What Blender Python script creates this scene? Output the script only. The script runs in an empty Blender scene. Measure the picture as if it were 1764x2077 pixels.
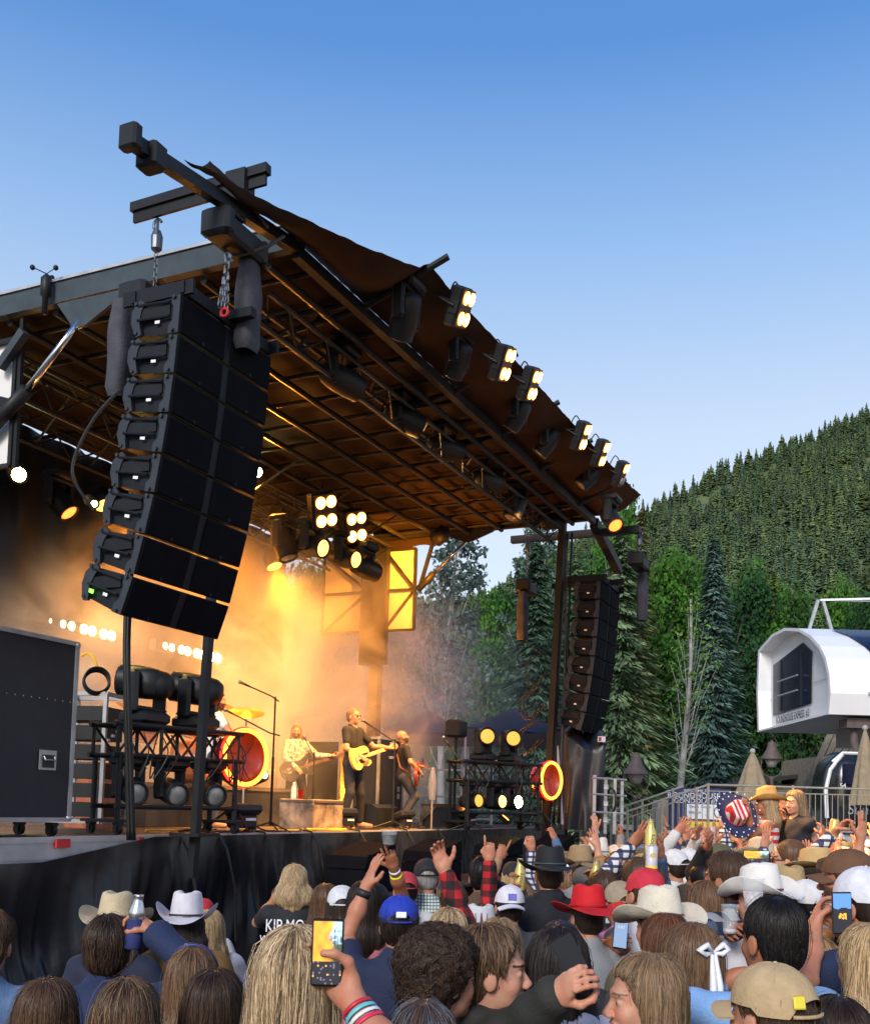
import bpy, math, random
import numpy as np
from mathutils import Vector, Matrix, Euler
R = math.radians
# ---------------------------------------------------------------- camera
HC = 2.15                     # the photographer holds the camera above the heads in front
FPX, PU, PV = 2150.0, 882.0, 1484.0
PITCH, ROLL = R(4.0), R(1.6)
fw = Vector((0, math.cos(PITCH), math.sin(PITCH)))
r0 = Vector((1, 0, 0)); u0 = r0.cross(fw)
rt = (r0*math.cos(ROLL) + u0*math.sin(ROLL)).normalized(); up = rt.cross(fw).normalized()
scene = bpy.context.scene
cam_data = bpy.data.cameras.new("camera"); cam = bpy.data.objects.new("camera", cam_data)
scene.collection.objects.link(cam); scene.camera = cam
cam.matrix_world = Matrix.Translation((0, 0, HC)) @ Matrix((rt, up, -fw)).transposed().to_4x4()
cam_data.sensor_fit = 'HORIZONTAL'; cam_data.sensor_width = 36.0
cam_data.lens = FPX/1764*36; cam_data.shift_y = (PV-1038)/1764
cam_data.clip_start = 0.1; cam_data.clip_end = 6000
# ---------------------------------------------------------------- sky, sun, exposure
SUN_EL, SUN_AZ = R(12.0), R(200.0)
world = bpy.data.worlds.new("World"); scene.world = world; world.use_nodes = True
nt = world.node_tree; nt.nodes.clear()
sky = nt.nodes.new('ShaderNodeTexSky'); sky.sky_type = 'NISHITA'; sky.sun_disc = False
sky.sun_elevation = SUN_EL; sky.sun_rotation = SUN_AZ
sky.air_density = 1.0; sky.dust_density = 1.5; sky.ozone_density = 4.0
bg = nt.nodes.new('ShaderNodeBackground'); bg.inputs['Strength'].default_value = 0.13
wo = nt.nodes.new('ShaderNodeOutputWorld')
# the dusk gradient of the evening sky: pale above the hill, deep blue overhead, blended with the physical sky
tcw = nt.nodes.new('ShaderNodeTexCoord'); sep = nt.nodes.new('ShaderNodeSeparateXYZ'); rmp = nt.nodes.new('ShaderNodeValToRGB')
mulw = nt.nodes.new('ShaderNodeVectorMath'); mulw.operation = 'MULTIPLY'; mixw = nt.nodes.new('ShaderNodeMix'); mixw.data_type = 'RGBA'
def srgb(c): return tuple(((k/255+.055)/1.055)**2.4 if k > 10 else k/255/12.92 for k in c)+(1,)
stops = [(0.0, (244, 240, 236)), (.15, (240, 243, 250)), (.24, (231, 240, 252)), (.335, (216, 230, 248)), (.47, (162, 199, 243)), (.60, (94, 150, 221)), (.8, (64, 118, 198)), (1.0, (52, 100, 180))]
els = rmp.color_ramp.elements
while len(els) < len(stops): els.new(.5)
for e_, (p_, c_) in zip(els, stops): e_.position = p_
for e_, (p_, c_) in zip(els, stops): e_.position = p_; e_.color = srgb(c_)
mulw.inputs[1].default_value = (3.3, 3.3, 3.3)
nt.links.new(tcw.outputs['Generated'], sep.inputs[0]); nt.links.new(sep.outputs[2], rmp.inputs[0]); nt.links.new(rmp.outputs[0], mulw.inputs[0])
mixw.inputs[0].default_value = .82; nt.links.new(sky.outputs[0], mixw.inputs[6]); nt.links.new(mulw.outputs[0], mixw.inputs[7]); nt.links.new(mixw.outputs[2], bg.inputs[0]); nt.links.new(bg.outputs[0], wo.inputs[0])
sl = bpy.data.lights.new("sun", 'SUN'); sl.energy = 1.5; sl.angle = R(20); sl.color = (1.0, .95, .88)
so = bpy.data.objects.new("sun", sl); scene.collection.objects.link(so)
sd = Vector((math.sin(SUN_AZ)*math.cos(SUN_EL), math.cos(SUN_AZ)*math.cos(SUN_EL), math.sin(R(34))))
so.rotation_euler = sd.to_track_quat('Z', 'Y').to_euler()
scene.view_settings.view_transform = 'Standard'; scene.view_settings.look = 'None'
scene.view_settings.exposure = 1.2; scene.view_settings.gamma = 1.0
cy = scene.cycles
cy.use_denoising = True; cy.max_bounces = 5; cy.diffuse_bounces = 2; cy.glossy_bounces = 2
cy.transmission_bounces = 5; cy.volume_bounces = 1; cy.transparent_max_bounces = 10
cy.volume_step_rate = 3.0; cy.volume_max_steps = 96; cy.sample_clamp_indirect = 4.0
cy.use_light_tree = True; cy.caustics_reflective = False; cy.caustics_refractive = False
# ---------------------------------------------------------------- frames
def ray(x, y):
    return fw*FPX + rt*(x-PU) - up*(y-PV)
CP = Vector((0, 0, HC))
def px(x, y, Y):              # the place at depth Y seen at photo position (x, y) of 1764 x 2076
    d = ray(x, y); return CP + d*(Y/d.y)
def onz(x, y, z):
    d = ray(x, y); return CP + d*((z-HC)/d.z)
DECK = 1.79
PHI = math.atan(988/2150)
SD = Vector((math.sin(PHI), math.cos(PHI), 0)); SN = Vector((math.cos(PHI), -math.sin(PHI), 0))
SO = onz(411, 1697, DECK); SO.z = 0
SROT = math.atan2(SD.y, SD.x)  # stage frame: x along the front edge, y upstage, z up
def S(s, u, z=0.0): return SO + SD*s - SN*u + Vector((0, 0, z))
def to_stage(p):
    q = p - SO; return (q.dot(SD), -q.dot(SN), p.z)
def son_u(x, y, u):           # stage coords of the pixel on the plane u = const
    d = ray(x, y); k = ((-u) - (CP-SO).dot(SN))/d.dot(SN); return Vector(to_stage(CP + d*k))
def son_s(x, y, s):
    d = ray(x, y); k = (s - (CP-SO).dot(SD))/d.dot(SD); return Vector(to_stage(CP + d*k))
def son_z(x, y, z): return Vector(to_stage(onz(x, y, z)))
def spx(x, y, Y): return Vector(to_stage(px(x, y, Y)))
# ---------------------------------------------------------------- materials
MATS = {}
def new_mat(name):
    m = bpy.data.materials.new(name); m.use_nodes = True; MATS[name] = m
    return m, m.node_tree.nodes, m.node_tree.links, m.node_tree.nodes['Principled BSDF']
def mat(name, col, rough=.6, metal=0., var=.25, scale=6., bump=.0, bscale=60., spec=.5, col2=None, stretch=None, sss=0.):
    if name in MATS: return MATS[name]
    m, N, L, b = new_mat(name)
    b.inputs['Roughness'].default_value = rough; b.inputs['Metallic'].default_value = metal
    b.inputs['Specular IOR Level'].default_value = spec
    tc = N.new('ShaderNodeTexCoord'); mp = N.new('ShaderNodeMapping'); L.new(tc.outputs['Object'], mp.inputs[0])
    if stretch: mp.inputs['Scale'].default_value = stretch
    nz = N.new('ShaderNodeTexNoise'); nz.inputs['Scale'].default_value = scale; nz.inputs['Detail'].default_value = 5
    L.new(mp.outputs[0], nz.inputs['Vector'])
    mx = N.new('ShaderNodeMix'); mx.data_type = 'RGBA'
    c2 = col2 if col2 else tuple(min(1, c*(1+var)) for c in col)
    c1 = tuple(c*(1-var) for c in col) if not col2 else col
    mx.inputs[6].default_value = (*c1, 1); mx.inputs[7].default_value = (*c2, 1)
    cr = N.new('ShaderNodeMapRange'); cr.inputs[1].default_value = .3; cr.inputs[2].default_value = .7
    L.new(nz.outputs[0], cr.inputs[0]); L.new(cr.outputs[0], mx.inputs[0]); L.new(mx.outputs[2], b.inputs['Base Color'])
    if bump:
        n2 = N.new('ShaderNodeTexNoise'); n2.inputs['Scale'].default_value = bscale; n2.inputs['Detail'].default_value = 4
        L.new(mp.outputs[0], n2.inputs['Vector'])
        bp = N.new('ShaderNodeBump'); bp.inputs['Strength'].default_value = bump; bp.inputs['Distance'].default_value = .02
        L.new(n2.outputs[0], bp.inputs['Height']); L.new(bp.outputs[0], b.inputs['Normal'])
    if sss:
        b.inputs['Subsurface Weight'].default_value = sss; b.inputs['Subsurface Scale'].default_value = .01
        b.inputs['Subsurface Radius'].default_value = (1, .3, .15)
    return m
def emis(name, col, strength, base=(.02, .02, .02)):
    if name in MATS: return MATS[name]
    m, N, L, b = new_mat(name)
    b.inputs['Base Color'].default_value = (*base, 1)
    b.inputs['Emission Color'].default_value = (*col, 1); b.inputs['Emission Strength'].default_value = strength
    return m
def cmat(name, rough=.5, spec=.4, sheen=0., emit=0.):   # colour from the mesh's own "Col" attribute
    if name in MATS: return MATS[name]
    m, N, L, b = new_mat(name)
    a = N.new('ShaderNodeAttribute'); a.attribute_name = 'Col'
    L.new(a.outputs['Color'], b.inputs['Base Color'])
    b.inputs['Roughness'].default_value = rough; b.inputs['Specular IOR Level'].default_value = spec
    if emit:
        L.new(a.outputs['Color'], b.inputs['Emission Color']); b.inputs['Emission Strength'].default_value = emit
    return m
def glassmat(name, col=(.9, .95, 1), rough=.05, alpha=.35):
    if name in MATS: return MATS[name]
    m, N, L, b = new_mat(name)
    b.inputs['Base Color'].default_value = (*col, 1); b.inputs['Roughness'].default_value = rough
    b.inputs['Alpha'].default_value = alpha
    return m
# ---------------------------------------------------------------- mesh builder
def frame(a, b):
    z = (Vector(b)-Vector(a)); l = z.length; z = z.normalized() if l > 1e-9 else Vector((0, 0, 1))
    h = Vector((0, 0, 1)) if abs(z.z) < .95 else Vector((0, 1, 0))
    x = h.cross(z).normalized(); y = z.cross(x)
    return x, y, z, l
class MB:
    def __init__(s): s.v = []; s.f = []; s.mi = []; s.cm = 0; s.col = None; s.fc = []
    def add(s, vs, fs):
        o = len(s.v); s.v.extend([tuple(p) for p in vs])
        for f in fs: s.f.append([i+o for i in f]); s.mi.append(s.cm); s.fc.append(s.col)
    def m(s, i): s.cm = i; return s
    def c(s, col): s.col = col; return s
    def box(s, c, size, rot=None, taper=1.):
        x, y, z = [k/2 for k in size]
        vs = [Vector((sx*x*(taper if sz > 0 else 1), sy*y*(taper if sz > 0 else 1), sz*z)) for sz in (-1, 1) for sy in (-1, 1) for sx in (-1, 1)]
        if rot is not None:
            if not isinstance(rot, Matrix): rot = Euler(rot).to_matrix()
            vs = [rot @ v for v in vs]
        c = Vector(c); vs = [v+c for v in vs]
        s.add(vs, [(0, 2, 3, 1), (4, 5, 7, 6), (0, 1, 5, 4), (2, 6, 7, 3), (0, 4, 6, 2), (1, 3, 7, 5)]); return s
    def bbox(s, c, size, b=.01, rot=None):       # bevelled box
        x, y, z = [k/2 for k in size]; b = min(b, x*.9, y*.9, z*.9); pts = []
        for (zz, k) in ((-z, 1), (-z+b, 0), (z-b, 0), (z, 1)):
            xx, yy = x-b*k, y-b*k
            pts += [Vector(p) for p in ((xx-b, -yy, zz), (xx, -yy+b, zz), (xx, yy-b, zz), (xx-b, yy, zz), (-xx+b, yy, zz), (-xx, yy-b, zz), (-xx, -yy+b, zz), (-xx+b, -yy, zz))]
        if rot is not None:
            if not isinstance(rot, Matrix): rot = Euler(rot).to_matrix()
            pts = [rot @ v for v in pts]
        c = Vector(c); pts = [p+c for p in pts]
        fs = [tuple(range(7, -1, -1)), tuple(range(24, 32))]
        for r in range(3):
            for i in range(8): j = (i+1) % 8; fs.append((r*8+i, r*8+j, r*8+8+j, r*8+8+i))
        s.add(pts, fs); return s
    def beam(s, a, b, w, h=None):
        h = h or w; x, y, z, l = frame(a, b); m = Matrix((x, y, z)).transposed()
        s.box((Vector(a)+Vector(b))/2, (w, h, l), m); return s
    def tube(s, pts, r, n=8, caps=True, closed=False):
        pts = [Vector(p) for p in pts]; k = len(pts); rs = r if isinstance(r, (list, tuple)) else [r]*k
        vs = []; px_ = None
        for i, p in enumerate(pts):
            if closed: t = pts[(i+1) % k]-pts[i-1]
            else: t = pts[min(i+1, k-1)]-pts[max(i-1, 0)]
            t = t.normalized() if t.length > 1e-9 else Vector((0, 0, 1))
            if px_ is None: h = Vector((0, 0, 1)) if abs(t.z) < .9 else Vector((1, 0, 0)); x = h.cross(t).normalized()
            else: x = (px_ - t*px_.dot(t)); x = x.normalized() if x.length > 1e-6 else px_
            px_ = x; y = t.cross(x)
            for j in range(n):
                a = 2*math.pi*j/n; vs.append(p + (x*math.cos(a)+y*math.sin(a))*rs[i])
        fs = []
        for i in range(k if closed else k-1):
            i2 = (i+1) % k
            for j in range(n): j2 = (j+1) % n; fs.append((i*n+j, i*n+j2, i2*n+j2, i2*n+j))
        if caps and not closed: fs += [tuple(range(n-1, -1, -1)), tuple(range((k-1)*n, k*n))]
        s.add(vs, fs); return s
    def ring(s, c, axis, rad, r, n=24, m=6, ell=1.):
        x, y, z, l = frame((0, 0, 0), axis); c = Vector(c)
        s.tube([c + x*math.cos(2*math.pi*i/n)*rad + y*math.sin(2*math.pi*i/n)*rad*ell for i in range(n)], r, m, closed=True); return s
    def lathe(s, prof, c=(0, 0, 0), axis=(0, 0, 1), n=16, caps=True):   # prof = [(radius, height)]
        x, y, z, l = frame((0, 0, 0), axis); c = Vector(c); vs = []
        for (r, h) in prof:
            for j in range(n): a = 2*math.pi*j/n; vs.append(c + x*math.cos(a)*r + y*math.sin(a)*r + z*h)
        fs = []; k = len(prof)
        for i in range(k-1):
            for j in range(n): j2 = (j+1) % n; fs.append((i*n+j, i*n+j2, (i+1)*n+j2, (i+1)*n+j))
        if caps: fs += [tuple(range(n-1, -1, -1)), tuple(range((k-1)*n, k*n))]
        s.add(vs, fs); return s
    def ball(s, c, r, n=12, m=8, rot=None):
        r = r if isinstance(r, (tuple, list)) else (r, r, r); c = Vector(c); vs = []
        for i in range(m+1):
            t = math.pi*i/m
            for j in range(n):
                a = 2*math.pi*j/n; p = Vector((r[0]*math.sin(t)*math.cos(a), r[1]*math.sin(t)*math.sin(a), -r[2]*math.cos(t)))
                if rot is not None: p = rot @ p
                vs.append(c+p)
        fs = [(i*n+j, i*n+(j+1) % n, (i+1)*n+(j+1) % n, (i+1)*n+j) for i in range(m) for j in range(n)]
        s.add(vs, fs); return s
    def prism(s, outline, a, b, axis=1):      # outline in the two other axes, extruded a..b along axis
        def P(p, t):
            q = list(p); q.insert(axis, t); return Vector(q)
        n = len(outline); vs = [P(p, a) for p in outline]+[P(p, b) for p in outline]
        fs = [tuple(range(n)), tuple(range(2*n-1, n-1, -1))]+[(i, i+n, (i+1) % n+n, (i+1) % n) for i in range(n)]
        s.add(vs, fs); return s
    def quad(s, a, b, c, d): s.add([a, b, c, d], [(0, 1, 2, 3)]); return s
    def grid(s, fn, nu, nv, closed=False):
        vs = [fn(i/(nu-1) if not closed else i/nu, j/(nv-1)) for j in range(nv) for i in range(nu)]
        fs = []
        for j in range(nv-1):
            for i in range(nu if closed else nu-1): i2 = (i+1) % nu; fs.append((j*nu+i, j*nu+i2, (j+1)*nu+i2, (j+1)*nu+i))
        s.add(vs, fs); return s
    def build(s, name, mats, parent=None, smooth=False, tf=None):
        me = bpy.data.meshes.new(name)
        v = s.v
        if tf is not None: v = [tuple(tf @ Vector(p)) for p in v]
        me.from_pydata(v, [], s.f)
        if not isinstance(mats, (list, tuple)): mats = [mats]
        for m in mats: me.materials.append(m)
        if len(mats) > 1: me.polygons.foreach_set('material_index', s.mi)
        if any(c is not None for c in s.fc):
            at = me.color_attributes.new('Col', 'FLOAT_COLOR', 'CORNER'); arr = []
            for f, c in zip(s.f, s.fc):
                c = c or (.5, .5, .5)
                for _ in f: arr += [c[0], c[1], c[2], 1.]
            at.data.foreach_set('color', arr)
        if smooth: me.polygons.foreach_set('use_smooth', [True]*len(me.polygons))
        me.update()
        return link(name, me, parent)
def link(name, me, parent=None):
    o = bpy.data.objects.new(name, me); scene.collection.objects.link(o)
    if parent is not None: o.parent = parent
    return o
def np_mesh(name, v, f, mats, parent=None, smooth=True, mi=None, col=None):
    me = bpy.data.meshes.new(name); nv, nf = len(v), len(f); k = f.shape[1]
    me.vertices.add(nv); me.vertices.foreach_set('co', np.asarray(v, np.float32).ravel())
    me.loops.add(nf*k); me.loops.foreach_set('vertex_index', np.asarray(f, np.int32).ravel())
    me.polygons.add(nf); me.polygons.foreach_set('loop_start', np.arange(0, nf*k, k, dtype=np.int32))
    me.polygons.foreach_set('loop_total', np.full(nf, k, np.int32))
    for m in (mats if isinstance(mats, (list, tuple)) else [mats]): me.materials.append(m)
    if mi is not None: me.polygons.foreach_set('material_index', np.asarray(mi, np.int32))
    if smooth: me.polygons.foreach_set('use_smooth', np.ones(nf, bool))
    me.update(calc_edges=True)
    if col is not None:
        at = me.color_attributes.new('Col', 'FLOAT_COLOR', 'POINT'); at.data.foreach_set('color', np.asarray(col, np.float32).ravel())
    return link(name, me, parent)
def tag(o, label=None, cat=None, group=None, kind=None):
    if label: o['label'] = label
    if cat: o['category'] = cat
    if group: o['group'] = group
    if kind: o['kind'] = kind
    return o
def thing(name, label, cat, loc=(0, 0, 0), rz=0., group=None, scale=1.):
    o = bpy.data.objects.new(name, None); scene.collection.objects.link(o)
    o.empty_display_size = .2; o.location = loc; o.rotation_euler = (0, 0, rz); o.scale = (scale,)*3
    return tag(o, label, cat, group)
def sthing(name, label, cat, s, u, z, rot=0., group=None):   # placed in the stage frame
    return thing(name, label, cat, S(s, u, z), SROT+rot, group)
def kids_map():
    kids = {}
    for o in scene.objects:
        if o.parent is not None: kids.setdefault(o.parent.name, []).append(o)
    return kids
def dup(root, loc=None, rz=None, label=None, group=None, scale=None, rot=None, kids=None):
    kids = kids if kids is not None else kids_map()
    def cp(o, par):
        c = o.copy(); scene.collection.objects.link(c)
        if par is not None: c.parent = par
        for ch in kids.get(o.name, []): cp(ch, c)
        return c
    r = cp(root, None)
    if loc is not None: r.location = loc
    if rz is not None: r.rotation_euler = (0, 0, rz)
    if rot is not None: r.rotation_euler = rot
    if label: r['label'] = label
    if group: r['group'] = group
    if scale: r.scale = scale if isinstance(scale, (tuple, list)) else (scale,)*3
    return r
TEXTS = []
def text(body, size, m, parent=None, loc=(0, 0, 0), rot=(0, 0, 0), name='lettering', extrude=.002, align='CENTER', sx=1., shear=0.):
    c = bpy.data.curves.new(name, 'FONT'); c.body = body; c.size = size; c.extrude = extrude; c.align_x = align; c.align_y = 'CENTER'; c.shear = shear
    t = bpy.data.objects.new(name, c); c.materials.append(m); scene.collection.objects.link(t)
    t.location = loc; t.rotation_euler = rot; t.scale = (sx, 1, 1)
    if parent is not None: t.parent = parent
    TEXTS.append(t); return t
# ================================================================ the setting
from mathutils import noise as MN
rng = random.Random(11); NR = np.random.RandomState(5)
m_ground = mat('paving', (.11, .105, .10), .9, var=.3, scale=.8, bump=.4, bscale=30)
g = MB(); g.quad((-400, -60, 0), (900, -60, 0), (900, 130, 0), (-400, 130, 0)); o = g.build('ground', m_ground); tag(o, kind='structure')
def sky_col(x): return (x-PU)/FPX
RIDGE = [(300, 1450), (600, 1360), (850, 1265), (1000, 1222), (1150, 1128), (1250, 1082), (1320, 1052), (1400, 1000), (1500, 958), (1600, 912), (1700, 872), (1764, 850), (2000, 760), (2600, 620)]
def ridge(c):
    x = PU + c*FPX
    for (a, b) in zip(RIDGE, RIDGE[1:]):
        if x <= b[0] or b is RIDGE[-1]:
            t = (x-a[0])/(b[0]-a[0]); v = a[1]+(b[1]-a[1])*max(t, 0); break
    Yr = 430 + max(0, min(1, (x-1100)/700))*270
    return Yr, px(x, v, Yr).z
def hill_z(X, Y):
    c = X/Y; Yr, zr = ridge(c); t = (Y-115)/(Yr-115)
    if t <= 0: return -.2
    if t <= 1: z = zr*(t**1.12)
    else: z = zr*(1-(t-1)*.8)
    return z + (MN.noise(Vector((X*.02, Y*.02, 0)))*7*min(1, t*3))*(1 if t < .93 else .2)
m_hill = mat('hillside', (.05, .085, .025), .95, scale=.06, col2=(.14, .16, .055), bump=.5, bscale=.8)
g = MB()
nc, ny = 110, 60
def hp(i, j):
    c = -.35+i*1.25; Yr, _ = ridge(c); Y = 115+(Yr*1.25-115)*j; X = c*Y
    return (X, Y, hill_z(X, Y))
g.grid(hp, nc, ny); tag(g.build('hillside', m_hill, smooth=True), kind='structure')
# ---------------------------------------------------------------- trees
m_fol = cmat('foliage', .85, .1); m_bark = mat('spruce bark', (.07, .055, .045), .95, var=.4, bump=.6, bscale=25)
m_asp = mat('aspen bark', (.38, .37, .33), .85, scale=3, col2=(.16, .15, .13), bump=.4, bscale=20)
def cards(P, A, B, cols, name, parent):       # quads centred at P with half axes A and B
    n = len(P); v = np.empty((n, 4, 3), np.float32)
    v[:, 0] = P-A; v[:, 1] = P-B*.5+A*.1; v[:, 2] = P+A; v[:, 3] = P+B*.5+A*.1
    f = np.arange(n*4).reshape(n, 4); col = np.ones((n, 4, 4), np.float32); col[:, :, :3] = cols[:, None, :]
    return np_mesh(name, v.reshape(-1, 3), f, m_fol, parent, smooth=False, col=col.reshape(-1, 4))
def conifer(name, label, cat, h, rad, loc, dark, light, nb=150, seg=9, droop=.35, seed=0, group=None, lean=0., gaps=.0, spray=.16, bare=.04, trunkc=None, power=.85):
    r = np.random.RandomState(seed); t = thing(name, label, cat, loc, rz=r.rand()*6, group=group)
    MB().tube([(0, 0, -.3), (lean*.3, 0, h*.35), (lean, 0, h*.98)], [h*.017, h*.011, .01], 7).build('trunk', trunkc or m_bark, t, smooth=True)
    P = []; A = []; B = []; C = []
    dark = np.array(dark); light = np.array(light)
    for b in range(nb):
        k = (b+r.rand())/nb; z = h*(bare + (1-bare)*k); L = rad*((1-k)**power)*(.7+.45*r.rand())+.06*rad
        if r.rand() < gaps: L *= .4
        a = b*2.399+r.rand()*.8; ca, sa = math.cos(a), math.sin(a); tone = r.rand()
        ns = max(3, int(seg*(.35+.65*L/rad)))
        for j in range(ns):
            s = (j+.6+.3*r.rand())/ns; d = L*s; zz = z + d*.22 - droop*L*(s**1.6) + .1*L*max(0, s-.75)*3*droop
            wid = (1-s*.75)*L*.33+spray*.5
            for q in range(3 if s > .8 else 7):
                off = (r.rand()*2-1)*wid
                p = np.array([ca*d-sa*off+lean*k, sa*d+ca*off, zz-abs(off)*.25-r.rand()*.05*rad])
                dirv = np.array([ca*.8-sa*(off/wid)*.7, sa*.8+ca*(off/wid)*.7, -.25-r.rand()*.35]); l = spray*(.7+.7*r.rand())
                wv = np.array([-sa, ca, (r.rand()-.5)*1.2])*l*.24
                P.append(p); A.append(dirv*l); B.append(wv*1.5)
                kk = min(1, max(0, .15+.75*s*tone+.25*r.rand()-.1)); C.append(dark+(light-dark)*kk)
    for q in range(16):     # leader
        P.append(np.array([lean, 0, h*(.93+.08*r.rand())])); A.append(np.array([r.rand()-.5, r.rand()-.5, .7])*spray); B.append(np.array([r.rand()-.5, r.rand()-.5, 0])*spray); C.append(dark+(light-dark)*r.rand())
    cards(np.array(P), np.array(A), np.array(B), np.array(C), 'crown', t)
    return t
def broadleaf(name, label, cat, h, rad, loc, dark, light, nl=5200, seed=0, group=None, leaf=.11, trunkm=None, lean=0., slim=False, base=.25, trunk_r=.013, clumps=34):
    r = np.random.RandomState(seed); t = thing(name, label, cat, loc, rz=0, group=group); g = MB()
    lx = lean; tr = h*trunk_r
    def tp(k): return Vector((lx*k+.12*math.sin(k*5+seed), .1*math.sin(k*4+seed*2), h*k))
    g.tube([tp(k/8)-Vector((0, 0, .3 if k == 0 else 0)) for k in range(9)], [tr*(1.15-k/8*.95) for k in range(9)], 7)
    CL = []
    for i in range(clumps):
        k = base+(1-base)*((i+.5)/clumps); a = i*2.4+r.rand(); prof = max(.02, math.sin(math.pi*min(.99, (k-base)/(1-base)*.85+.16)))**.7
        d = rad*prof*(.35+.65*r.rand()); c = tp(min(1, k)) + Vector((math.cos(a)*d, math.sin(a)*d, h*.03*r.rand()))
        st = tp(max(base*.6, k-.12-.1*r.rand())); g.tube([st, (st+c)/2+Vector((0, 0, -.03*h)), c], [tr*.38*(1.1-k), tr*.25*(1.1-k), .008], 5)
        CL.append((c, rad*(.22+.22*r.rand()), r.rand()))
    g.build('trunk', trunkm or m_bark, t, smooth=True)
    n = nl; idx = r.randint(0, len(CL), n); cc = np.array([list(CL[i][0]) for i in idx]); cr = np.array([CL[i][1] for i in idx]); tn = np.array([CL[i][2] for i in idx])
    u = r.normal(size=(n, 3)); u /= np.linalg.norm(u, axis=1)[:, None]; rr = r.rand(n)**.45
    P = cc + u*(cr*rr)[:, None]*np.array([1.1, 1.1, .8])
    A = r.normal(size=(n, 3)); A /= np.linalg.norm(A, axis=1)[:, None]; B = np.cross(A, r.normal(size=(n, 3))); B /= np.linalg.norm(B, axis=1)[:, None]
    l = leaf*(.6+.8*r.rand(n)); kk = np.clip(.1+.5*tn+.45*r.rand(n), 0, 1)
    C = np.array(dark)[None]+(np.array(light)-np.array(dark))[None]*kk[:, None]
    cards(P, A*l[:, None], B*l[:, None]*1.3, C, 'crown', t)
    return t
# far conifers on the hillside
def far_tree(seed, dark, light, h=1., slim=.17):
    r = np.random.RandomState(seed); V = []; F = []; C = []; tiers = 18
    for i in range(tiers):
        k = i/tiers; z0 = .06+.9*k; rad = slim*(1-k)**.8*(.8+.4*r.rand())+.012; n = 10
        tone = r.rand(); o = len(V)
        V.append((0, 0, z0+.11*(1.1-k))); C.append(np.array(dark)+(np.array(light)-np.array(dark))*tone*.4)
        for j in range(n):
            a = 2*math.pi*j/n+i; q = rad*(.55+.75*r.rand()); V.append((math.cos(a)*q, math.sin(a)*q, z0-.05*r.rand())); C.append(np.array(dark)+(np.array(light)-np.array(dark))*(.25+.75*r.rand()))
        for j in range(n):
            if r.rand() < .9: F.append((o, o+1+j, o+1+(j+1) % n))
    return np.array(V), np.array(F), np.array([list(c)+[1] for c in C])
DK, LT = (.010, .030, .012), (.045, .105, .030)
far_meshes = []
def mk_far(i):
    cols = [((.045, .075, .038), (.14, .20, .09), .15), ((.035, .062, .038), (.10, .155, .09), .13), ((.06, .095, .04), (.19, .25, .09), .18), ((.042, .075, .038), (.14, .195, .085), .16)][i]
    v, f, c = far_tree(40+i, cols[0], cols[1], slim=cols[2]); return v, f, c
protos = []
for i in range(4):
    v, f, c = mk_far(i); t = thing('hillside_conifer', 'x', 'tree', (0, 0, 0))
    MB().tube([(0, 0, -.1), (0, 0, .9)], [.012, .003], 5).build('trunk', m_bark, t)
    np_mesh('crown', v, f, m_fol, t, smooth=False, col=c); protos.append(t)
spots = []
for k in range(6800):
    x = rng.uniform(840, 1800); c = sky_col(x); Yr, zr = ridge(c); t = rng.random()**.8; Y = 125+(Yr*1.0-125)*t
    X = c*Y
    bare = math.exp(-((x-1430)/130)**2)*math.exp(-((t-.84)/.17)**2)
    n = MN.noise(Vector((X*.012, Y*.012, 3)))
    if rng.random() < bare*1.05 or n < -.38: continue
    spots.append((x, X, Y, t))
for k in range(70):      # a comb of trees standing on the ridge
    x = rng.uniform(1180, 1790); c = sky_col(x); Yr, zr = ridge(c); Y = Yr*rng.uniform(.97, 1.0)
    if 1395 < x < 1440 and rng.random() < .5: continue
    spots.append((x, c*Y, Y, 1.))
spots.sort(key=lambda q: q[2]); near = [q for q in spots if q[0] > 1170 and q[2] > 150]
ridge_t = [q for q in spots if q[3] == 1.][:90]; rest = [q for q in near if q[3] != 1.]
indiv = ridge_t + rest[::max(1, len(rest)//195)][:195]
used = set(id(q) for q in indiv)
pk = kids_map()
for k, q in enumerate(indiv):
    x, X, Y, t = q; h = rng.uniform(6, 13)*(1.15 if t == 1. else 1.); i = rng.randrange(4); p = protos[i]
    o = dup(p, kids=pk)
    w = rng.uniform(.85, 1.25); o.location = (X, Y, hill_z(X, Y)-.3); o.scale = (h*w, h*w, h); o.rotation_euler = (0, 0, rng.uniform(0, 6))
    if t == 1.: tag(o, 'dark conifer standing on the skyline ridge of the wooded hill', 'tree', 'conifers along the ridge of the hill')
    else: tag(o, 'green conifer growing among many on the slope of the hill', 'tree', 'conifers on the hillside')
for p in protos:
    for c in pk[p.name]: bpy.data.objects.remove(c)
    bpy.data.objects.remove(p)
# the remaining forest as one mass
VV = []; FF = []; CC = []; off = 0; fm = [mk_far(i) for i in range(4)]
for q in spots:
    if id(q) in used: continue
    x, X, Y, t = q; h = rng.uniform(4, 12); v, f, c = fm[rng.randrange(4)]; a = rng.uniform(0, 6); w = rng.uniform(.8, 1.3)
    ca, sa = math.cos(a), math.sin(a); vv = np.stack([(v[:, 0]*ca-v[:, 1]*sa)*h*w+X, (v[:, 0]*sa+v[:, 1]*ca)*h*w+Y, v[:, 2]*h+hill_z(X, Y)-.3], 1)
    VV.append(vv); FF.append(f+off); cc = c.copy(); cc[:, :3] *= rng.uniform(.7, 1.25); CC.append(cc); off += len(v)
o = np_mesh('forest', np.concatenate(VV), np.concatenate(FF), m_fol, None, smooth=False, col=np.concatenate(CC)); tag(o, 'dense conifer forest covering the hillside', 'forest', kind='stuff')
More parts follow.
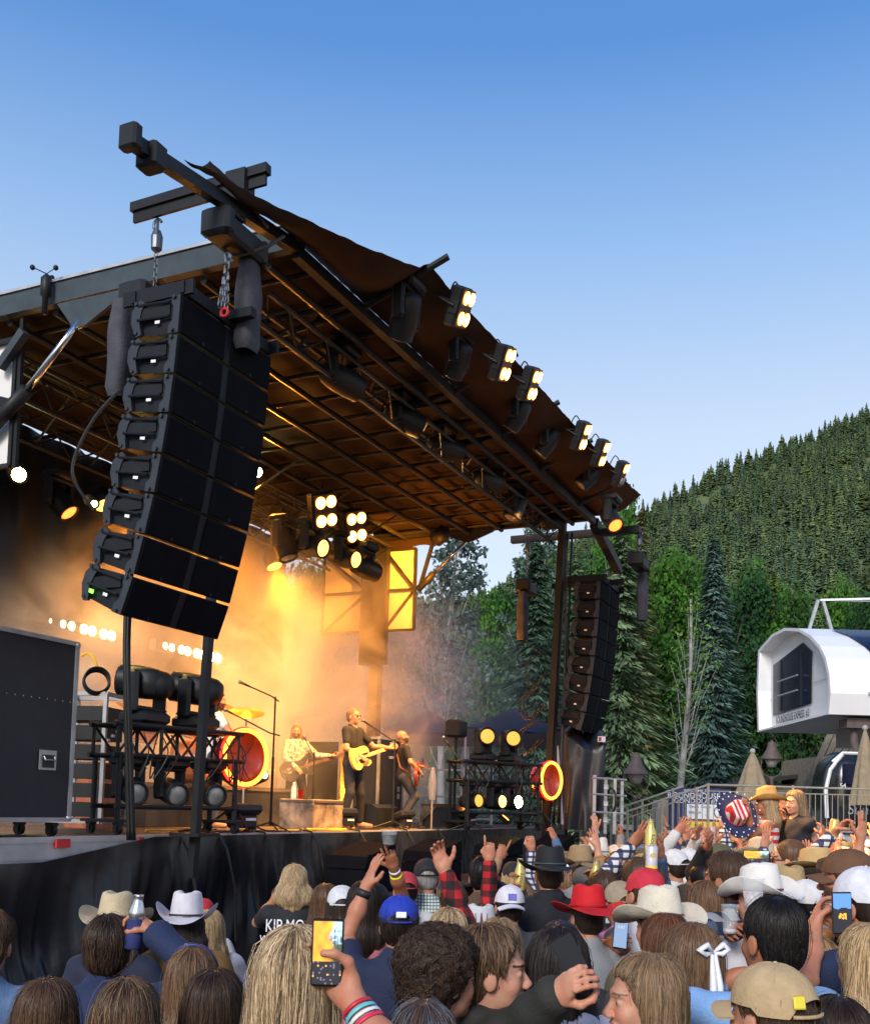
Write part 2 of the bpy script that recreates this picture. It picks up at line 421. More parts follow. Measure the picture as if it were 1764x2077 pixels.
# broadleaf wall of trees behind stage and plaza
gd, gl = (.012, .04, .010), (.06, .15, .03)
wall = [broadleaf('broadleaf_tree', 'x', 'tree', 1, .26, (0, 0, 0), *cc_, nl=9000, seed=s_, leaf=.011, clumps=60, base=.05, trunk_r=.012) for s_, cc_ in ((1, (gd, gl)), (2, ((.012, .04, .008), (.07, .19, .025))), (3, ((.006, .022, .010), (.03, .085, .03))))]
wl = [(790, 1270, 62, 2), (850, 1235, 60, 0), (925, 1300, 52, 2), (985, 1245, 60, 1), (1040, 1215, 66, 2), (1110, 1190, 62, 0), (1165, 1180, 58, 2), (1215, 1120, 60, 1), (1255, 1090, 64, 0), (1262, 1030, 72, 1), (1330, 1150, 58, 1), (1365, 1165, 62, 0), (1395, 1200, 60, 1), (1440, 1180, 64, 0), (1490, 1195, 58, 2), (1530, 1190, 62, 0), (1575, 1210, 60, 1), (1620, 1225, 66, 0), (1665, 1230, 70, 1), (1710, 1215, 72, 0), (1750, 1225, 66, 2), (1800, 1210, 66, 0), (1345, 1330, 56, 0), (1405, 1330, 57, 2), (1580, 1330, 56, 2), (1640, 1400, 56, 0), (950, 1360, 46, 0), (1020, 1340, 48, 2), (870, 1380, 48, 0), (1520, 1380, 57, 0), (740, 1205, 60, 0), (680, 1190, 62, 2), (1700, 1330, 56, 0), (620, 1180, 62, 0), (560, 1200, 64, 2)]
WN = ['left of the aspen beside the deepest smoke', 'left of the blue grey aspen, in thick smoke', 'right behind the blue grey aspen', 'between the blue grey aspen and the rear column', 'behind the gap between the aspen and the dark spruce', 'tallest just left of the dense dark spruce', 'behind the far speaker column', 'below the roof tip of the stage', 'left of the fresh green aspen', 'high behind the fresh green aspen', 'left of the bare trunked aspen', 'right behind the bare trunked aspen', 'between the bare trunk and the blue spruce', 'left flank of the blue spruce', 'directly behind the blue spruce', 'right flank of the blue spruce', 'behind the closed umbrella and lamp', 'left of the lift station', 'above the left part of the lift station roof', 'above the lift station mast', 'over the glazed station roof', 'at the right edge behind the lift station', 'low in front, right of the ramp lamp', 'low, left of the blue spruce foot', 'low, between blue spruce and lift station', 'low, under the left end of the lift station', 'low behind the bald guitarist', 'low behind the left tent', 'low in the smoke behind the singer', 'low behind the closed umbrella', 'low behind the drummer in smoke', 'far left behind the smoke and the drums', 'low beneath the lift station', 'in smoke behind the drummer', 'in smoke behind the near speaker column']
tones = ['mid green broadleaf tree', 'bright fresh green broadleaf tree', 'dark blue green broadleaf tree']
for k, (x, v, Y, i) in enumerate(wl):
    top = px(x, v, Y); o = wall[i]
    if any(q[3] == i for q in wl[:k]): o = dup(wall[i])
    h = top.z+.3; w = rng.uniform(.75, 1.0)*min(1, 11/h)
    o.location = (top.x, top.y, -.1); o.scale = (h*w, h*w, h); o.rotation_euler = (0, 0, rng.uniform(0, 6))
    tag(o, tones[i]+' '+WN[k], 'tree', 'broadleaf trees behind stage and plaza')
def at(x, v, Y): return px(x, v, Y)
def ctree(label, x, vt, Y, rad, dark, light, **kw):
    p = px(x, vt, Y); return conifer('spruce_tree', label, 'tree', p.z, rad, (p.x, p.y, 0), dark, light, **kw)
BS, BL = (.022, .05, .045), (.12, .19, .165)
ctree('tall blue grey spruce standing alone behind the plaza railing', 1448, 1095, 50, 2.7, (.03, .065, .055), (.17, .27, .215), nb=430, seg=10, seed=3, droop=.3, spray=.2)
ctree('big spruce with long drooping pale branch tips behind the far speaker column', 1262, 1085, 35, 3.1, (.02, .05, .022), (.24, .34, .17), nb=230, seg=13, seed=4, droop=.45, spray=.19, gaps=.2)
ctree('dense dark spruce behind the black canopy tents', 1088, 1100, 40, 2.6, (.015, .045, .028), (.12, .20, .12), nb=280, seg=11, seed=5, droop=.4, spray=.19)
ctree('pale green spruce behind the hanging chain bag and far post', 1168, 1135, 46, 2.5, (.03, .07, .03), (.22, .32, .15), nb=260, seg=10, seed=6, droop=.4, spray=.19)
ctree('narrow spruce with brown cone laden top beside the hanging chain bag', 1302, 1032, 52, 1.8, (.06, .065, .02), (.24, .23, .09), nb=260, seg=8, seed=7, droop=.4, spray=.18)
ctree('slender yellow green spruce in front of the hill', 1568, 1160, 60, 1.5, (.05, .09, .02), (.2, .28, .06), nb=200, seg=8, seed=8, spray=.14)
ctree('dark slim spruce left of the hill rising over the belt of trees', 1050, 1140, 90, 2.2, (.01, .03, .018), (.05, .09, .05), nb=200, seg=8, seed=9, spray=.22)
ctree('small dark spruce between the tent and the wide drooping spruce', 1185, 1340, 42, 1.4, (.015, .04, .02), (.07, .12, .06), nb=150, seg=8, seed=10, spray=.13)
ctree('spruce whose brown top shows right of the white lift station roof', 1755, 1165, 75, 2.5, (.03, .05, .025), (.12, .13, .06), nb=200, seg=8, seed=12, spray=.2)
def btree(name, label, x, vt, Y, rad, dark, light, **kw):
    p = px(x, vt, Y); return broadleaf(name, label, 'tree', p.z, rad, (p.x, p.y, 0), dark, light, **kw)
btree('aspen_tree', 'tall airy aspen with white trunk and blue grey leaves behind the stage', 905, 1085, 34, 1.35, (.03, .055, .05), (.13, .19, .17), nl=4200, seed=21, leaf=.085, trunkm=m_asp, base=.45, clumps=46, lean=.3)
btree('aspen_tree', 'airy aspen whose leaves show left of the far black post', 1085, 1060, 44, 1.35, (.03, .06, .04), (.12, .19, .14), nl=4500, seed=22, leaf=.09, trunkm=m_asp, base=.4, clumps=46)
btree('aspen_tree', 'sparse aspen with a long pale bare trunk left of the blue spruce', 1383, 1215, 42, 1.2, (.04, .09, .02), (.14, .25, .05), nl=700, seed=23, leaf=.07, trunkm=m_asp, base=.5, clumps=30, lean=.3, trunk_r=.016)
btree('aspen_tree', 'fresh green aspen beside the roof tip of the stage', 1245, 1035, 56, 1.5, (.03, .1, .02), (.12, .27, .05), nl=4500, seed=24, leaf=.1, trunkm=m_asp, base=.3, clumps=44)
# ---------------------------------------------------------------- terrace, ramp and railings
TZ = 1.72; TY = 23.6
m_conc = mat('pale concrete', (.34, .33, .31), .85, var=.15, scale=3, bump=.2)
m_rail = mat('railing paint', (.30, .275, .215), .5, var=.1)
m_stone, N, L, b = new_mat('stone wall'); b.inputs['Roughness'].default_value = .9
tc = N.new('ShaderNodeTexCoord'); vo = N.new('ShaderNodeTexVoronoi'); vo.inputs['Scale'].default_value = 3.2; L.new(tc.outputs['Object'], vo.inputs['Vector'])
v2 = N.new('ShaderNodeTexVoronoi'); v2.feature = 'DISTANCE_TO_EDGE'; v2.inputs['Scale'].default_value = 3.2; L.new(tc.outputs['Object'], v2.inputs['Vector'])
cr = N.new('ShaderNodeValToRGB'); cr.color_ramp.elements[0].color = (.10, .09, .08, 1); cr.color_ramp.elements[1].color = (.38, .35, .30, 1); L.new(vo.outputs['Color'], cr.inputs[0])
mx = N.new('ShaderNodeMix'); mx.data_type = 'RGBA'; mx.inputs[6].default_value = (.03, .028, .025, 1); mr = N.new('ShaderNodeMapRange'); mr.inputs[2].default_value = .08; L.new(v2.outputs['Distance'], mr.inputs[0]); L.new(mr.outputs[0], mx.inputs[0]); L.new(cr.outputs[0], mx.inputs[7]); L.new(mx.outputs[2], b.inputs['Base Color'])
bp = N.new('ShaderNodeBump'); bp.inputs['Distance'].default_value = .05; L.new(mr.outputs[0], bp.inputs['Height']); L.new(bp.outputs[0], b.inputs['Normal'])
xl = px(1412, 1600, TY).x
g = MB(); g.box(((xl+60)/2, TY+14.2, TZ/2-.1), (60-xl, 28, TZ-.2)); w = g.build('retaining_wall', m_stone); tag(w, 'low round stone retaining wall below the plaza railing', 'wall')
g = MB(); g.box(((xl+60)/2, TY+14.2, TZ-.06), (60-xl+.1, 28.2, .12)); tag(g.build('terrace_paving', m_conc), kind='structure')
def railing(name, label, a, b_, h=1.07, sp=.125, post_every=12, zs=None):
    a = Vector(a); b_ = Vector(b_); t = thing(name, label, 'railing', a); d = b_-a; n = int(d.length/sp); up_ = Vector((0, 0, 1))
    g = MB(); g.tube([up_*h, d+up_*h], .024, 8); g.tube([up_*(h-.14), d+up_*(h-.14)], .015, 6); g.tube([up_*.1, d+up_*.1], .015, 6); g.build('rail', m_rail, t)
    for i in range(0, n+1, post_every):
        p = d*(i/n); MB().box(p+up_*(h/2+.02), (.05, .05, h+.04)).build('post', m_rail, t)
    g = MB()
    for i in range(n+1):
        if i % post_every: p = d*(i/n); g.beam(p+up_*.1, p+up_*(h-.14), .014)
    g.build('balusters', m_rail, t)
    return t
railing('railing', 'long tan metal railing along the front of the plaza terrace', (xl+.3, TY+.15, TZ), (16, TY+.15, TZ), post_every=15)
ra = px(1420, 1592, TY); slope = .36; X0 = xl+.3; X1 = px(1205, 1650, TY).x
def rz_(X): return TZ - (X0-X)*slope
railing('ramp_railing', 'front sloping tan railing of the ramp down from the terrace', (X1, TY+.15, rz_(X1)), (X0, TY+.15, TZ), sp=.13, post_every=6)
railing('ramp_railing', 'rear sloping tan railing of the ramp, nearer the spruce trees', (X1, TY+2.1, rz_(X1)), (X0-.1, TY+2.1, TZ), sp=.13, post_every=6)
g = MB(); g.prism([(X1, 0), (X0, 0), (X0, TZ-.02), (X1, rz_(X1)-.02)], TY, TY+2.3, axis=1); tag(g.build('ramp', m_conc), kind='structure')
g = MB(); g.prism([(X1, rz_(X1)-.02), (X0, TZ-.02), (X0, TZ+.12), (X1, rz_(X1)+.12)], TY-.1, TY+.06, axis=1); tag(g.build('ramp_kerb', m_conc), kind='structure')
m_tanpanel = mat('tan panel', (.33, .30, .25), .8, var=.1)
# grey utility cabinet behind the ramp
p = px(1368, 1640, TY+3); g = MB(); g.bbox((p.x, p.y, 1.7), (1.0, .6, 1.5), .03); t = g.build('utility_cabinet', m_tanpanel); tag(t, 'tan metal utility cabinet behind the ramp railing', 'cabinet')
# lamp posts
m_iron = mat('brown iron', (.10, .075, .07), .7, var=.2)
m_frost = mat('frosted lamp glass', (.28, .26, .24), .4)
def lamp(x, vt, Y, label):
    p = px(x, vt, Y); h = p.z; t = thing('street_lamp', label, 'street lamp', (p.x, p.y, 0)); k = .014*Y/24*1.0
    MB().lathe([(.13, 0), (.13, .3), (.07, .5), (.055, h-1.15), (.09, h-1.1), (.05, h-1.05)], n=10).build('pole', m_iron, t, smooth=True)
    g = MB(); g.lathe([(.33, h-.55), (.30, h-.5), (.17, h-.28), (.12, h-.12), (.13, h-.08), (.04, h-.02), (.02, h+.02)], n=14); g.build('lamp_shade', m_iron, t, smooth=True)
    MB().lathe([(.11, h-.78), (.19, h-.6), (.2, h-.54)], n=12).build('lamp_glass', m_frost, t, smooth=True)
    g = MB()
    for sx in (-1, 1): g.tube([(0, 0, h-1.1), (sx*.22, 0, h-1.0), (sx*.32, 0, h-.8), (sx*.3, 0, h-.55)], .018, 6)
    g.build('bracket', m_iron, t)
lamp(1290, 1527, 26.5, 'brown iron street lamp with bell shade beside the ramp railing')
lamp(1565, 1502, 31, 'brown iron street lamp with bell shade behind the closed umbrella')
# closed umbrellas
m_canvas = mat('tan canvas', (.27, .21, .135), .85, var=.15, scale=9)
def umbrella(x, vt, Y, rad, hh, label):
    p = px(x, vt, Y); t = thing('closed_umbrella', label, 'umbrella', (p.x, p.y, TZ)); h = p.z-TZ
    MB().tube([(0, 0, 0), (0, 0, h)], .03, 8).build('pole', m_iron, t)
    def fn(i, j):
        a = 2*math.pi*i; q = rad*(.08+.92*j**.75)*(1+.16*math.cos(8*a)*j); return (q*math.cos(a), q*math.sin(a), h-.08-hh*j)
    MB().grid(fn, 48, 10, closed=True).build('canopy', m_canvas, t, smooth=True)
    MB().ball((0, 0, h-.04), .07, 8, 6).build('finial', m_conc, t)
umbrella(1526, 1520, 26, .44, 1.25, 'closed tan patio umbrella in front of the blue spruce')
umbrella(1754, 1473, 25.2, .34, 1.8, 'closed tan patio umbrella in front of the gondola cabin')
# information sign behind the railing
m_navy = mat('sign navy', (.015, .025, .12), .5); m_white = mat('white paint', (.75, .75, .76), .5, var=.05); m_yel = mat('sign yellow', (.75, .62, .05), .5, var=.05); m_redp = mat('red paint', (.5, .02, .02), .5)
m_black = mat('matte black', (.012, .012, .013), .6, var=.3)
SY = TY+2.6; a = px(1356, 1597, SY); b2 = px(1480, 1684, SY)
t = thing('information_sign', 'navy and white gondola information board behind the plaza railing', 'sign', ((a.x+b2.x)/2, SY, TZ)); W = b2.x-a.x; Hh = a.z-b2.z; zb = b2.z-TZ
MB().box((0, 0, zb+Hh/2), (W, .06, Hh)).build('board', m_navy, t)
g = MB(); g.box((.12*W, -.034, zb+Hh*.43), (W*.66, .012, Hh*.36)); g.build('white_panel', m_white, t)
g = MB(); g.box((.12*W, -.034, zb+Hh*.11), (W*.66, .012, Hh*.17)); g.build('yellow_panel', m_yel, t)
g = MB(); g.box((-.02*W, -.034, zb+Hh*.21), (W*.3, .012, Hh*.03)); g.build('red_strip', m_redp, t)
g = MB()
for k in (.33, .46): g.ring((k*W, -.045, zb+Hh*.43), (0, 1, 0), .15, .012, 20, 5)
g.box((.39*W, -.045, zb+Hh*.8), (.1, .01, .28)); g.build('emblem', m_black, t)
text('WELCOME TO', .1, m_white, t, (-.05*W, -.04, zb+Hh*.93), (R(90), 0, 0)); text('ROUNDHOUSE', .19, m_white, t, (-.1*W, -.04, zb+Hh*.81), (R(90), 0, 0)); text('GONDOLA #2', .17, m_white, t, (-.06*W, -.04, zb+Hh*.68), (R(90), 0, 0))
text('Opens  Closes', .09, m_navy, t, (.0*W, -.045, zb+Hh*.55), (R(90), 0, 0)); text('9:00 AM', .09, m_navy, t, (-.08*W, -.045, zb+Hh*.4), (R(90), 0, 0))
text('LIFT', .05, m_navy, t, (.12*W, -.045, zb+Hh*.35), (R(90), 0, 0))
for q in (-.45, .45): MB().box((q*W, .06, zb/2), (.07, .05, zb)).build('post', m_iron, t)
# ---------------------------------------------------------------- lift station
m_shell = mat('white lift shell', (.72, .73, .75), .35, var=.04, scale=1.5)
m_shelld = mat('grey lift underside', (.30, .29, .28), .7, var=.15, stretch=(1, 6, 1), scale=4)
m_tint = mat('tinted lift glazing', (.008, .011, .035), .25, var=.3, scale=.7, spec=.25)
m_frame0 = mat('dark window bar', (.01, .012, .02), .4)
m_steel = mat('galvanised steel', (.42, .43, .45), .4, metal=.6, var=.15)
LX = 10.55; prof = [(28.35, 4.9), (28.2, 5.45), (28.3, 6.0), (28.55, 6.45), (29.0, 6.85), (29.7, 7.25), (30.7, 7.62), (32.0, 7.86), (33.2, 7.85), (34.6, 7.55), (34.75, 6.2), (34.6, 4.85)]
st_ = thing('lift_station', 'white rounded gondola lift station raised on a column at the right', 'building', (LX, 28.3, TZ))
def lp(X, Y, z): return Vector((X-LX, Y-28.3, z-TZ))
cyp, czp = 31.4, 6.0
def shrink(p, k): return (cyp+(p[0]-cyp)*k, czp+(p[1]-czp)*k)
g = MB(); n = len(prof); inn = [shrink(p, .95) for p in prof]
secs = [(LX, prof), (LX+.25, prof), (LX+26, prof)]
vs = [lp(X, *p) for X, P_ in secs for p in P_]; fs = [(k*n+i, k*n+(i+1), (k+1)*n+i+1, (k+1)*n+i) for k in range(2) for i in range(n-1)]
g.add(vs, fs)
vs = [lp(LX, *p) for p in prof]+[lp(LX, *p) for p in inn]+[lp(LX+.38, *shrink(p, .97)) for p in inn]; fs = [(i, i+n, (i+1) % n+n, (i+1) % n) for i in range(n)]+[(i+n, i+2*n, (i+1) % n+2*n, (i+1) % n+n) for i in range(n)]
g.add(vs, fs)
g.add([lp(LX+.38, *shrink(p, .97)) for p in inn], [tuple(range(n))]); g.build('shell', m_shell, st_)
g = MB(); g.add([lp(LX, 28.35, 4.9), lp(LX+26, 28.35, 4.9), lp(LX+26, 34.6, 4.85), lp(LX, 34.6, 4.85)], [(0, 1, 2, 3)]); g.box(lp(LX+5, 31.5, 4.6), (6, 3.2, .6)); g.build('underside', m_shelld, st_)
def gl(i, j, e=.035):
    P_ = prof[1:7]; q = .12+j*(len(P_)-1-.3); k = min(int(q), len(P_)-2); t_ = q-k; y = P_[k][0]+(P_[k+1][0]-P_[k][0])*t_; z = P_[k][1]+(P_[k+1][1]-P_[k][1])*t_
    X = LX+1.45+i*3.35-.75*max(0,j-.15)**1.5*(1-i) if i < .2 else LX+1.45+i*3.35
    return lp(X, y-e, z+e)
for q in range(4):
    g = MB(); x0 = q*3.4
    def gl2(i, j, q=q):
        p = gl(max(i, .21) if q else i, j); p.x += q*3.4; return p
    g.grid(gl2, 8, 14); g.build('roof_window', m_tint, st_, smooth=True)
g = MB(); g.box(lp(LX+13, 28.17, 5.47), (24, .05, .07)); g.build('trim_band', m_steel, st_)
# end face window, split in bays with two push bars
g = MB(); wy0, wy1 = 30.6, 34.1; FXW = LX+.34
pts = [(wy0, 5.42), (wy1, 5.36), (wy1, 7.0), (wy0+.75, 7.32), (wy0, 6.95)]
g.add([lp(FXW, *p) for p in pts], [tuple(range(5))]); w = g.build('window', m_tint, st_)
g = MB()
for yy in (wy0+.85, wy1-.8): g.box(lp(FXW-.02, yy, 6.25), (.03, .08, 1.6))
g.build('window_bars', m_frame0, w)
g = MB()
for zz in (5.9, 6.35): g.tube([lp(FXW-.12, wy0+.85, zz), lp(FXW-.12, wy1-.8, zz)], .025, 6)
g.build('push_bars', m_steel, w)
g = MB()
for yy in (29.9,): g.box(lp(FXW, yy, 6.0), (.008, 1.2, .012))
g.box(lp(FXW, 34.1, 5.9), (.008, .8, .012)); g.build('panel_joint', m_steel, st_)
text('ROUNDHOUSE EXPRESS  #2', .33, m_black, st_, tuple(lp(FXW-.03, 32.2, 5.16)), (R(90), 0, R(-90)), sx=.72)
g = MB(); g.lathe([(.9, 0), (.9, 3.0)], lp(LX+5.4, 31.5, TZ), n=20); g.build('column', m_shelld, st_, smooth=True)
g = MB()
for q in (-.35, .35): g.beam(lp(LX+1.1+q, 32, 7.8), lp(LX+1.1+q*.2, 32, 8.75), .09)
g.beam(lp(LX+1.1, 32, 8.75), lp(LX+3.2, 31.4, 8.75), .06); g.tube([lp(LX+1.1, 32, 8.75), lp(LX+20, 31.4, 8.7)], .02, 5); g.build('mast', m_steel, st_)
# drive arm under the station
g = MB(); A0 = lp(LX+.9, 28.9, 4.8)
g.tube([A0, A0+Vector((.0, 0, -.6)), A0+Vector((.15, 0, -1.2)), A0+Vector((.6, 0, -1.75)), A0+Vector((1.2, 0, -1.95))], .1, 8); g.box(A0+Vector((.2, 0, -.1)), (1.0, .6, .25)); g.box(A0+Vector((1.6, 0, -2.2)), (1.6, .5, .3)); g.build('drive_arm', m_iron, st_)
# gondola cabin with its name
cb = px(1720, 1640, 26.4); t = thing('gondola_cabin', 'black gondola cabin with white lettering parked behind the railing', 'gondola', (cb.x+.6, 27.0, TZ))
def cbf(i, j):
    a = 2*math.pi*i; ex = .45; c_, s_ = math.cos(a), math.sin(a); r_ = 1/((abs(c_)**(2/ex)+abs(s_)**(2/ex))**(ex/2)); k = [.86, .97, 1, 1, .97, .9, .8, .62, .0][min(8, int(j*8+.01))]; z = [.1, .3, .7, 1.1, 1.45, 1.75, 1.95, 2.07, 2.12][min(8, int(j*8+.01))]
    return (1.15*k*r_*c_, .85*k*r_*s_, z)
MB().grid(cbf, 40, 9, closed=True).build('cabin_body', mat('gondola black', (.012, .013, .018), .2, spec=.7), t, smooth=True)
g = MB(); g.box((0, -.86, 1.5), (1.7, .03, .5)); g.build('window', m_tint, t)
g = MB()
for sx in (-1, 1): g.tube([(sx*1.13, -.6, .4), (sx*1.16, -.6, 1.1), (sx*1.05, -.6, 1.6), (sx*.75, -.6, 2.0)], .05, 6)
g.tube([(-1.0, -.6, 1.8), (-.75, -.6, 2.03), (.75, -.6, 2.03)], .04, 6); g.build('frame', m_white, t)
text('SunValley', .36, mat('silver lettering', (.55, .57, .6), .4), t, (-.05, -.9, .62), (R(90), 0, 0), shear=.1); text('54', .16, m_white, t, (-.85, -.9, 1.2), (R(90), 0, 0))
g = MB()
for i in range(12):
    a = i*math.pi/6; g.box((.28+math.cos(a)*.11, -.885, .98+math.sin(a)*.11), (.09, .01, .02), Euler((0, -a, 0)).to_matrix())
g.lathe([(.055, 0), (.055, .01)], (.28, -.88, .98), (0, -1, 0), 12); g.build('sun_emblem', mat('gold paint', (.6, .38, .05), .5), t)
# chalet with striped timber eaves behind the station
m_timb = mat('weathered timber', (.24, .20, .15), .85, var=.3, stretch=(8, 1, 1)); m_dark = mat('dark recess', (.03, .027, .025), .8)
ch = px(1655, 1500, 40); t = thing('chalet', 'wooden lodge with a steep eave of pale log ends below the lift station', 'building', (ch.x, 40, 0))
MB().box((3.0, 2, 2.2), (6, 4, 4.4)).build('wall', m_timb, t)
for k in range(7):
    g = MB(); q = k*.27; g.beam((-.9+q*1.0, -.5-q*.1, 2.4+q*.1), (.5+q*1.0, -.5-q*.1, 5.6+q*.1), .12, .2); g.build('rafter', m_timb, t)
p = px(1640, 1545, 44); g = MB(); t = thing('shed', 'low grey wooden shed under the trees behind the railing', 'shed', (p.x-1.5, 44, 0)); MB().box((0, 0, 1.7), (3.6, 3, 3.4)).build('wall', m_timb, t); MB().prism([(-2.2, 3.2), (2.4, 4.0), (2.4, 4.15), (-2.2, 3.35)], -2, 2, axis=1).build('roof', m_dark, t)
p = px(1388, 1700, 20.5)
t = thing('drink_cooler', 'yellow drinks cooler with red lid at the foot of the ramp', 'cooler', (px(1341, 1700, 19.6).x, 19.6, 0)); MB().bbox((0, 0, 1.3), (.42, .4, .42), .04).build('tub', m_yel, t); MB().bbox((0, 0, 1.54), (.46, .44, .07), .02).build('lid', m_redp, t); MB().box((0, 0, .54), (.5, .5, 1.08)).build('stand', m_black, t)
text('IGLOO', .11, m_redp, t, (.02, -.206, 1.3), (R(90), 0, 0))
# ================================================================ the stage
m_frame = mat('stage frame black steel', (.014, .015, .017), .5, metal=0, var=.3, scale=3, bump=.05, spec=.25)
m_tarp = mat('roof tarpaulin', (.024, .016, .013), .85, scale=1.1, col2=(.048, .031, .023), bump=.12, bscale=3, spec=.1)
m_deck = mat('stage deck plywood', (.10, .07, .05), .7, var=.4, scale=2)
m_alu = mat('aluminium edge', (.42, .42, .43), .45, metal=.4, var=.15)
m_drape = mat('black drape vinyl', (.006, .007, .010), .38, var=.3, scale=2, bump=.35, bscale=5, spec=.45)
m_panel = mat('white translucent panel', (.66, .64, .62), .6, var=.06, scale=1)
m_chrome = mat('chrome rod', (.7, .7, .7), .15, metal=1., var=.03)
m_dkplastic = mat('black plastic', (.012, .013, .015), .5, var=.3, spec=.3)
m_cable = mat('black cable rubber', (.010, .010, .011), .5, var=.2)
m_chain = mat('zinc chain', (.30, .31, .33), .35, metal=.8, var=.2)
RZ = 7.22
stg = sthing('stage', 'large black mobile concert stage with curved roof canopy and lit deck', 'stage', 0, 0, 0)
g = MB(); g.box((4.1, 4.0, DECK-.09), (13.4, 7.1, .18)); g.build('deck', m_deck, stg)
g = MB(); g.box((4.1, .42, DECK-.1), (13.5, .05, .21)); g.box((4.1, .40, DECK-.03), (13.5, .02, .03)); g.box((4.1, .40, DECK-.17), (13.5, .02, .03)); g.build('deck_edge', m_alu, stg)
g = MB()
for k, x in enumerate((-1.45, -.45, .2)): MB().box((x, .372, DECK-.05), (.16 if k != 1 else .07, .02, .075)).build('red_stripe', m_redp, stg)
g = MB(); g.box((-.5, .370, DECK-.13), (.05, .022, .06)); g.build('yellow_mark', m_yel, stg)
def fold(x, z, H, amp=.05):
    return amp*(math.sin(x*5.1+.6*math.sin(z*2))*.5+math.sin(x*9.7+z*1.5)*.3+.5*math.sin(x*2.3-z*3.1)+.16*math.sin(x*26+3*math.sin(z*3+x))+.10*math.sin(x*43-z*5))*min(1, H*1.2)
dr = sthing('stage_skirt', 'black vinyl drape hanging along the front of the stage', 'drape', 0, 0, 0)
def dpt(i, j):
    x = -2.9+13.7*i; top = DECK-.02-.19*max(0, min(1, (-.3-x)/1.4))
    z = top*(1-j)+.01; H = top-z
    c = Vector((x, .34-.02*H, z)); c.y -= fold(x, z, H, .10) + .05*math.sin((x*.9+z*1.3)*4.)*H*.5 + (.16*math.exp(-((x+.2-(top-z)*-1.3)/.5)**2))*H*.4
    return c
MB().grid(dpt, 460, 30).build('drape_cloth', m_drape, dr, smooth=True)
for x in (.1, .75, 1.6, 2.6, 3.8, 5.2, 6.3, 7.4):
    g = MB(); g.tube([(x, .47, DECK+.02), (x, .36, DECK+.01), (x+.02, .26, DECK-.15), (x+.06, .16, DECK-.6), (x+.1, .16, DECK-1.1)], .013, 5); g.build('draped_cable', m_cable, dr)
# posts
def post(a, b, w=.14): MB().beam(a, b, w, w*.8).build('post', m_frame, stg)
post((0, 0.1, DECK-.4), (.08, 0, 6.95), .085); pr = son_s(1142, 1045, 9.5); prb = son_z(1101, 1677, DECK); post((9.4, -.3, DECK-.5), (9.5, pr.y, pr.z-.05))
MB().box((0, .1, DECK+.015), (.34, .34, .03)).build('post_foot', m_frame, stg)
# main roof beam with the outrigger that carries the speaker columns
tipL = son_u(268, 286, -.95); BZ = 7.3
g = MB(); g.beam((-.3, -1.0, BZ), (9.9, -1.0, BZ+.02), .09, .12); g.build('roof_beam', m_frame, stg)
g = MB(); g.beam(tuple(tipL), (-.2, -1.0, BZ+.05), .085, .11); g.bbox(tuple(tipL+Vector((-.02, 0, .02))), (.10, .17, .2), .02); g.bbox(tuple(tipL+Vector((.22, 0, .0))), (.16, .2, .2), .02); g.box((-1.15, -.96, BZ+.12), (.16, .2, .32)); g.build('outrigger_beam', m_frame, stg)
g = MB(); g.beam((9.7, -1.0, BZ), (11.6, -.95, BZ-.45), .15, .17); g.build('outrigger_beam', m_frame, stg)
g = MB(); g.beam((-1.15, .22, 7.52), (-1.15, -1.25, 7.56), .08, .085); g.beam((-1.15, .20, 7.44), (-1.15, -1.23, 7.48), .03, .12); g.build('hoist_beam', m_frame, stg)
g = MB(); g.beam((10.05, .7, 7.2), (10.05, -1.75, 7.2), .12, .13); g.build('hoist_beam', m_frame, stg)
# roof sheet, purlins and pipes
g = MB()
def roof(i, j):
    s = -.32+9.75*i; u = 3.3-4.25*j
    return (s, u, RZ+.16+.008*math.sin(i*40)*math.sin(j*9))
g.grid(roof, 70, 20); g.build('roof_sheet', m_tarp, stg, smooth=True)
outer = [(372, 322, -1.02), (440, 350, -1.08), (516, 396, -1.17), (620, 444, -1.38), (740, 500, -1.6), (850, 542, -1.8)]
oo = [son_u(*q) for q in outer]; s_l = oo[-1]
oo += [Vector((s_l.x+.25, -1.78, 7.66)), Vector((s_l.x+1., -1.8, 7.60))]+[Vector((s_l.x+1+k*(8.75-s_l.x-1)/8+.3, -1.82, 7.6+.012*k)) for k in range(1, 9)]
e = son_s(1300, 1003, 9.75); oo += [Vector((9.75, e.y, e.z))]
def canopy(i, j):
    q = i*(len(oo)-1); k = min(int(q), len(oo)-2); o_ = oo[k].lerp(oo[k+1], q-k); s = o_.x
    inner = Vector((max(-1.6, s), -.98, BZ+.13))
    p = inner.lerp(o_, j); p.z += -.10*math.sin(math.pi*j)*(1+.3*math.sin(s*4.1)) + .010*math.sin(s*13+j*5)*j*(1-.6*j)+.004*math.sin(s*29+j*9)
    return p
MB().grid(canopy, 150, 14).build('canopy_sheet', m_tarp, stg, smooth=True)
for k in range(14):
    s = .12+k*.70; zc = RZ+.06
    g = MB(); g.tube([(s, 3.2, zc), (s, -.95, zc+.03)], .028, 6); g.build('purlin', m_frame, stg)
for k, s in enumerate((.95, 3.35, 5.0, 6.6, 8.6)):
    g = MB(); g.tube([(s, .2, RZ-.05), (s, -1.0, 7.3), (s, -1.86 if k != 0 else -2.0, 7.68)], .036, 7); g.tube([(s, -.25, 6.98), (s, -.6, 7.42)], .02, 5); g.build('canopy_strut', m_frame, stg)
for u in (1.95, .65, 3.25, 1.3, 2.6, .05, -.7): MB().tube([(-.3, u, RZ), (9.4, u, RZ)], .04, 7).build('roof_pipe', m_frame, stg)
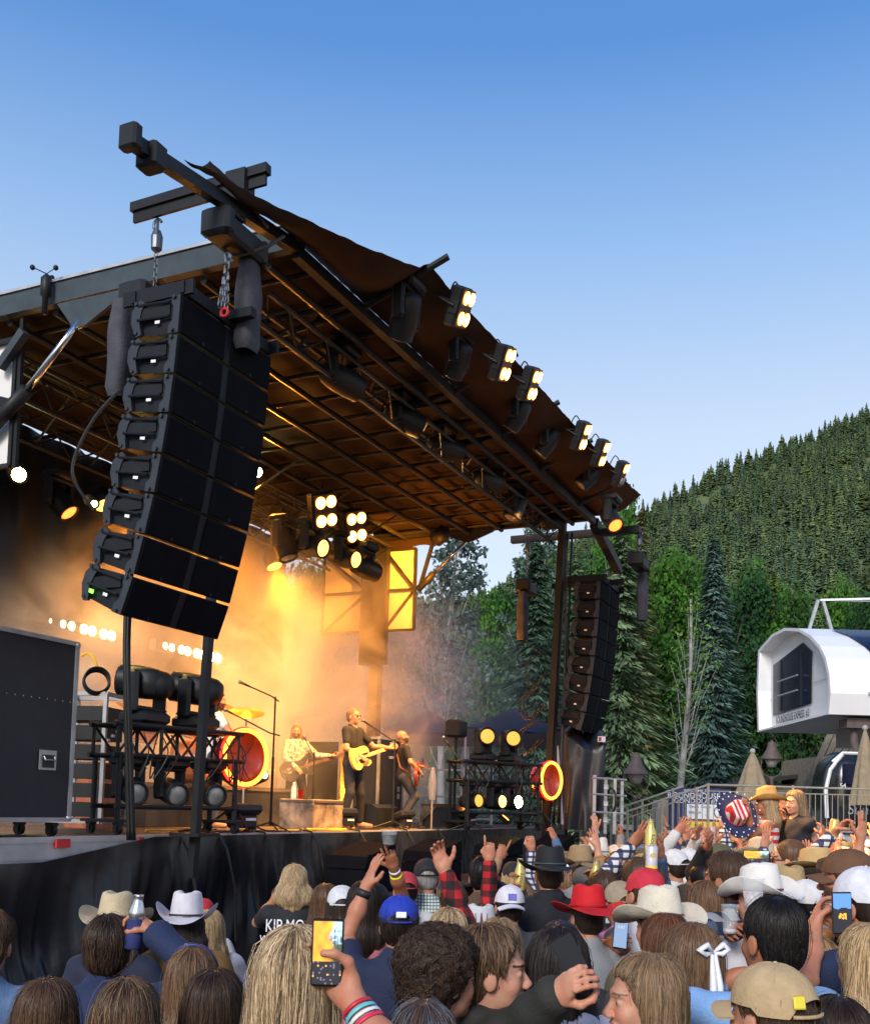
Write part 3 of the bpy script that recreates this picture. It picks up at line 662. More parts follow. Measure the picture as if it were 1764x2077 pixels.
MB().beam((9.42, 3.3, RZ+.1), (9.42, -1.0, RZ+.14), .09, .2).build('roof_edge', m_frame, stg)
m_edge = mat('grey blue roof edge', (.035, .05, .062), .6, metal=.2, var=.2)
g = MB(); g.beam((-.36, 5.2, RZ+.13), (-.36, -1.0, RZ+.17), .1, .22); g.build('roof_edge', m_edge, stg)
MB().beam((-.36, 5.2, RZ+.26), (-.36, -1.0, RZ+.3), .14, .03).build('roof_edge_trim', m_alu, stg)
# trusses (part = one truss)
def truss(mb, a, b, w=.3, h=.3, r=.024, rd=.012, step=.35, tri=False):
    a = Vector(a); b = Vector(b); x, y, z, l = frame(a, b); x = x*w/2; y = y*h/2
    cs = [x+y, -x+y, -x-y, x-y] if not tri else [x+y, -x+y, -y]
    for c in cs: mb.tube([a+c, b+c], r, 6)
    n = max(1, int(l/step))
    for k in range(n):
        p, q = a.lerp(b, k/n), a.lerp(b, (k+1)/n)
        for i in range(len(cs)):
            c, d = cs[i], cs[(i+1) % len(cs)]
            mb.tube([p+(c if k % 2 else d), q+(d if k % 2 else c)], rd, 4)
g = MB(); truss(g, (0, -.38, 7.0), (9.3, -.38, 7.0), .26, .26, .028, .012, .36, tri=True); g.build('lighting_truss', m_frame, stg)
g = MB(); truss(g, (-.2, 3.0, 6.85), (9.3, 3.0, 6.85), .3, .4, .03, .014, .5, tri=True); g.build('rear_truss', m_frame, stg)
g = MB(); truss(g, (-.2, 4.2, 6.9), (9.3, 4.2, 6.9), .3, .4, .03, .014, .6, tri=True); g.build('rear_truss', m_frame, stg)
MB().grid(lambda i, j: (-.32+9.75*i, 3.3+1.9*j, RZ+.16), 40, 6).build('roof_sheet', m_tarp, stg, smooth=True)
for s in (.7, 2.6, 4.6, 6.6, 8.6): MB().tube([(s, 5.2, RZ), (s, 3.2, RZ)], .028, 6).build('purlin', m_frame, stg)
g = MB()
for s in (1.2, 2.2, 3.0, 4.6, 6.2, 7.8): g.tube([(s, 1.95, RZ), (s+.1, 3.0, 6.75)], .018, 5); g.tube([(s+.5, 4.2, 6.75), (s, 3.0, RZ)], .018, 5)
g.build('roof_brace', m_frame, stg)
# end panels, rear columns, gussets, hydraulic rams
def end(sx, s, mirror):
    cu = 3.15 if mirror else 2.39; g = MB(); g.beam((s, cu, DECK-.3 if mirror else 5.6), (s, cu, RZ), .2 if mirror else .045, .2 if mirror else .045); g.build('rear_column', m_frame, stg)
    pt = 7.0; pb = 5.45 if mirror else 5.62
    for (u0, u1) in ((2.35, 3.0), (3.35, 4.35)) if mirror else ((2.44, 4.6),):
        MB().box((s+.03, (u0+u1)/2, (pt+pb)/2), (.02, u1-u0, pt-pb)).build('side_panel', m_panel, stg)
        g = MB()
        for a, b in (((u0, pb), (u0, pt)), ((u1, pb), (u1, pt)), ((u0, pb), (u1, pb)), ((u0, pt), (u1, pt)), ((u0, (pb+pt)/2), (u1, (pb+pt)/2)), ((u0, (pb+pt)/2), (u1, pt)), ((u0, (pb+pt)/2), (u1, pb))):
            g.beam((s-.02, a[0], a[1]), (s-.02, b[0], b[1]), .045)
        g.build('panel_frame', m_frame, stg)
end(0, -.32, False); end(1, 9.36, True)
MB().box((9.3, 3.18, 5.9), (.14, .55, 2.2)).build('hinge_tower', m_frame, stg)
g = MB(); a = son_s(160, 652, -.42); b = son_s(55, 790, -.42); c = son_s(-30, 880, -.42); g.tube([tuple(a), tuple(b)], .036, 10); g.ring(tuple(a), (1, 0, 0), .06, .022, 16, 6); g.build('ram_rod', m_chrome, stg, smooth=True)
g = MB(); g.tube([tuple(b), tuple(c)], .075, 12); g.build('ram_cylinder', m_frame, stg, smooth=True)
g = MB(); g.prism([(a.y+.28, RZ), (a.y-.95, RZ), (a.y-.6, RZ-.05), (a.y-.1, a.z-.07), (a.y+.06, a.z-.05)], -.45, -.41, axis=0); g.build('gusset_plate', m_edge, stg)
q1 = son_s(50, 672, -.4); q2 = son_s(0, 745, -.4); MB().beam(tuple(q1), tuple(q2), .09).build('diagonal_brace', m_edge, stg)
a = son_s(945, 1098, 9.4); b = son_s(880, 1163, 9.4); c = son_s(848, 1195, 9.4); MB().tube([tuple(a), tuple(b)], .035, 10).build('ram_rod', m_chrome, stg, smooth=True)
MB().tube([tuple(b), tuple(c)], .065, 12).build('ram_cylinder', m_frame, stg, smooth=True)
g = MB(); g.prism([(a.y+.45, RZ), (a.y-.55, RZ), (a.y-.12, a.z+.0), (a.y+.04, a.z)], 9.38, 9.43, axis=0); g.build('gusset_plate', m_frame, stg)
MB().beam((9.4, 2.3, 6.2), (9.4, 2.0, RZ), .06).build('diagonal_brace', m_frame, stg)
MB().grid(lambda i, j: (9.45, 5.2-3.2*i, RZ+.1-j*(.28+.05*math.sin(i*19))), 30, 4).build('roof_valance', m_tarp, stg, smooth=True)
MB().grid(lambda i, j: (.2+9.2*i, 5.25+.04*math.sin(i*70), RZ+.15-j*5.45), 90, 4).build('rear_curtain', m_drape, stg, smooth=True)  # dark sheet added to hide the sky behind the smoke; no curtain there
# ---------------------------------------------------------------- speaker columns
m_box = mat('speaker cabinet', (.009, .011, .015), .6, var=.2, bump=.15, bscale=80, spec=.2)
m_grill = mat('speaker grille', (.0035, .004, .0065), .8, var=.2, bump=.3, bscale=200, spec=.08)
m_strip = mat('horn strip', (.085, .088, .095), .5, var=.2)
m_white2 = mat('label white', (.75, .76, .8), .5, var=.05)
m_green = emis('green screen', (.2, 1., .05), 1.6)
def line_array(label, s0, W, prof, hero, group):
    t = sthing('line_array', label, 'speaker column', s0+W/2, prof[0][0], 0, group=group); x0 = -W/2; bu = prof[0][0]
    DEP = .44
    for i in range(8):
        a = Vector((0, prof[i][0]-bu, prof[i][1])); b = Vector((0, prof[i+1][0]-bu, prof[i+1][1])); d = (b-a).normalized(); nrm = Vector((0, -d.z, d.y)); nrm = nrm if nrm.y > 0 else -nrm   # into the cabinet (upstage)
        gap = .012; a2 = a+d*gap; b2 = b-d*gap; L = (b2-a2).length
        def P(x, k, w): return Vector((x, 0, 0)) + a2 + d*(L*k) + nrm*w      # k down the front 0..1, w depth
        g = MB(); kt, kb = .10, .90
        g.add([P(x0, 0, 0), P(x0+W, 0, 0), P(x0+W, 1, 0), P(x0, 1, 0), P(x0+.04, kt, DEP), P(x0+W-.04, kt, DEP), P(x0+W-.04, kb, DEP), P(x0+.04, kb, DEP)], [(0, 1, 2, 3), (7, 6, 5, 4), (0, 4, 5, 1), (1, 5, 6, 2), (2, 6, 7, 3), (3, 7, 4, 0)])
        cab = g.build('speaker_box', m_box, t)
        g = MB()
        for (xa, xb) in ((x0+.01, -.052), (.052, x0+W-.01)):
            g.add([P(xa, .035, -.012), P(xb, .035, -.012), P(xb, .965, -.012), P(xa, .965, -.012), P(xa, .01, .0), P(xb, .01, .0), P(xb, .99, .0), P(xa, .99, .0)], [(0, 1, 2, 3), (0, 4, 5, 1), (1, 5, 6, 2), (2, 6, 7, 3), (3, 7, 4, 0)])
        g.build('grille', m_grill, cab)
        g = MB()
        for xc in (-.03, .03): g.add([P(xc-.022, .03, .006), P(xc+.022, .03, .006), P(xc+.022, .97, .006), P(xc-.022, .97, .006)], [(0, 1, 2, 3)])
        g.build('horn_strip', m_strip, cab)
        g = MB()
        for xc in (-.12-W*.17, .12+W*.17): g.add([P(xc-.014, .87, -.015), P(xc+.014, .87, -.015), P(xc+.014, .96, -.015), P(xc-.014, .96, -.015)], [(0, 1, 2, 3)])
        g.build('badge', m_box, cab)
        g = MB()      # rigging plates on the near side
        fr = [(0.0, .0), (.0, .07), (.2, .085), (.3, .06), (.65, .065), (.78, .10), (1.0, .10), (1.0, .0)]
        vs = [P(x0-.012, k, w) for k, w in fr]+[P(x0-.002, k, w) for k, w in fr]; n = len(fr)
        g.add(vs, [tuple(range(n)), tuple(range(2*n-1, n-1, -1))]+[(j, j+n, (j+1) % n+n, (j+1) % n) for j in range(n)])
        m_rg = mat('rigging steel', (.020, .025, .034), .5, metal=.2, var=.2)
        for k, w in ((.05, .05), (.93, .05)): g.lathe([(.016, 0), (.016, .022)], P(x0-.012, k, w), (-1, 0, 0), 8)
        g.build('front_rigging_plate', m_rg, cab); g = MB()
        re = [(.0, .40), (.08, .44), (.3, .485), (.6, .485), (.85, .45), (1.0, .42), (.95, .37), (.6, .40), (.3, .385), (.1, .355)]
        vs = [P(x0-.02, k, w) for k, w in re]+[P(x0+.01, k, w) for k, w in re]; n = len(re)
        g.add(vs, [tuple(range(n)), tuple(range(2*n-1, n-1, -1))]+[(j, j+n, (j+1) % n+n, (j+1) % n) for j in range(n)])
        for k, w in ((.1, .44), (.9, .42)): g.lathe([(.016, 0), (.016, .022)], P(x0-.012, k, w), (-1, 0, 0), 8)
        g.build('rear_rigging_plate', m_rg, cab)
        g = MB()
        for k in (.16, .55): g.tube([P(x0-.02, k, .09), P(x0-.02, k, .42)], .012, 6)
        g.box(P(x0-.004, .36, .25), (.006, .3, .10)); g.build('handle_rib', m_box, cab)
        g = MB(); ww = .19; g.add([P(x0-.014, .62, ww), P(x0-.014, .62, ww+.05), P(x0-.014, .70, ww+.05), P(x0-.014, .70, ww)], [(0, 1, 2, 3)])
        g.build('label_plate', m_white2, cab)
        if i == 7 and hero:
            g = MB(); g.add([P(x0-.016, .66, .34), P(x0-.016, .66, .41), P(x0-.016, .76, .41), P(x0-.016, .76, .34)], [(0, 1, 2, 3)]); g.build('status_screen', m_green, cab)
    zt = prof[0][1]
    g = MB(); g.box((x0+.03, .26, zt+.06), (.03, .72, .12)); g.box((x0+W-.03, .26, zt+.06), (.03, .72, .12)); g.box((0, .0, zt+.06), (W, .04, .1)); g.box((0, .5, zt+.06), (W, .04, .1)); g.beam((0, -.25, zt+.09), (0, 1.1, zt+.09), .08); g.build('fly_frame', m_box, t)
    return t
pn = [(-.87, 6.245), (-.855, 5.91), (-.83, 5.58), (-.795, 5.255), (-.745, 4.93), (-.69, 4.605), (-.61, 4.275), (-.52, 3.945), (-.40, 3.615)]
pf = [(-1.20, 6.19), (-1.19, 5.855), (-1.175, 5.52), (-1.15, 5.185), (-1.12, 4.85), (-1.08, 4.515), (-1.03, 4.185), (-.97, 3.855), (-.88, 3.53)]
line_array('large near column of eight black line speakers hanging left of the stage', -1.75, 1.30, pn, True, 'hanging speaker columns')
line_array('smaller far column of eight line speakers hanging right of the stage by the trees', 9.5, 1.25, pf, False, 'hanging speaker columns')
# ---------------------------------------------------------------- chain hoists
m_bag = mat('chain bag canvas', (.045, .047, .060), .8, var=.3, bump=.3, bscale=40)
def chain(mb, a, b, r=.012, link_=.05):
    a = Vector(a); b = Vector(b); n = max(2, int((b-a).length/(link_*.8))); x, y, z, l = frame(a, b)
    for k in range(n):
        c = a.lerp(b, (k+.5)/n); w = x if k % 2 else y
        mb.tube([c+z*link_*.5*math.cos(q)+w*r*1.6*math.sin(q) for q in [i*math.pi/3 for i in range(6)]], r*.45, 4, closed=True)
def hoist(label, s, u, z, ln, bag_u, bag_l, hook, hook_z, rot=0., up_hook=True):
    t = sthing('chain_hoist', label, 'chain hoist', s, u, z, rot, group='chain hoists that carry the speaker columns')
    g = MB(); g.bbox((0, 0, 0), (ln, .26, .20), .03); g.bbox((-ln*.42, 0, .03), (ln*.2, .30, .24), .03); g.bbox((ln*.45, 0, 0), (ln*.1, .28, .22), .02)
    for k in range(5): g.box((-ln*.32+k*.035, 0, .115), (.012, .26, .03))
    g.build('motor_body', m_dkplastic, t)
    g = MB()
    def bg(i, j):
        a = 2*math.pi*i; q = .8+.2*min(1, j*3); q *= 1 if j < .93 else .75
        se = 1/(abs(math.cos(a))**4+abs(math.sin(a))**4)**.25; q *= se*(1+.05*math.sin(j*9+a*2)); return (bag_u+.12*q*math.cos(a), .09*q*math.sin(a), -.1-bag_l*j)
    g.grid(bg, 20, 12, closed=True); g.build('chain_bag', m_bag, t, smooth=True)
    g = MB(); chain(g, (0, 0, .1), (0, 0, hook_z)); g.build('chain', m_chain, t)
    g = MB(); g.lathe([(.02, 0), (.05, .03), (.055, .14), (.035, .2)], (0, 0, hook_z), n=10); g.tube([Vector((0, .045*math.sin(q), hook_z+.26-.05*math.cos(q))) for q in [k*.55 for k in range(9)]], .013, 6); g.tube([(0, 0, hook_z+.2), (0, 0, hook_z+.32)], .015, 6); g.build('hook', mat('hook steel', (.12, .13, .15), .4, metal=.7), t)
    return t
h1 = hoist('black chain hoist on top of the near speaker column with its chain bag behind', -1.12, -.05, 6.52, .62, -.38, .85, True, .55)
text('STAGEMAKER', .07, m_white2, h1, (.02, -.134, .0), (R(90), 0, 0), extrude=.001)
hq = son_s(478, 487, -1.15); hoist('black chain hoist hanging beside the outrigger beam with a long grey chain bag', hq.x, hq.y, hq.z, .62, .22, .80, True, .32)
hoist('black chain hoist above the far speaker column with a hanging bag', 10.2, -1.7, 6.62, .55, .30, .9, True, .3)
hoist('far chain hoist behind the right post with a narrow chain bag', 9.85, .3, 6.2, .5, -.2, .9, True, .7)
ss_ = sthing('shackle_chain', 'silver chain with red shackle at the front pick of the near speaker column', 'chain', -1.32, -.98, -.12)
g = MB(); 
for q in range(3): chain(g, (.0+q*.015, 0, 6.9), (.02-q*.02, .02*q, 6.42), .016, .06)
g.build('chain_loops', m_chain, ss_)
MB().ring((0, 0, 6.38), (1, 0, 0), .035, .013, 12, 6).build('red_shackle', m_redp, ss_)
# cables hanging at the columns
def cable(label, pts, r=.014, name='hanging_cable', m=m_cable, group=None):
    p0 = Vector(pts[0]); t = tag(MB().tube([tuple(Vector(p)-p0) for p in pts], r, 6).build(name, m), label, 'cable', group); t.location = S(*p0); t.rotation_euler = (0, 0, SROT); return t
def curve(P, n=8):   # catmull rom
    P = [Vector(p) for p in P]; out = []
    for i in range(len(P)-1):
        p0, p1, p2, p3 = P[max(i-1, 0)], P[i], P[i+1], P[min(i+2, len(P)-1)]
        for k in range(n):
            t_ = k/n; out.append(.5*((2*p1)+(p2-p0)*t_+(2*p0-5*p1+4*p2-p3)*t_*t_+(3*p1-p0-3*p2+p3)*t_**3))
    return out+[P[-1]]
cable('loop of black signal cable bulging left of the near speaker column', curve([(-1.79, -.3, 5.5), (-1.9, -.12, 5.2), (-1.95, .0, 4.8), (-1.85, -.15, 4.5)]))
cable('round loop of black cable beside the hoist on the outrigger', curve([(-.9, -1.1, 7.2), (-1.15, -1.0, 7.3), (-1.3, -.85, 7.1), (-1.2, -.9, 6.85), (-1.0, -1.1, 6.95), (-.8, -1.2, 7.15)]), .016)
cable('thin black cable falling from the outrigger hoist to the column', curve([(-.85, -1.1, 7.1), (-.9, -.9, 6.7), (-1.1, -.8, 6.5), (-1.3, -.75, 6.35)]), .01)
bun = sthing('cable_bundle', 'thick bundle of black cables running down from the near column to the deck', 'cables', 0, 0, 0)
b0 = spx(258, 1262, 9.6); b1 = spx(266, 1704, 9.75); bm = spx(258, 1400, 9.6)
for k in range(6):
    o_ = Vector((.018*math.cos(k*1.05), .018*math.sin(k*1.05), 0)); P_ = [b0+o_*1.6+Vector((0, 0, 1.4)), b0+o_*1.2, bm+o_*1.2, (b1+bm)/2+o_*1.4, b1+o_*1.6]
    MB().tube(curve(P_, 5), .015, 6).build('cable_strand', m_cable, bun, smooth=True)
# anemometer
a0 = son_s(90, 640, -.36); a0 = son_s(90, 636, -.5); t = sthing('anemometer', 'small cup anemometer on a stalk above the roof edge', 'wind gauge', -.5, a0.y, a0.z)
MB().lathe([(.03, 0), (.03, .18), (.055, .2), (.055, .38), (.02, .42)], n=10).build('sensor_body', m_dkplastic, t, smooth=True)
g = MB()
for k in range(3): q = k*2.1+.4; g.tube([(0, 0, .43), (.13*math.cos(q), .13*math.sin(q), .46)], .006, 4); g.ball((.14*math.cos(q), .14*math.sin(q), .46), .028, 8, 6)
g.build('cups', m_dkplastic, t)
# ================================================================ stage lights and smoke
m_lens = emis('lit amber lens', (1, .62, .2), 3.6, (.9, .8, .6)); m_lensr = emis('lit orange lens', (1, .28, .03), 6); m_lensred = emis('lit red lens', (1, .07, .01), 5)
m_lensb = emis('bright bar lens', (1, .7, .28), 22); m_lensy = emis('lit yellow lens', (1, .93, .35), 40); m_off = mat('unlit glass lens', (.25, .25, .24), .15, spec=.9); m_neon = emis('neon ring', (1, .20, .015), 4.5); m_neon2 = emis('red glow edge', (1, .02, .01), 2.2)
m_brass = mat('amber glow housing', (.10, .09, .08), .5)  # plain warm grey base colour without emission
def lamp_data(kind, col, e, **k):
    l = bpy.data.lights.new('lamp', kind); l.energy = e; l.color = col
    for a, b in k.items(): setattr(l, a, b)
    return l
def lampobj(parent, l, loc, dirv=None, name='lamp_light'):
    o = bpy.data.objects.new(name, l); scene.collection.objects.link(o); o.parent = parent; o.location = loc
    if dirv is not None: o.rotation_euler = (-Vector(dirv)).to_track_quat('Z', 'Y').to_euler()
    return o
def aim(o, d, spin=0):    # turn a thing so that its local +Y looks along d (stage frame)
    D_ = SD*d[0] - SN*d[1] + Vector((0, 0, d[2])); D_.normalize()
    q = D_.to_track_quat('Y', 'Z'); o.rotation_euler = (q.to_matrix() @ Euler((0, spin, 0)).to_matrix()).to_euler()
    return o
def blinder(label, s, u, z, d, energy=60, off=(), grp='four lamp blinders along the canopy edge', sc=1., spin=0., amb=(1, .5, .14)):
    t = sthing('blinder_light', label, 'stage light', s, u, z, group=grp); t.scale = (sc,)*3
    g = MB(); g.bbox((0, -.08, 0), (.44, .18, .56), .03); g.box((0, .02, 0), (.40, .03, .52)); 
    for sx in (-1, 1): g.box((sx*.225, -.06, 0), (.02, .12, .2))
    g.build('housing', m_dkplastic, t)
    g = MB(); g.tube([(-.25, -.06, 0), (-.26, -.3, .05), (.26, -.3, .05), (.25, -.06, 0)], .016, 6); g.build('yoke', m_frame, t)
    for i, (x, zz) in enumerate(((-.10, .14), (.10, .14), (-.10, -.14), (.10, -.14))):
        MB().lathe([(.078, .03), (.085, .045), (.07, .055), (.0, .062)], (x, .01, zz), (0, 1, 0), 16, caps=False).build('lens', m_off if i in off else m_lens, t, smooth=True)
        if i not in off: MB().ring((x, .05, zz), (0, 1, 0), .083, .010, 20, 6).build('lens_rim', m_lensr, t, smooth=True)  # glowing ring added to imitate the orange edge of the glare
    MB().tube(curve([(-.1, -.18, .24), (-.25, -.35, .3), (-.35, -.42, .05), (-.4, -.38, -.2)]), .012, 5).build('power_cable', m_cable, t)
    aim(t, d, spin)
    lampobj(t, lamp_data('SPOT', amb, energy, spot_size=R(95), spot_blend=.6, shadow_soft_size=.12), (0, .12, 0), (0, 1, 0))
    return t
bl = [(940, 625), (1025, 738), (1080, 780), (1183, 885), (1222, 920), (1262, 962)]
bn = ['topmost', 'second from the top', 'third from the top', 'fourth from the top', 'fifth from the top', 'lowest']
for k, (x, y) in enumerate(bl):
    p = son_u(x, y, -1.95)
    blinder(bn[k]+' of the lit four lamp blinders on the canopy edge' if k < 5 else 'lowest canopy blinder, two of its four lamps dark', p.x, -1.95, p.z, (.15, -1, -.42), 3200, off=(2, 3) if k == 5 else (), sc=.74, spin=.35)
for k, (x, y) in enumerate([(658, 1036), (720, 1068)]):
    p = spx(x, y, 15.2+k*1.1); blinder(['left four lamp blinder glaring through smoke above the band', 'right four lamp blinder glaring through smoke near the side panels'][k], p.x, p.y, p.z, (-.35, -1, -.35), 160, grp='blinders in the smoke', sc=.95, spin=.35)
def moving_head(label, s, u, z, d, lens=None, energy=0, sc=1., grp='moving head lights on the roof', up=False, body=m_dkplastic, col=(1, .5, .15), size=R(40)):
    t = sthing('moving_head', label, 'stage light', s, u, z, group=grp); t.scale = (sc,)*3; f_ = 1 if up else -1
    g = MB(); g.bbox((0, 0, f_*.06), (.40, .34, .12), .03); g.build('base', body, t)
    g = MB()
    for sx in (-1, 1): g.bbox((sx*.20, 0, f_*.30), (.07, .16, .42), .03)
    g.bbox((0, 0, f_*.14), (.44, .2, .05), .02); g.build('yoke', body, t)
    h = bpy.data.objects.new('head', None); dv = Vector(d).normalized(); x, y, zz, _ = frame((0, 0, 0), dv); M_ = Matrix((x, y, zz)).transposed()
    def T(p): return M_ @ Vector(p) + Vector((0, 0, f_*.40))
    g = MB(); ax = M_ @ Vector((0, 0, 1)); g.bbox((0, 0, f_*.40+.0), (.30, .27, .36), .05, M_) if up and lens is None else None; g.lathe([(.09, -.25), (.13, -.2), (.155, -.05), (.16, .1), (.15, .24), (.155, .26), (.13, .27), (.12, .235)], (0, 0, f_*.40), ax, 16); hd = g.build('head', body, t, smooth=True)
    MB().lathe([(.12, .24), (.08, .262), (.0, .27)], (0, 0, f_*.40), ax, 16, caps=False).build('lens', lens or m_off, hd, smooth=True)
    if not up: MB().tube(curve([(.1, .1, 0), (.3, .15, -.15), (.28, .1, -.4), (.4, .1, .05)]), .01, 5).build('power_cable', m_cable, t)
    if energy: lampobj(t, lamp_data('SPOT', col, energy, spot_size=size, spot_blend=.5, shadow_soft_size=.08), tuple(Vector((0, 0, f_*.4))+ax*.3), tuple(ax))
    return t
for k, (x, y) in enumerate([(825, 592), (932, 697), (1052, 815), (1112, 872), (1195, 948)]):
    p = son_u(x, y-12, -1.5); moving_head(['first unlit moving head under the canopy edge, nearest the strut end', 'second unlit moving head under the canopy edge', 'third unlit moving head under the canopy edge', 'fourth and smallest looking unlit moving head under the canopy edge', 'unlit moving head under the canopy edge below the fifth blinder'][k], p.x, -1.5, p.z+.05, [(.5, .6, -.9), (.35, .6, -.9), (.05, .62, -.9), (-.1, .62, -.9), (-.5, .7, -.9)][k], sc=.78 if k else .9, energy=(450, 1000, 1350, 1350, 800)[k], col=(1, .46, .10), size=R(50))  # spots added in these heads to light the band; lenses stay dark
for k, (x, y) in enumerate([(694, 700), (820, 785), (903, 850), (990, 920), (1048, 975), (1113, 1010)]):
    p = son_u(x, y, -.38); moving_head(['moving head on the truss with a pale front lens, nearest the near column', 'second moving head along the lighting truss', 'third moving head along the lighting truss, its lens towards the crowd', 'fourth truss moving head with a reddish sheen', 'fifth truss moving head hanging near the right post', 'last truss moving head beside the top of the right post'][k], p.x, -.38, p.z-.0, [(.9, -.3, -.1), (.6, -.6, -.3), (.9, -.4, 0), (.9, -.2, .1), (-.3, .2, -.9), (.9, -.3, .2)][k], sc=1.0, lens=m_off)
p = son_u(1238, 1005, -1.85); moving_head('moving head with glowing red face at the canopy tip', p.x, -1.85, p.z, (-.5, -.55, -.75), lens=m_lensred, sc=.9)
for k, (x, y, Y, d) in enumerate([(633, 1080, 15.4, (-.2, -1, -.3)), (700, 1108, 16.4, (-.2, -1, -.25)), (740, 1130, 16.6, (.9, -.3, -.1)), (577, 1075, 15.5, (0, -.4, -1)), (122, 985, 14.5, (.2, -.8, -.9))]):
    p = spx(x, y-28, Y); moving_head(['orange glowing moving head left in the smoke', 'orange glowing moving head right in the smoke', 'moving head with pale lens hanging left of the side panel', 'unlit moving head hidden in the smoke above the band', 'small red glowing moving head in the dark left of the near column'][k], p.x, p.y, p.z, d, lens=[m_lensr, m_lensr, m_off, m_off, m_lensred][k], grp='moving heads on the rear truss')
# two glaring spots with star points
def spotlight(label, x, y, Y, d, col, e, lens, r=.09, size=R(70)):
    p = spx(x, y, Y); t = sthing('spotlight', label, 'stage light', p.x, p.y, p.z)
    MB().lathe([(.06, -.3), (r+.03, -.25), (r+.03, .0), (r, .01)], n=14, axis=(0, 1, 0)).build('housing', m_dkplastic, t, smooth=True)
    MB().lathe([(r, .0), (r*.7, .03), (0, .04)], n=16, axis=(0, 1, 0), caps=False).build('lens', lens, t, smooth=True)
    aim(t, d); lampobj(t, lamp_data('SPOT', col, e, spot_size=size, spot_blend=.5, shadow_soft_size=.06), (0, .08, 0), (0, 1, 0)); return t
AMB = (1.0, .31, .016)
spotlight('glaring yellow white spotlight at the left edge below the side panel', 38, 962, 13.5, (-.5, -.75, -.45), (1, .85, .3), 120, m_lensy, .10)
spotlight('glaring warm spotlight right beside the near speaker column', 521, 957, 15.5, (-.6, -.8, -.3), AMB, 140, m_lensy, .085)
spotlight('small warm spotlight just under the glaring one beside the column', 513, 982, 15.8, (-.6, -.8, -.6), AMB, 150, m_lens, .05)
spotlight('small greenish spot glowing left of the near column', 191, 1021, 13, (-.5, -.8, -.4), (.6, 1, .3), 15, emis('greenish lens', (.7, 1., .35), 8), .045)
# light bars of eight round lamps
def bar(label, x0, y0, x1, y1, Y0, Y1, n=8):
    a = spx(x0, y0, Y0); b = spx(x1, y1, Y1); t = sthing('light_bar', label, 'light bar', a.x, a.y, a.z, group='light bars behind the band'); v = b-a
    MB().beam((-.1, .07, 0), tuple(v+Vector((.1, .07, 0))), .14, .16).build('bar_housing', m_dkplastic, t)
    for k in range(n):
        q = (k+.5)/n + (.012 if k % 2 else -.012)*-1; c = v*q
        MB().lathe([(.075, -.02), (.07, .0), (.05, .015), (0, .02)], tuple(c), (0, -1, 0), 14, caps=False).build('lens', m_lensb, t, smooth=True)
    lampobj(t, lamp_data('SPOT', AMB, 80, spot_size=R(140), spot_blend=.7, shadow_soft_size=.3), tuple(v*.5+Vector((0, -.15, 0))), (-.2, -1, -.05))
    return t
bar('left bar of eight round glowing lamps behind the band', 76, 1253, 240, 1292, 15.0, 15.8)
bar('right bar of eight round glowing lamps behind the band', 326, 1308, 452, 1337, 15.6, 16.6)
for k, (x, y, Y, s_) in enumerate([(192, 1448, 14.3, .07), (190, 1467, 14.3, .07), (535, 1572, 14.5, .06)]):
    spotlight(['upper of two small round lamps glowing beside the open rack', 'lower of two small round lamps glowing beside the open rack', 'small glaring lamp on the deck beside the drum riser'][k], x, y, Y, (-.3, -1, .3), AMB, 40, m_lens, s_)
# wash lamps added under the roof to light the smoke, roof and panels
for k, (s, u, z, d, e) in enumerate([(1.2, 4.4, 6.6, (.1, -.5, -1), 45), (3.4, 4.6, 6.5, (0, -.6, -1), 130), (5.6, 4.6, 6.5, (-.1, -.6, -1), 300), (7.6, 4.4, 6.5, (0, -.5, -1), 480), (8.1, 1.3, 6.85, (.45, .85, -.28), 520)]):
    t = sthing('wash_light', ['amber wash light on the rear truss above the open rack', 'amber wash light on the rear truss above the drummer', 'amber wash light on the rear truss above the band', 'amber wash light on the rear truss near the side panels', 'amber wash light under the roof shining on the side panels'][k], 'stage light', s, u, z, group='amber wash lights on the rear truss')
    MB().lathe([(.08, -.2), (.14, -.12), (.15, .1)], axis=(0, 1, 0), n=14).build('housing', m_dkplastic, t, smooth=True); MB().lathe([(.14, .1), (0, .13)], axis=(0, 1, 0), n=14, caps=False).build('lens', m_lensr, t, smooth=True)
    aim(t, d); lampobj(t, lamp_data('SPOT', AMB, e, spot_size=R(120), spot_blend=.8, shadow_soft_size=.15), (0, .2, 0), (0, 1, 0))
for k, (s, u, e) in enumerate([(.6, 4.2, 50), (3.0, 4.3, 90), (5.6, 4.3, 190), (7.3, 2.7, 1500), (8.6, .9, 260)]):  # added amber uplights, no fixtures known there; they light smoke, panels and array
    t = sthing('uplight', ['amber uplight on the deck behind the open rack', 'amber uplight on the deck behind the drums', 'amber uplight on the deck behind the guitar case', 'amber uplight on the deck near the rear column', 'amber uplight on the deck beside the right post'][k], 'stage light', s, u, DECK, group='amber uplights on the deck')
    MB().bbox((0, 0, .1), (.3, .25, .2), .03).build('housing', m_dkplastic, t); MB().box((0, 0, .205), (.24, .18, .01)).build('lens', m_lensr, t)
    lampobj(t, lamp_data('SPOT', AMB, e, spot_size=R(130), spot_blend=.8, shadow_soft_size=.15), (0, 0, .28), (0, -.25, 1) if k < 3 else ((.62, .18, 1) if k == 3 else (.3, -.55, .95)))
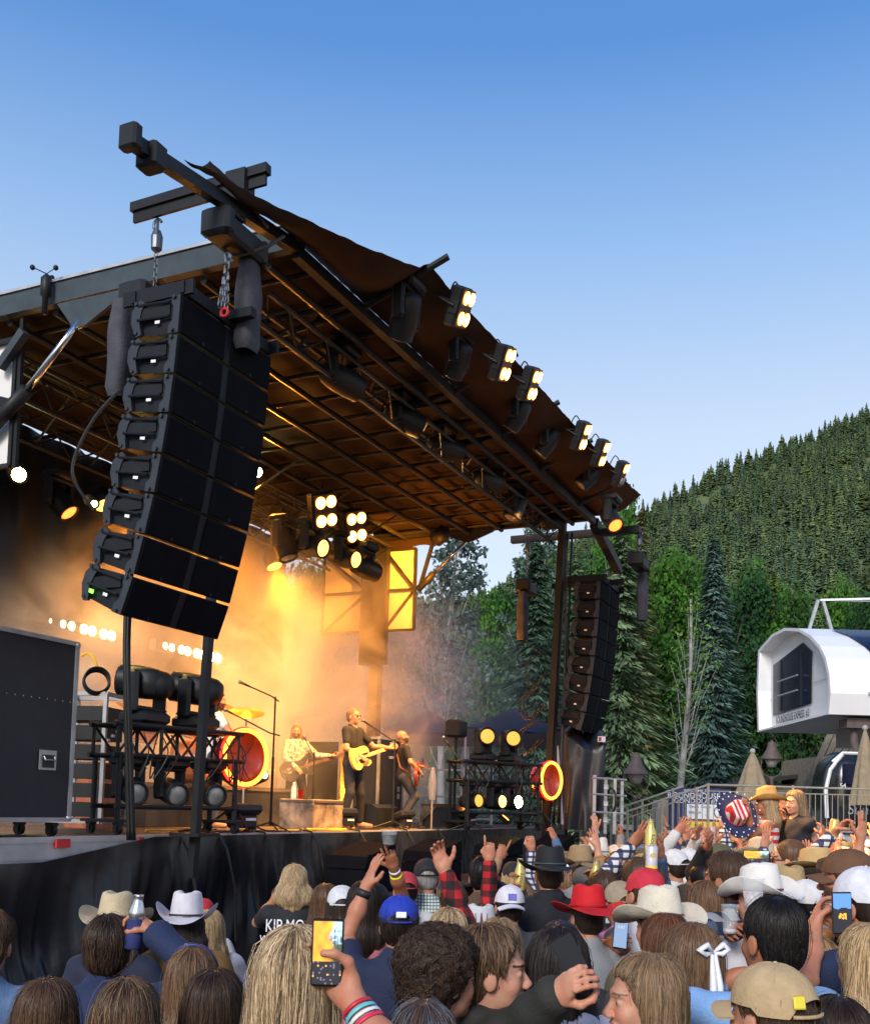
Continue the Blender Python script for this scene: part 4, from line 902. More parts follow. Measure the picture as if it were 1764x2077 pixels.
# ---------------------------------------------------------------- smoke
m_smoke = bpy.data.materials.new('stage smoke'); m_smoke.use_nodes = True; N = m_smoke.node_tree.nodes; L = m_smoke.node_tree.links; N.clear()
out = N.new('ShaderNodeOutputMaterial'); pv = N.new('ShaderNodeVolumePrincipled'); pv.inputs['Color'].default_value = (.92, .9, .88, 1); pv.inputs['Anisotropy'].default_value = .25
tc = N.new('ShaderNodeTexCoord'); mp = N.new('ShaderNodeMapping'); mp.inputs['Scale'].default_value = (.7, .7, .8); L.new(tc.outputs['Object'], mp.inputs[0])
nz = N.new('ShaderNodeTexNoise'); nz.inputs['Scale'].default_value = 1.0; nz.inputs['Detail'].default_value = 4; nz.inputs['Roughness'].default_value = .6; nz.inputs['Distortion'].default_value = .8; L.new(mp.outputs[0], nz.inputs['Vector'])
mr = N.new('ShaderNodeMapRange'); mr.inputs[1].default_value = .46; mr.inputs[2].default_value = .61; L.new(nz.outputs[0], mr.inputs[0])
sp = N.new('ShaderNodeSeparateXYZ'); L.new(tc.outputs['Object'], sp.inputs[0])
def mathn(op, a, b=None, c=None):
    n = N.new('ShaderNodeMath'); n.operation = op
    for i, v in enumerate((a, b, c)):
        if v is None: continue
        if isinstance(v, (int, float)): n.inputs[i].default_value = v
        else: L.new(v, n.inputs[i])
    return n.outputs[0]
def ramp_(v, a, b):
    m_ = N.new('ShaderNodeMapRange'); m_.interpolation_type = 'SMOOTHSTEP'; m_.inputs[1].default_value = a; m_.inputs[2].default_value = b; L.new(v, m_.inputs[0]); return m_.outputs[0]
# plume: fills the back of the stage, thinning towards the roof, the right end and the front
zeff = mathn('ADD', sp.outputs[2], mathn('MULTIPLY', mathn('SUBTRACT', 1.0, ramp_(sp.outputs[0], .5, 4.5)), 2.1)); top = mathn('SUBTRACT', 1.0, ramp_(zeff, 4.2, 7.0)); right_ = mathn('SUBTRACT', 1.0, ramp_(sp.outputs[0], 8.8, 12.8)); front_ = ramp_(sp.outputs[1], 1.5, 4.0); backf = mathn('SUBTRACT', 1.0, ramp_(sp.outputs[1], 7.2, 9.2)); left_ = ramp_(sp.outputs[0], -.6, 1.5)
dn = mathn('MULTIPLY', mathn('MULTIPLY', top, right_), mathn('MULTIPLY', mathn('MULTIPLY', front_, backf), left_))
dn = mathn('MULTIPLY', dn, mathn('ADD', mathn('MULTIPLY', mr.outputs[0], 1.0), .05)); dn = mathn('MULTIPLY', dn, 1.9)
veil = mathn('MULTIPLY', mathn('MULTIPLY', mathn('MULTIPLY', mathn('SUBTRACT', 1.0, ramp_(sp.outputs[0], 12.5, 18.5)), ramp_(sp.outputs[0], 7.5, 10.5)), mathn('MULTIPLY', ramp_(sp.outputs[1], 1.2, 3.0), mathn('SUBTRACT', 1.0, ramp_(sp.outputs[2], 4.6, 6.9)))), mathn('ADD', mathn('MULTIPLY', mr.outputs[0], .07), .035)); dn = mathn('ADD', dn, veil)
L.new(dn, pv.inputs['Density']); L.new(pv.outputs[0], out.inputs['Volume'])
o = MB().box((9.1, 4.95, 4.3), (19.6, 8.9, 4.98)).build('smoke', m_smoke); o.location = SO; o.rotation_euler = (0, 0, SROT); tag(o, 'amber lit theatrical smoke drifting across the back of the stage', 'smoke', kind='stuff')
# ================================================================ equipment on the deck
def dk(x, y): p = son_z(x, y, DECK); return p
def pY(x, Y, y=1640): p = spx(x, y, Y); return p
MB().box((11.55, 1.9, DECK-.09), (2.4, 3.0, .18)).build('deck', m_deck, stg)
MB().grid(lambda i, j: (10.4+2.1*i, .34-.1*fold(10+2.1*i, 1.7*j, 1)-.02*j, (DECK-.02)*(1-j)+.01), 40, 10).build('drape_cloth', m_drape, dr, smooth=True)
MB().grid(lambda i, j: (12.75+.03*math.sin(i*30), .34+3*i, (DECK-.02)*(1-j)+.01), 40, 4).build('drape_cloth', m_drape, dr, smooth=True)
m_case = mat('flight case laminate', (.008, .009, .015), .6, var=.25, bump=.1, bscale=60); m_trim = mat('case trim', (.33, .33, .35), .4, metal=.5, var=.2)
def caster(mb, c, r=.055): mb.lathe([(r, -.02), (r, .02)], (c[0], c[1], c[2]+r), (1, 0, 0), 12); mb.box((c[0], c[1], c[2]+r*1.9), (.07, .09, .03)); mb.box((c[0]-.03, c[1], c[2]+r*1.3), (.01, .05, .1))
def flight_case(label, s, u, w, d, h, group=None, rot=0., rivets=True, handle=None, zc=.13, catches=()):
    t = sthing('flight_case', label, 'flight case', s, u, DECK, rot, group)
    MB().box((0, 0, zc+h/2), (w-.02, d-.02, h-.02)).build('case_panel', m_case, t)
    g = MB(); e = .035
    for sx in (-1, 1):
        for sy in (-1, 1): g.box((sx*(w/2-e/2), sy*(d/2-e/2), zc+h/2), (e+.006, e+.006, h))
    for z in (zc+e/2, zc+h-e/2):
        for sy in (-1, 1): g.box((0, sy*(d/2-e/2), z), (w-2*e-.01, e+.004, e+.002))
        for sx in (-1, 1): g.box((sx*(w/2-e/2), 0, z), (e+.004, d-2*e-.01, e+.002))
    g.build('edge_trim', m_trim, t)
    g = MB()
    for sx in (-1, 1):
        for sy in (-1, 1):
            for z in (zc+.03, zc+h-.03): g.ball((sx*(w/2-.015), sy*(d/2-.015), z), .032, 8, 6)
    g.build('ball_corner', m_trim, t)
    if rivets:
        g = MB()
        for k in range(int(w/.09)): g.lathe([(.006, 0), (.004, .004)], (-w/2+.08+k*.09, -d/2, zc+h*.66-k*.0), (0, -1, 0), 6)
        g.build('rivets', m_trim, t)
    if handle:
        g = MB(); x, z = handle; g.box((x, -d/2-.002, z), (.19, .012, .17)); g.build('handle_plate', m_trim, t); MB().box((x, -d/2-.012, z-.01), (.13, .012, .11)).build('handle_recess', m_black, t); 
        g = MB(); g.tube([(x-.06, -d/2-.02, z+.03), (x-.06, -d/2-.04, z), (x+.06, -d/2-.04, z), (x+.06, -d/2-.02, z+.03)], .008, 6); g.build('handle', m_trim, t)
    for sx in (-1, 1):
        for sy in (-1, 1):
            g = MB(); caster(g, (sx*(w/2-.12), sy*(d/2-.1), 0)); g.build('caster', m_dkplastic, t)
    return t
c0 = dk(128, 1697); flight_case('big black flight case with silver edges on casters at the left end of the deck', c0.x-.62, c0.y+.3, 1.42, .58, 1.60, handle=(.40, .66))
c1 = spx(182, 1500, 11.2)
t = sthing('amplifier_rack', 'open equipment rack with silver frame standing behind the big flight case', 'rack', c1.x, c1.y, DECK, .25)
g = MB()
for sx in (-.26, .26):
    for sy in (-.3, .3): g.beam((sx, sy, .1), (sx, sy, 1.42), .04)
for z in (.1, 1.42):
    for sy in (-.3, .3): g.beam((-.26, sy, z), (.26, sy, z), .04)
    for sx in (-.26, .26): g.beam((sx, -.3, z), (sx, .3, z), .04)
g.build('rack_frame', m_trim, t)
for k in range(6): MB().box((0, 0, .22+k*.2), (.46, .5, .15)).build('rack_unit', m_dkplastic if k % 2 else m_frame, t)
for k in range(3): MB().box((-.1+.1*k, -.262, .95+.05*k), (.06, .02, .03)).build('indicator', m_white2, t)
g = MB(); cc = spx(197, 1378, 11.0)-Vector((c1.x, c1.y, DECK)); cc = Euler((0, 0, -.25)).to_matrix() @ cc
cl = sthing('cable_coil', 'coil of black cable hanging on the front of the open rack', 'cable', *(spx(197, 1378, 10.85)), rot=-.7)
g = MB()
for k in range(7): g.ring((0, .01*k, -.006*k), (.05*math.sin(k*2), 1, .06*math.cos(k*3)), .128+.006*math.sin(k*5), .009, 28, 5)
g.build('coil_loops', m_cable, cl)
nl = sthing('yellow_hose', 'curved glowing yellow cable loop above the flight case', 'cable', *(spx(165, 1335, 11.4)))
nl2 = tag(MB().tube([tuple(spx(165+x_, 1335+y_, 11.4)-spx(165, 1335, 11.4)) for x_, y_ in [(0, -5), (12, -11), (22, -6), (29, 6), (32, 20)]], .016, 6).build('cable_loop', mat('yellow cable', (.8, .45, .04), .5), nl))
c2 = spx(185, 1612, 12.2); t = sthing('wooden_cabinet', 'reddish wooden cabinet glowing in the warm light behind the black truss stand', 'cabinet', c2.x, c2.y, DECK); MB().box((0, 0, .36), (.4, .4, .72)).build('case_body', mat('reddish wood', (.32, .09, .035), .55, var=.35, scale=4, stretch=(6, 6, 1)), t); MB().box((0, 0, .73), (.44, .44, .03)).build('top_board', m_deck, t)
# truss stands with moving heads
def truss_stand(label, A, B, grp):
    A = Vector(A); B = Vector(B); v = B-A; w = v.length; rot = math.atan2(v.y, v.x); mid = (A+B)/2
    t = sthing('truss_stand', label, 'truss stand', mid.x, mid.y, DECK, rot, grp)
    g = MB()
    for y in (-.2, .2):
        for z in (.77, 1.07): g.tube([(-w/2-.05, y, z), (w/2+.05, y, z)], .027, 8)
    g.build('truss_chord', m_frame, t)
    g = MB(); n = 6
    for k in range(n):
        for y in (-.2, .2): g.tube([(-w/2+w*k/n, y, .77 if k % 2 else 1.07), (-w/2+w*(k+1)/n, y, 1.07 if k % 2 else .77)], .014, 5)
    for k in range(n+1):
        x = -w/2+w*k/n; 
        for z in (.77, 1.07): g.tube([(x, -.2, z), (x, .2, z)], .014, 5)
        if k % 2 == 0:
            for y in (-.2, .2): g.tube([(x, y, .77), (x, y, 1.07)], .02, 5)
    g.build('truss_lacing', m_frame, t)
    for x in (-w/2+.03, w/2-.03):
        for y in (-.2, .2): MB().tube([(x, y, .13), (x, y, .77)], .027, 8).build('leg', m_frame, t)
    g = MB()
    for y in (-.2, .2): g.tube([(-w/2-.0, y, .27), (w/2+.0, y, .27)], .025, 8)
    for x in (-w/2+.03, w/2-.03): g.box((x, 0, .13), (.18, .55, .03))
    g.build('base_rail', m_frame, t)
    for x in (-w/2+.03, w/2-.03):
        for y in (-.22, .22): g = MB(); caster(g, (x, y, 0)); g.build('caster', m_dkplastic, t)
    ca, sa = math.cos(rot), math.sin(rot)
    g = MB()
    for k in range(10):
        x = rng.uniform(-w/2, w/2); g.tube(curve([(x, -.22, 1.0), (x+rng.uniform(-.1, .1), -.26, .8), (x+rng.uniform(-.15, .15), -.2, .55), (x+.1, -.15, .8)]), .008, 4)
    g.build('cable_tangle', m_cable, t)
    return t, lambda x, y=0: (mid.x+x*ca-y*sa, mid.y+x*sa+y*ca)
GH = 'moving heads on the truss stands'
tl, TL = truss_stand('black truss stand on casters left of the near post, carrying moving heads', dk(205, 1691), dk(452, 1690), 'truss stands on the deck')
for k, (x, lab) in enumerate([(-.32, 'upright moving head standing on the near truss stand, left one'), (.33, 'upright moving head standing on the near truss stand, beside the post')]):
    s, u = TL(x); moving_head(lab, s, u, DECK+1.1, (-.35, .9, .12), sc=1.05, grp=GH, up=True, body=m_dkplastic)
for k, (x, lab) in enumerate([(-.5, 'moving head hanging low in the near truss stand, leftmost'), (.0, 'moving head hanging low in the near truss stand, middle one'), (.5, 'moving head hanging low in the near truss stand behind the post')]):
    s, u = TL(x, -.03); moving_head(lab, s, u, DECK+.77, (-.5, -1, -.25), sc=.82, grp=GH)
ra_, rb_ = spx(925, 1675, 16.6), spx(1075, 1675, 17.6)
tr, TR = truss_stand('black truss stand on casters near the right post, with lit moving heads', (ra_.x, ra_.y, 0), (rb_.x, rb_.y, 0), 'truss stands on the deck')
m_lensw = emis('warm lens face', (1, .5, .07), .6)
for k, (x, lab) in enumerate([(-.28, 'moving head with amber lens on top of the far truss stand, left one'), (.28, 'moving head with amber lens on top of the far truss stand, nearer the post')]):
    s, u = TR(x); moving_head(lab, s, u, DECK+1.1, (-.95, -.75, .0), lens=m_lensw, sc=.95, grp=GH, up=True)
for k, (x, lab, ln) in enumerate([(-.55, 'moving head low in the far truss stand behind the wooden block', m_lensw), (-.05, 'lit moving head with dotted face low in the far truss stand', emis('amber face', (1, .5, .1), 2.5)), (.3, 'glaring moving head low in the far truss stand, shining at the crowd', m_lensy)]):
    s, u = TR(x, -.03); moving_head(lab, s, u, DECK+.77, (-.45, -1, .05), lens=ln, sc=.8, grp=GH, energy=(0, 20, 60)[k])
# neon wheels
def neon_wheel(label, x, y, Y, r=.31):
    p = spx(x, y, Y); t = sthing('neon_wheel', label, 'neon lamp', p.x, p.y, p.z, R(-15), 'round red drum lamps with neon rings')
    m_drum = mat('glossy red drum', (.30, .012, .015), .25, spec=.7); 
    g = MB(); n = 40; prof_ = [(r*.55, .28), (r*.9, .24), (r*1.02, .14), (r*1.04, .0), (r*.93, -.005)]
    g.lathe(prof_, (0, 0, 0), (0, 1, 0), n, caps=False); g.lathe([(r*.55, .28), (0, .285)], axis=(0, 1, 0), n=n, caps=False); g.build('drum', m_drum, t, smooth=True)
    MB().lathe([(r*.93, .0), (r*.88, .07), (r*.5, .12), (0, .13)], (0, 0, 0), (0, 1, 0), n, caps=False).build('drum_face', mat('bronze drum face', (.12, .02, .012), .4, spec=.6, var=.3, scale=12), t, smooth=True)
    MB().ring((0, -.015, 0), (0, 1, 0), r*.97, .024, 48, 10).build('neon_ring', m_neon, t, smooth=True)
    MB().ring((0, .012, 0), (0, 1, 0), r*1.05, .016, 48, 8).build('neon_halo_tube', m_neon2, t, smooth=True)
    g = MB()
    for k in range(3): q = k*2.094+.5; g.tube([(math.cos(q+.5*w)*r*.9*w, .045+.0*w, math.sin(q+.5*w)*r*.9*w) for w in (0, .25, .5, .75, 1)], .006, 5)
    g.build('spokes', m_dkplastic, t)
    hz = p.z-DECK; g = MB(); g.tube([(0, .15, -r*.9), (0, .15, -hz+.05)], .022, 8)
    for q in (.3, 2.4, 4.5): g.tube([(0, .15, -hz+.3), (.35*math.cos(q), .15+.35*math.sin(q), -hz+.02)], .014, 6)
    g.tube([(-r*1.1, .15, .1), (-r*1.15, .15, -r*.5), (0, .15, -r*1.08), (r*1.15, .15, -r*.5), (r*1.1, .15, .1)], .016, 6); g.build('stand', m_frame, t)
    l = lamp_data('POINT', (1, .12, .02), 3, shadow_soft_size=.2); lampobj(t, l, (0, -.25, 0))
    return t
neon_wheel('round red drum lamp with glowing neon ring beside the near truss stand', 497, 1536, 11.75, .31)
neon_wheel('round red drum lamp with glowing neon ring beside the right post', 1117, 1583, 17.9, .31)
# wooden blocks, drum riser, cases
m_block = mat('worn painted block', (.05, .04, .035), .8, col2=(.42, .33, .24), scale=5, bump=.5, bscale=18)
def block(label, x, y, L_, W_, h):
    p = son_z(x, y, DECK); t = sthing('stage_block', label, 'stage block', p.x, p.y, DECK, group='worn wooden blocks on the deck'); g = MB(); g.bbox((L_/2, W_/2, h/2), (L_, W_, h), .012); g.build('block_body', m_block, t); g = MB()
    g.box((L_/2, -.006, h-.025), (L_-.04, .012, .03)); g.box((-.006, W_/2, h-.025), (.012, W_-.04, .03)); g.build('edge_strip', m_deck, t); return p
b1_ = block('worn wooden block with a water bottle and red cup on it', 634, 1684.5, .78, .52, .40)
b2_ = block('worn wooden block in front of the far truss stand', 915, 1678.5, .72, .6, .40)
t = sthing('water_bottle', 'clear plastic water bottle standing on the worn block behind the bassist', 'bottle', b1_.x+.18, b1_.y+.42, DECK+.40); m_clear = glassmat('clear plastic', alpha=.4)
MB().lathe([(.032, 0), (.034, .02), (.034, .13), (.03, .15), (.013, .19), (.013, .205)], n=12).build('bottle_body', m_clear, t, smooth=True); MB().lathe([(.015, .2), (.015, .22)], n=10).build('cap', m_white2, t)
t = tag(MB().lathe([(.03, 0), (.045, .12), (.047, .12), (.04, .12), (.03, .02)], n=14).build('plastic_cup', m_redp, smooth=True), 'red plastic cup beside the water bottle on the worn block', 'cup'); t.location = S(b1_.x+.36, b1_.y+.42, DECK+.40)
pr_ = spx(600, 1640, 15.2); t = sthing('drum_riser', 'low black riser under the drum kit', 'riser', 3.4, 3.5, DECK); MB().box((0, 0, .25), (3.2, 2.6, .5)).build('riser_skirt', m_case, t); MB().box((0, 0, .525), (3.25, 2.65, .05)).build('riser_top', m_deck, t)
a_ = dk(484, 1676); t = sthing('guitar_amplifier', 'grey guitar amplifier with white name label beside the drum riser', 'amplifier', a_.x+.05, a_.y+.25, DECK); MB().bbox((0, 0, .25), (.62, .3, .48), .02).build('cabinet', m_tanpanel, t); MB().box((0, -.155, .22), (.56, .01, .36)).build('speaker_cloth', mat('grey speaker cloth', (.16, .14, .13), .9), t); text('WIZARD', .06, m_white2, t, (-.1, -.163, .43), (R(90), 0, 0))
def rcase(label, x, Y, w, d, h, txt=None):
    p = spx(x, 1640, Y); t = flight_case(label, p.x, p.y, w, d, h, rivets=False, group='road cases behind the singer', zc=.1)
    if txt: text(txt[0], .09, m_white2, t, (-.05, -d/2-.004, h-.05), (R(90), 0, 0)); text(txt[1], .06, m_white2, t, (0, -d/2-.004, h-.22), (R(90), 0, 0))
    for z in (.5, .62): MB().box((w*.3, -d/2-.004, z), (.08, .012, .09)).build('catch', m_trim, t)
    return t
rcase('tall black road case with white stencil left of the bald guitarist', 764, 17.6, .9, .5, 1.35, ('SL', 'GUITAR'))
p = spx(690, 1640, 18.3); t = sthing('guitar_vault', 'open road case with guitars standing in it behind the singer', 'flight case', p.x, p.y, DECK)
g = MB(); g.box((0, .3, .7), (1.2, .03, 1.3)); g.box((-.6, 0, .7), (.03, .6, 1.3)); g.box((.6, 0, .7), (.03, .6, 1.3)); g.box((0, 0, .1), (1.2, .6, .04)); g.box((0, 0, 1.36), (1.2, .6, .04)); g.build('case_shell', m_case, t)
g = MB()
for x in (-.6, .6): g.box((x, -.3, .73), (.05, .03, 1.3))
for z in (.09, 1.37): g.box((0, -.3, z), (1.2, .03, .05))
g.build('edge_trim', m_trim, t)
# guitars (local: neck along +X, strings facing -Y, up +Z)
def guitar(name, label, body_c, neck_c, kind, M_, group='guitars of the band'):
    t = bpy.data.objects.new(name, None); scene.collection.objects.link(t); tag(t, label, 'guitar', group); t.matrix_world = M_
    if kind == 'tele': ol = [(.14, .10), (.06, .155), (-.08, .15), (-.2, .165), (-.27, .10), (-.28, -.02), (-.24, -.13), (-.14, -.17), (-.04, -.13), (.06, -.155), (.14, -.13), (.15, -.09), (.10, -.05), (.14, .04)]
    elif kind == 'bass': ol = [(.26, .15), (.2, .17), (.05, .11), (-.1, .13), (-.22, .15), (-.3, .06), (-.28, -.08), (-.18, -.16), (-.05, -.13), (.08, -.12), (.2, -.16), (.22, -.12), (.12, -.05), (.14, .05)]
    else: ol = [(.22, .13), (.14, .15), (0, .11), (-.12, .15), (-.24, .13), (-.28, 0), (-.22, -.13), (-.1, -.15), (0, -.11), (.1, -.14), (.18, -.15), (.19, -.11), (.12, -.05), (.14, .05)]
    pts = []
    n = len(ol)
    for i in range(n):
        p0, p1, p2, p3 = ol[i-1], ol[i], ol[(i+1) % n], ol[(i+2) % n]
        for k in range(3):
            q = k/3; pts.append(tuple(.5*((2*p1[a])+(p2[a]-p0[a])*q+(2*p0[a]-5*p1[a]+4*p2[a]-p3[a])*q*q+(3*p1[a]-p0[a]-3*p2[a]+p3[a])*q**3) for a in (0, 1)))
    MB().prism(pts, -.022, .022, axis=1).build('guitar_body', body_c, t)
    L_ = .72 if kind == 'bass' else .56
    MB().box((.10+L_/2, -.02, 0), (L_, .022, .052)).build('neck', neck_c, t)
    g = MB(); hx = .10+L_; g.prism([(hx, -.025), (hx+.04, -.04), (hx+.17, -.03), (hx+.19, .0), (hx+.17, .03), (hx+.05, .045), (hx, .025)], -.028, -.012, axis=1)
    g.build('headstock', neck_c, t); g = MB()
    for k in range(4 if kind == 'bass' else 6): g.lathe([(.008, 0), (.012, .03)], (hx+.04+k*.024, -.02, .04), (0, 0, 1), 6)
    g.build('tuning_pegs', m_trim, t)
    MB().prism([(.13, -.06), (.02, -.09), (-.1, -.08), (-.13, -.02), (-.05, .05), (.12, .05)], -.025, -.0225, axis=1).build('pickguard', m_black, t)
    g = MB(); g.box((-.17, -.027, 0), (.06, .012, .08)); g.box((-.02, -.027, 0), (.025, .012, .07)); g.build('bridge', m_trim, t)
    MB().box((.10, -.034, 0), (.58 if kind != 'bass' else .74, .002, .03)).build('strings', neck_c, t)
    return t
def pose(p, xdir, ndir):   # p world, xdir neck direction, ndir = direction the strings face
    x = Vector(xdir).normalized(); y = -Vector(ndir); y = (y-x*x.dot(y)).normalized(); z = x.cross(y)
    M_ = Matrix((x, y, z)).transposed().to_4x4(); M_.translation = p; return M_
m_tele = mat('butterscotch guitar', (.72, .50, .10), .3, spec=.6, var=.1); m_maple = mat('maple neck', (.55, .36, .15), .4); m_ebony = mat('dark bass', (.03, .028, .028), .3, spec=.6); m_cherry = mat('cherry guitar', (.28, .03, .015), .3, spec=.6); m_rose = mat('rosewood neck', (.10, .05, .03), .5)
for k, x in enumerate((-.3, 0.05, .35)):
    guitar('guitar', ['dark guitar standing in the open road case, left one', 'guitar standing in the middle of the open road case', 'guitar standing at the right in the open road case'][k], [m_ebony, m_cherry, m_case][k], m_rose, 'strat', pose(S(p.x+x, p.y+.05, DECK+.42), (0, .05, 1), tuple(SN)), 'guitars standing in the open road case')
# microphone stands
m_mic = mat('microphone mesh', (.22, .22, .23), .4, metal=.7)
def mic_stand(label, base, booms, h=None, grp='microphone stands on the deck', tripod=True):
    b_ = Vector(base); t = sthing('microphone_stand', label, 'microphone stand', b_.x, b_.y, b_.z, group=grp)
    top_ = max(q[0].z for q in booms)-b_.z if h is None else h
    g = MB(); g.tube([(0, 0, .08), (0, 0, top_)], .012, 6); g.tube([(0, 0, .08), (0, 0, top_*.55)], .017, 6)
    if tripod:
        for q in (.3, 2.4, 4.5): g.tube([(0, 0, .12), (.32*math.cos(q), .32*math.sin(q), .015)], .010, 5)
    else: g.lathe([(.14, 0), (.13, .03), (.03, .05)], n=16)
    g.build('pole', m_frame, t)
    for (piv, tip, tail) in booms:
        o_ = b_; a, b2_, c_ = tip-o_, piv-o_, tail-o_
        MB().tube([tuple(a), tuple(b2_), tuple(c_)], .009, 6).build('boom', m_frame, t); d = (a-b2_).normalized(); 
        MB().lathe([(.012, -.17), (.018, -.02)], tuple(a), tuple(d), 8).build('microphone', m_dkplastic, t, smooth=True); MB().ball(tuple(a+d*.01), (.026,)*3, 10, 8).build('microphone_grille', m_mic, t, smooth=True)
    return t
Y_ = 12.3; base = spx(548, 1688, Y_); base.z = DECK
mic_stand('tall microphone stand with two booms in front of the drums', base, [(spx(551, 1412, Y_), spx(488, 1384, Y_+.3), spx(566, 1423, Y_)), (spx(548, 1487, Y_), spx(458, 1440, Y_+.6), spx(568, 1492, Y_))])
Y_ = 15.6; base = spx(796, 1660, Y_); base.z = DECK
mic_stand('microphone stand whose boom reaches the singer', base, [(spx(792, 1499, Y_), spx(737, 1462, 15.75), spx(826, 1508, Y_))])
Y_ = 15.8; base = spx(633, 1655, Y_); base.z = DECK
mic_stand('microphone stand in front of the long haired bassist', base, [(spx(632, 1525, Y_), spx(617, 1495, 16.4), spx(640, 1540, Y_))])
Y_ = 15.4; base = spx(948, 1680, Y_); base.z = DECK
mic_stand('microphone stand with long slanted boom in front of the far truss stand', base, [(spx(946, 1560, Y_), spx(900, 1497, 15.6), spx(972, 1592, Y_))])
# wedges and small floor lights
def wedge(label, x, y, w, rot, dh=.36, grp='wedge monitors at the front of the deck'):
    p = dk(x, y); t = sthing('stage_monitor', label, 'monitor speaker', p.x, p.y, DECK, rot, grp)
    g = MB(); g.prism([(-.28, 0), (.28, 0), (.28, dh*.3), (.05, dh), (-.2, dh), (-.28, dh*.85)], -w/2, w/2, axis=0); g.build('monitor_body', m_box, t)
    g = MB(); n_ = Vector((0, dh*.7, .23)).normalized(); g.add([(-w/2+.03, .283, dh*.33), (w/2-.03, .283, dh*.33), (w/2-.03, .06, dh*.99), (-w/2+.03, .06, dh*.99)], [(0, 1, 2, 3)]); g.build('monitor_grille', m_grill, t)
    MB().box((w*.4, -.285, .08), (.05, .01, .05)).build('connector_plate', m_trim, t); return t
wedge('large black wedge monitor facing the singer at the front edge', 752, 1678, .72, .0, .36); wedge('tilted black wedge monitor right of the large one', 893, 1680, .5, R(28), .34)
def floor_light(label, x, y, sc=1.):
    p = dk(x, y); t = sthing('floor_light', label, 'stage light', p.x, p.y+.05, DECK, group='small black lights along the deck edge'); t.scale = (sc,)*3
    MB().bbox((0, 0, .25), (.52, .2, .12), .03, (R(-20), 0, 0)).build('housing', m_dkplastic, t); MB().bbox((0, .02, .13), (.36, .18, .16), .02).build('power_box', m_dkplastic, t)
    MB().box((.04, -.075, .15), (.2, .006, .03)).build('label_plate', m_white2, t)
    g = MB()
    for sx in (-.17, .17): g.tube([(sx, 0, .1), (sx, -.02, 0.01)], .018, 6); g.ball((sx, -.05, .05), .02, 6, 5)
    g.build('foot', m_brass, t)
    MB().tube(curve([(.1, 0, .1), (.3, -.12, .02), (.5, -.1, .012), (.75, -.15, .012)]), .01, 5).build('power_cable', m_cable, t)
for lab, x, y, s_ in [('black floor light beside the neon ring drum lamp', 500, 1689, 1.0), ('black floor light in front of the worn block', 706, 1683, .9), ('black floor light between the two wedge monitors', 826, 1682, .85), ('black floor light in front of the far wooden block', 955, 1680, .95)]: floor_light(lab, x, y, s_)
p = dk(1018, 1680); t = sthing('strobe_panel', 'tilted lit amber lamp panel on the deck before the far truss stand', 'stage light', p.x, p.y, DECK, .5); MB().box((0, 0, .17), (.5, .05, .2), (R(-50), 0, 0)).build('panel_housing', m_dkplastic, t); MB().box((0, -.03, .185), (.46, .02, .12), (R(-50), 0, 0)).build('lamp_face', m_lensr, t)
t = sthing('deck_cables', 'tangle of black and yellow cables lying on the front of the deck', 'cables', 0, 0, DECK)
for k in range(26):
    x = rng.uniform(.3, 9); y = rng.uniform(.5, 1.0); MB().tube(curve([(x, y, .012), (x+rng.uniform(.1, .4), y+rng.uniform(-.1, .2), .02), (x+rng.uniform(.3, .8), y+rng.uniform(-.1, .2), .012), (x+1, y+rng.uniform(-.1, .3), .014)]), rng.uniform(.008, .014), 5).build('cable', [m_cable, m_cable, mat('yellow cable', (.8, .45, .04), .5), m_brass][k % 4], t)
# drum kit
m_cym = mat('brass cymbal', (.62, .42, .12), .3, metal=.9, var=.15); m_shelldr = mat('drum shell', (.35, .10, .03), .3, spec=.6, var=.2)
t = sthing('drum_kit', 'drum kit with cymbals on the riser behind the neon ring', 'drum kit', 3.0, 2.75, DECK+.55, .3)
for c_, r_, h_, ax in [((.0, -.3, .3), .29, .4, (0, 1, 0)), ((-.25, -.2, .75), .16, .2, (.1, -.35, 1)), ((.2, -.2, .75), .16, .2, (-.1, -.35, 1)), ((.65, .1, .4), .22, .4, (0, -.1, 1)), ((-.5, .25, .6), .18, .14, (0, -.1, 1))]:
    d_ = MB().lathe([(r_, -h_/2), (r_, h_/2)], c_, ax, 20).build('drum', m_shelldr, t, smooth=False); a = Vector(ax).normalized()
    g = MB()
    for q in (-1, 1): g.ring(tuple(Vector(c_)+a*q*h_/2), ax, r_+.005, .012, 20, 5)
    g.build('hoop', m_trim, d_)
for c_, r_, hh in [((-.75, -.1, 1.25), .22, 0), ((.75, -.35, 1.15), .24, 0), ((.45, .1, 1.45), .2, 0), ((-.85, .3, .95), .18, 0)]:
    cy_ = MB().lathe([(0, .02), (.04, .015), (r_, -.01)], c_, (.25, -.3, 1), 20, caps=False).build('cymbal', m_cym, t, smooth=True); MB().tube([(c_[0], c_[1], 0.02), c_], .011, 5).build('cymbal_stand', m_trim, t)
t = sthing('cymbal_on_stand', 'tilted cymbal glowing before the bearded singer at the drums', 'cymbal', *spx(500, 1444, 13.4)); MB().lathe([(0, .02), (.04, .015), (.23, -.01)], (0, 0, 0), (-.35, -.25, 1), 20, caps=False).build('cymbal_plate', m_cym, t, smooth=True); MB().tube([(0, 0, 0), (0, 0, -1.3)], .012, 5).build('stand', m_trim, t)
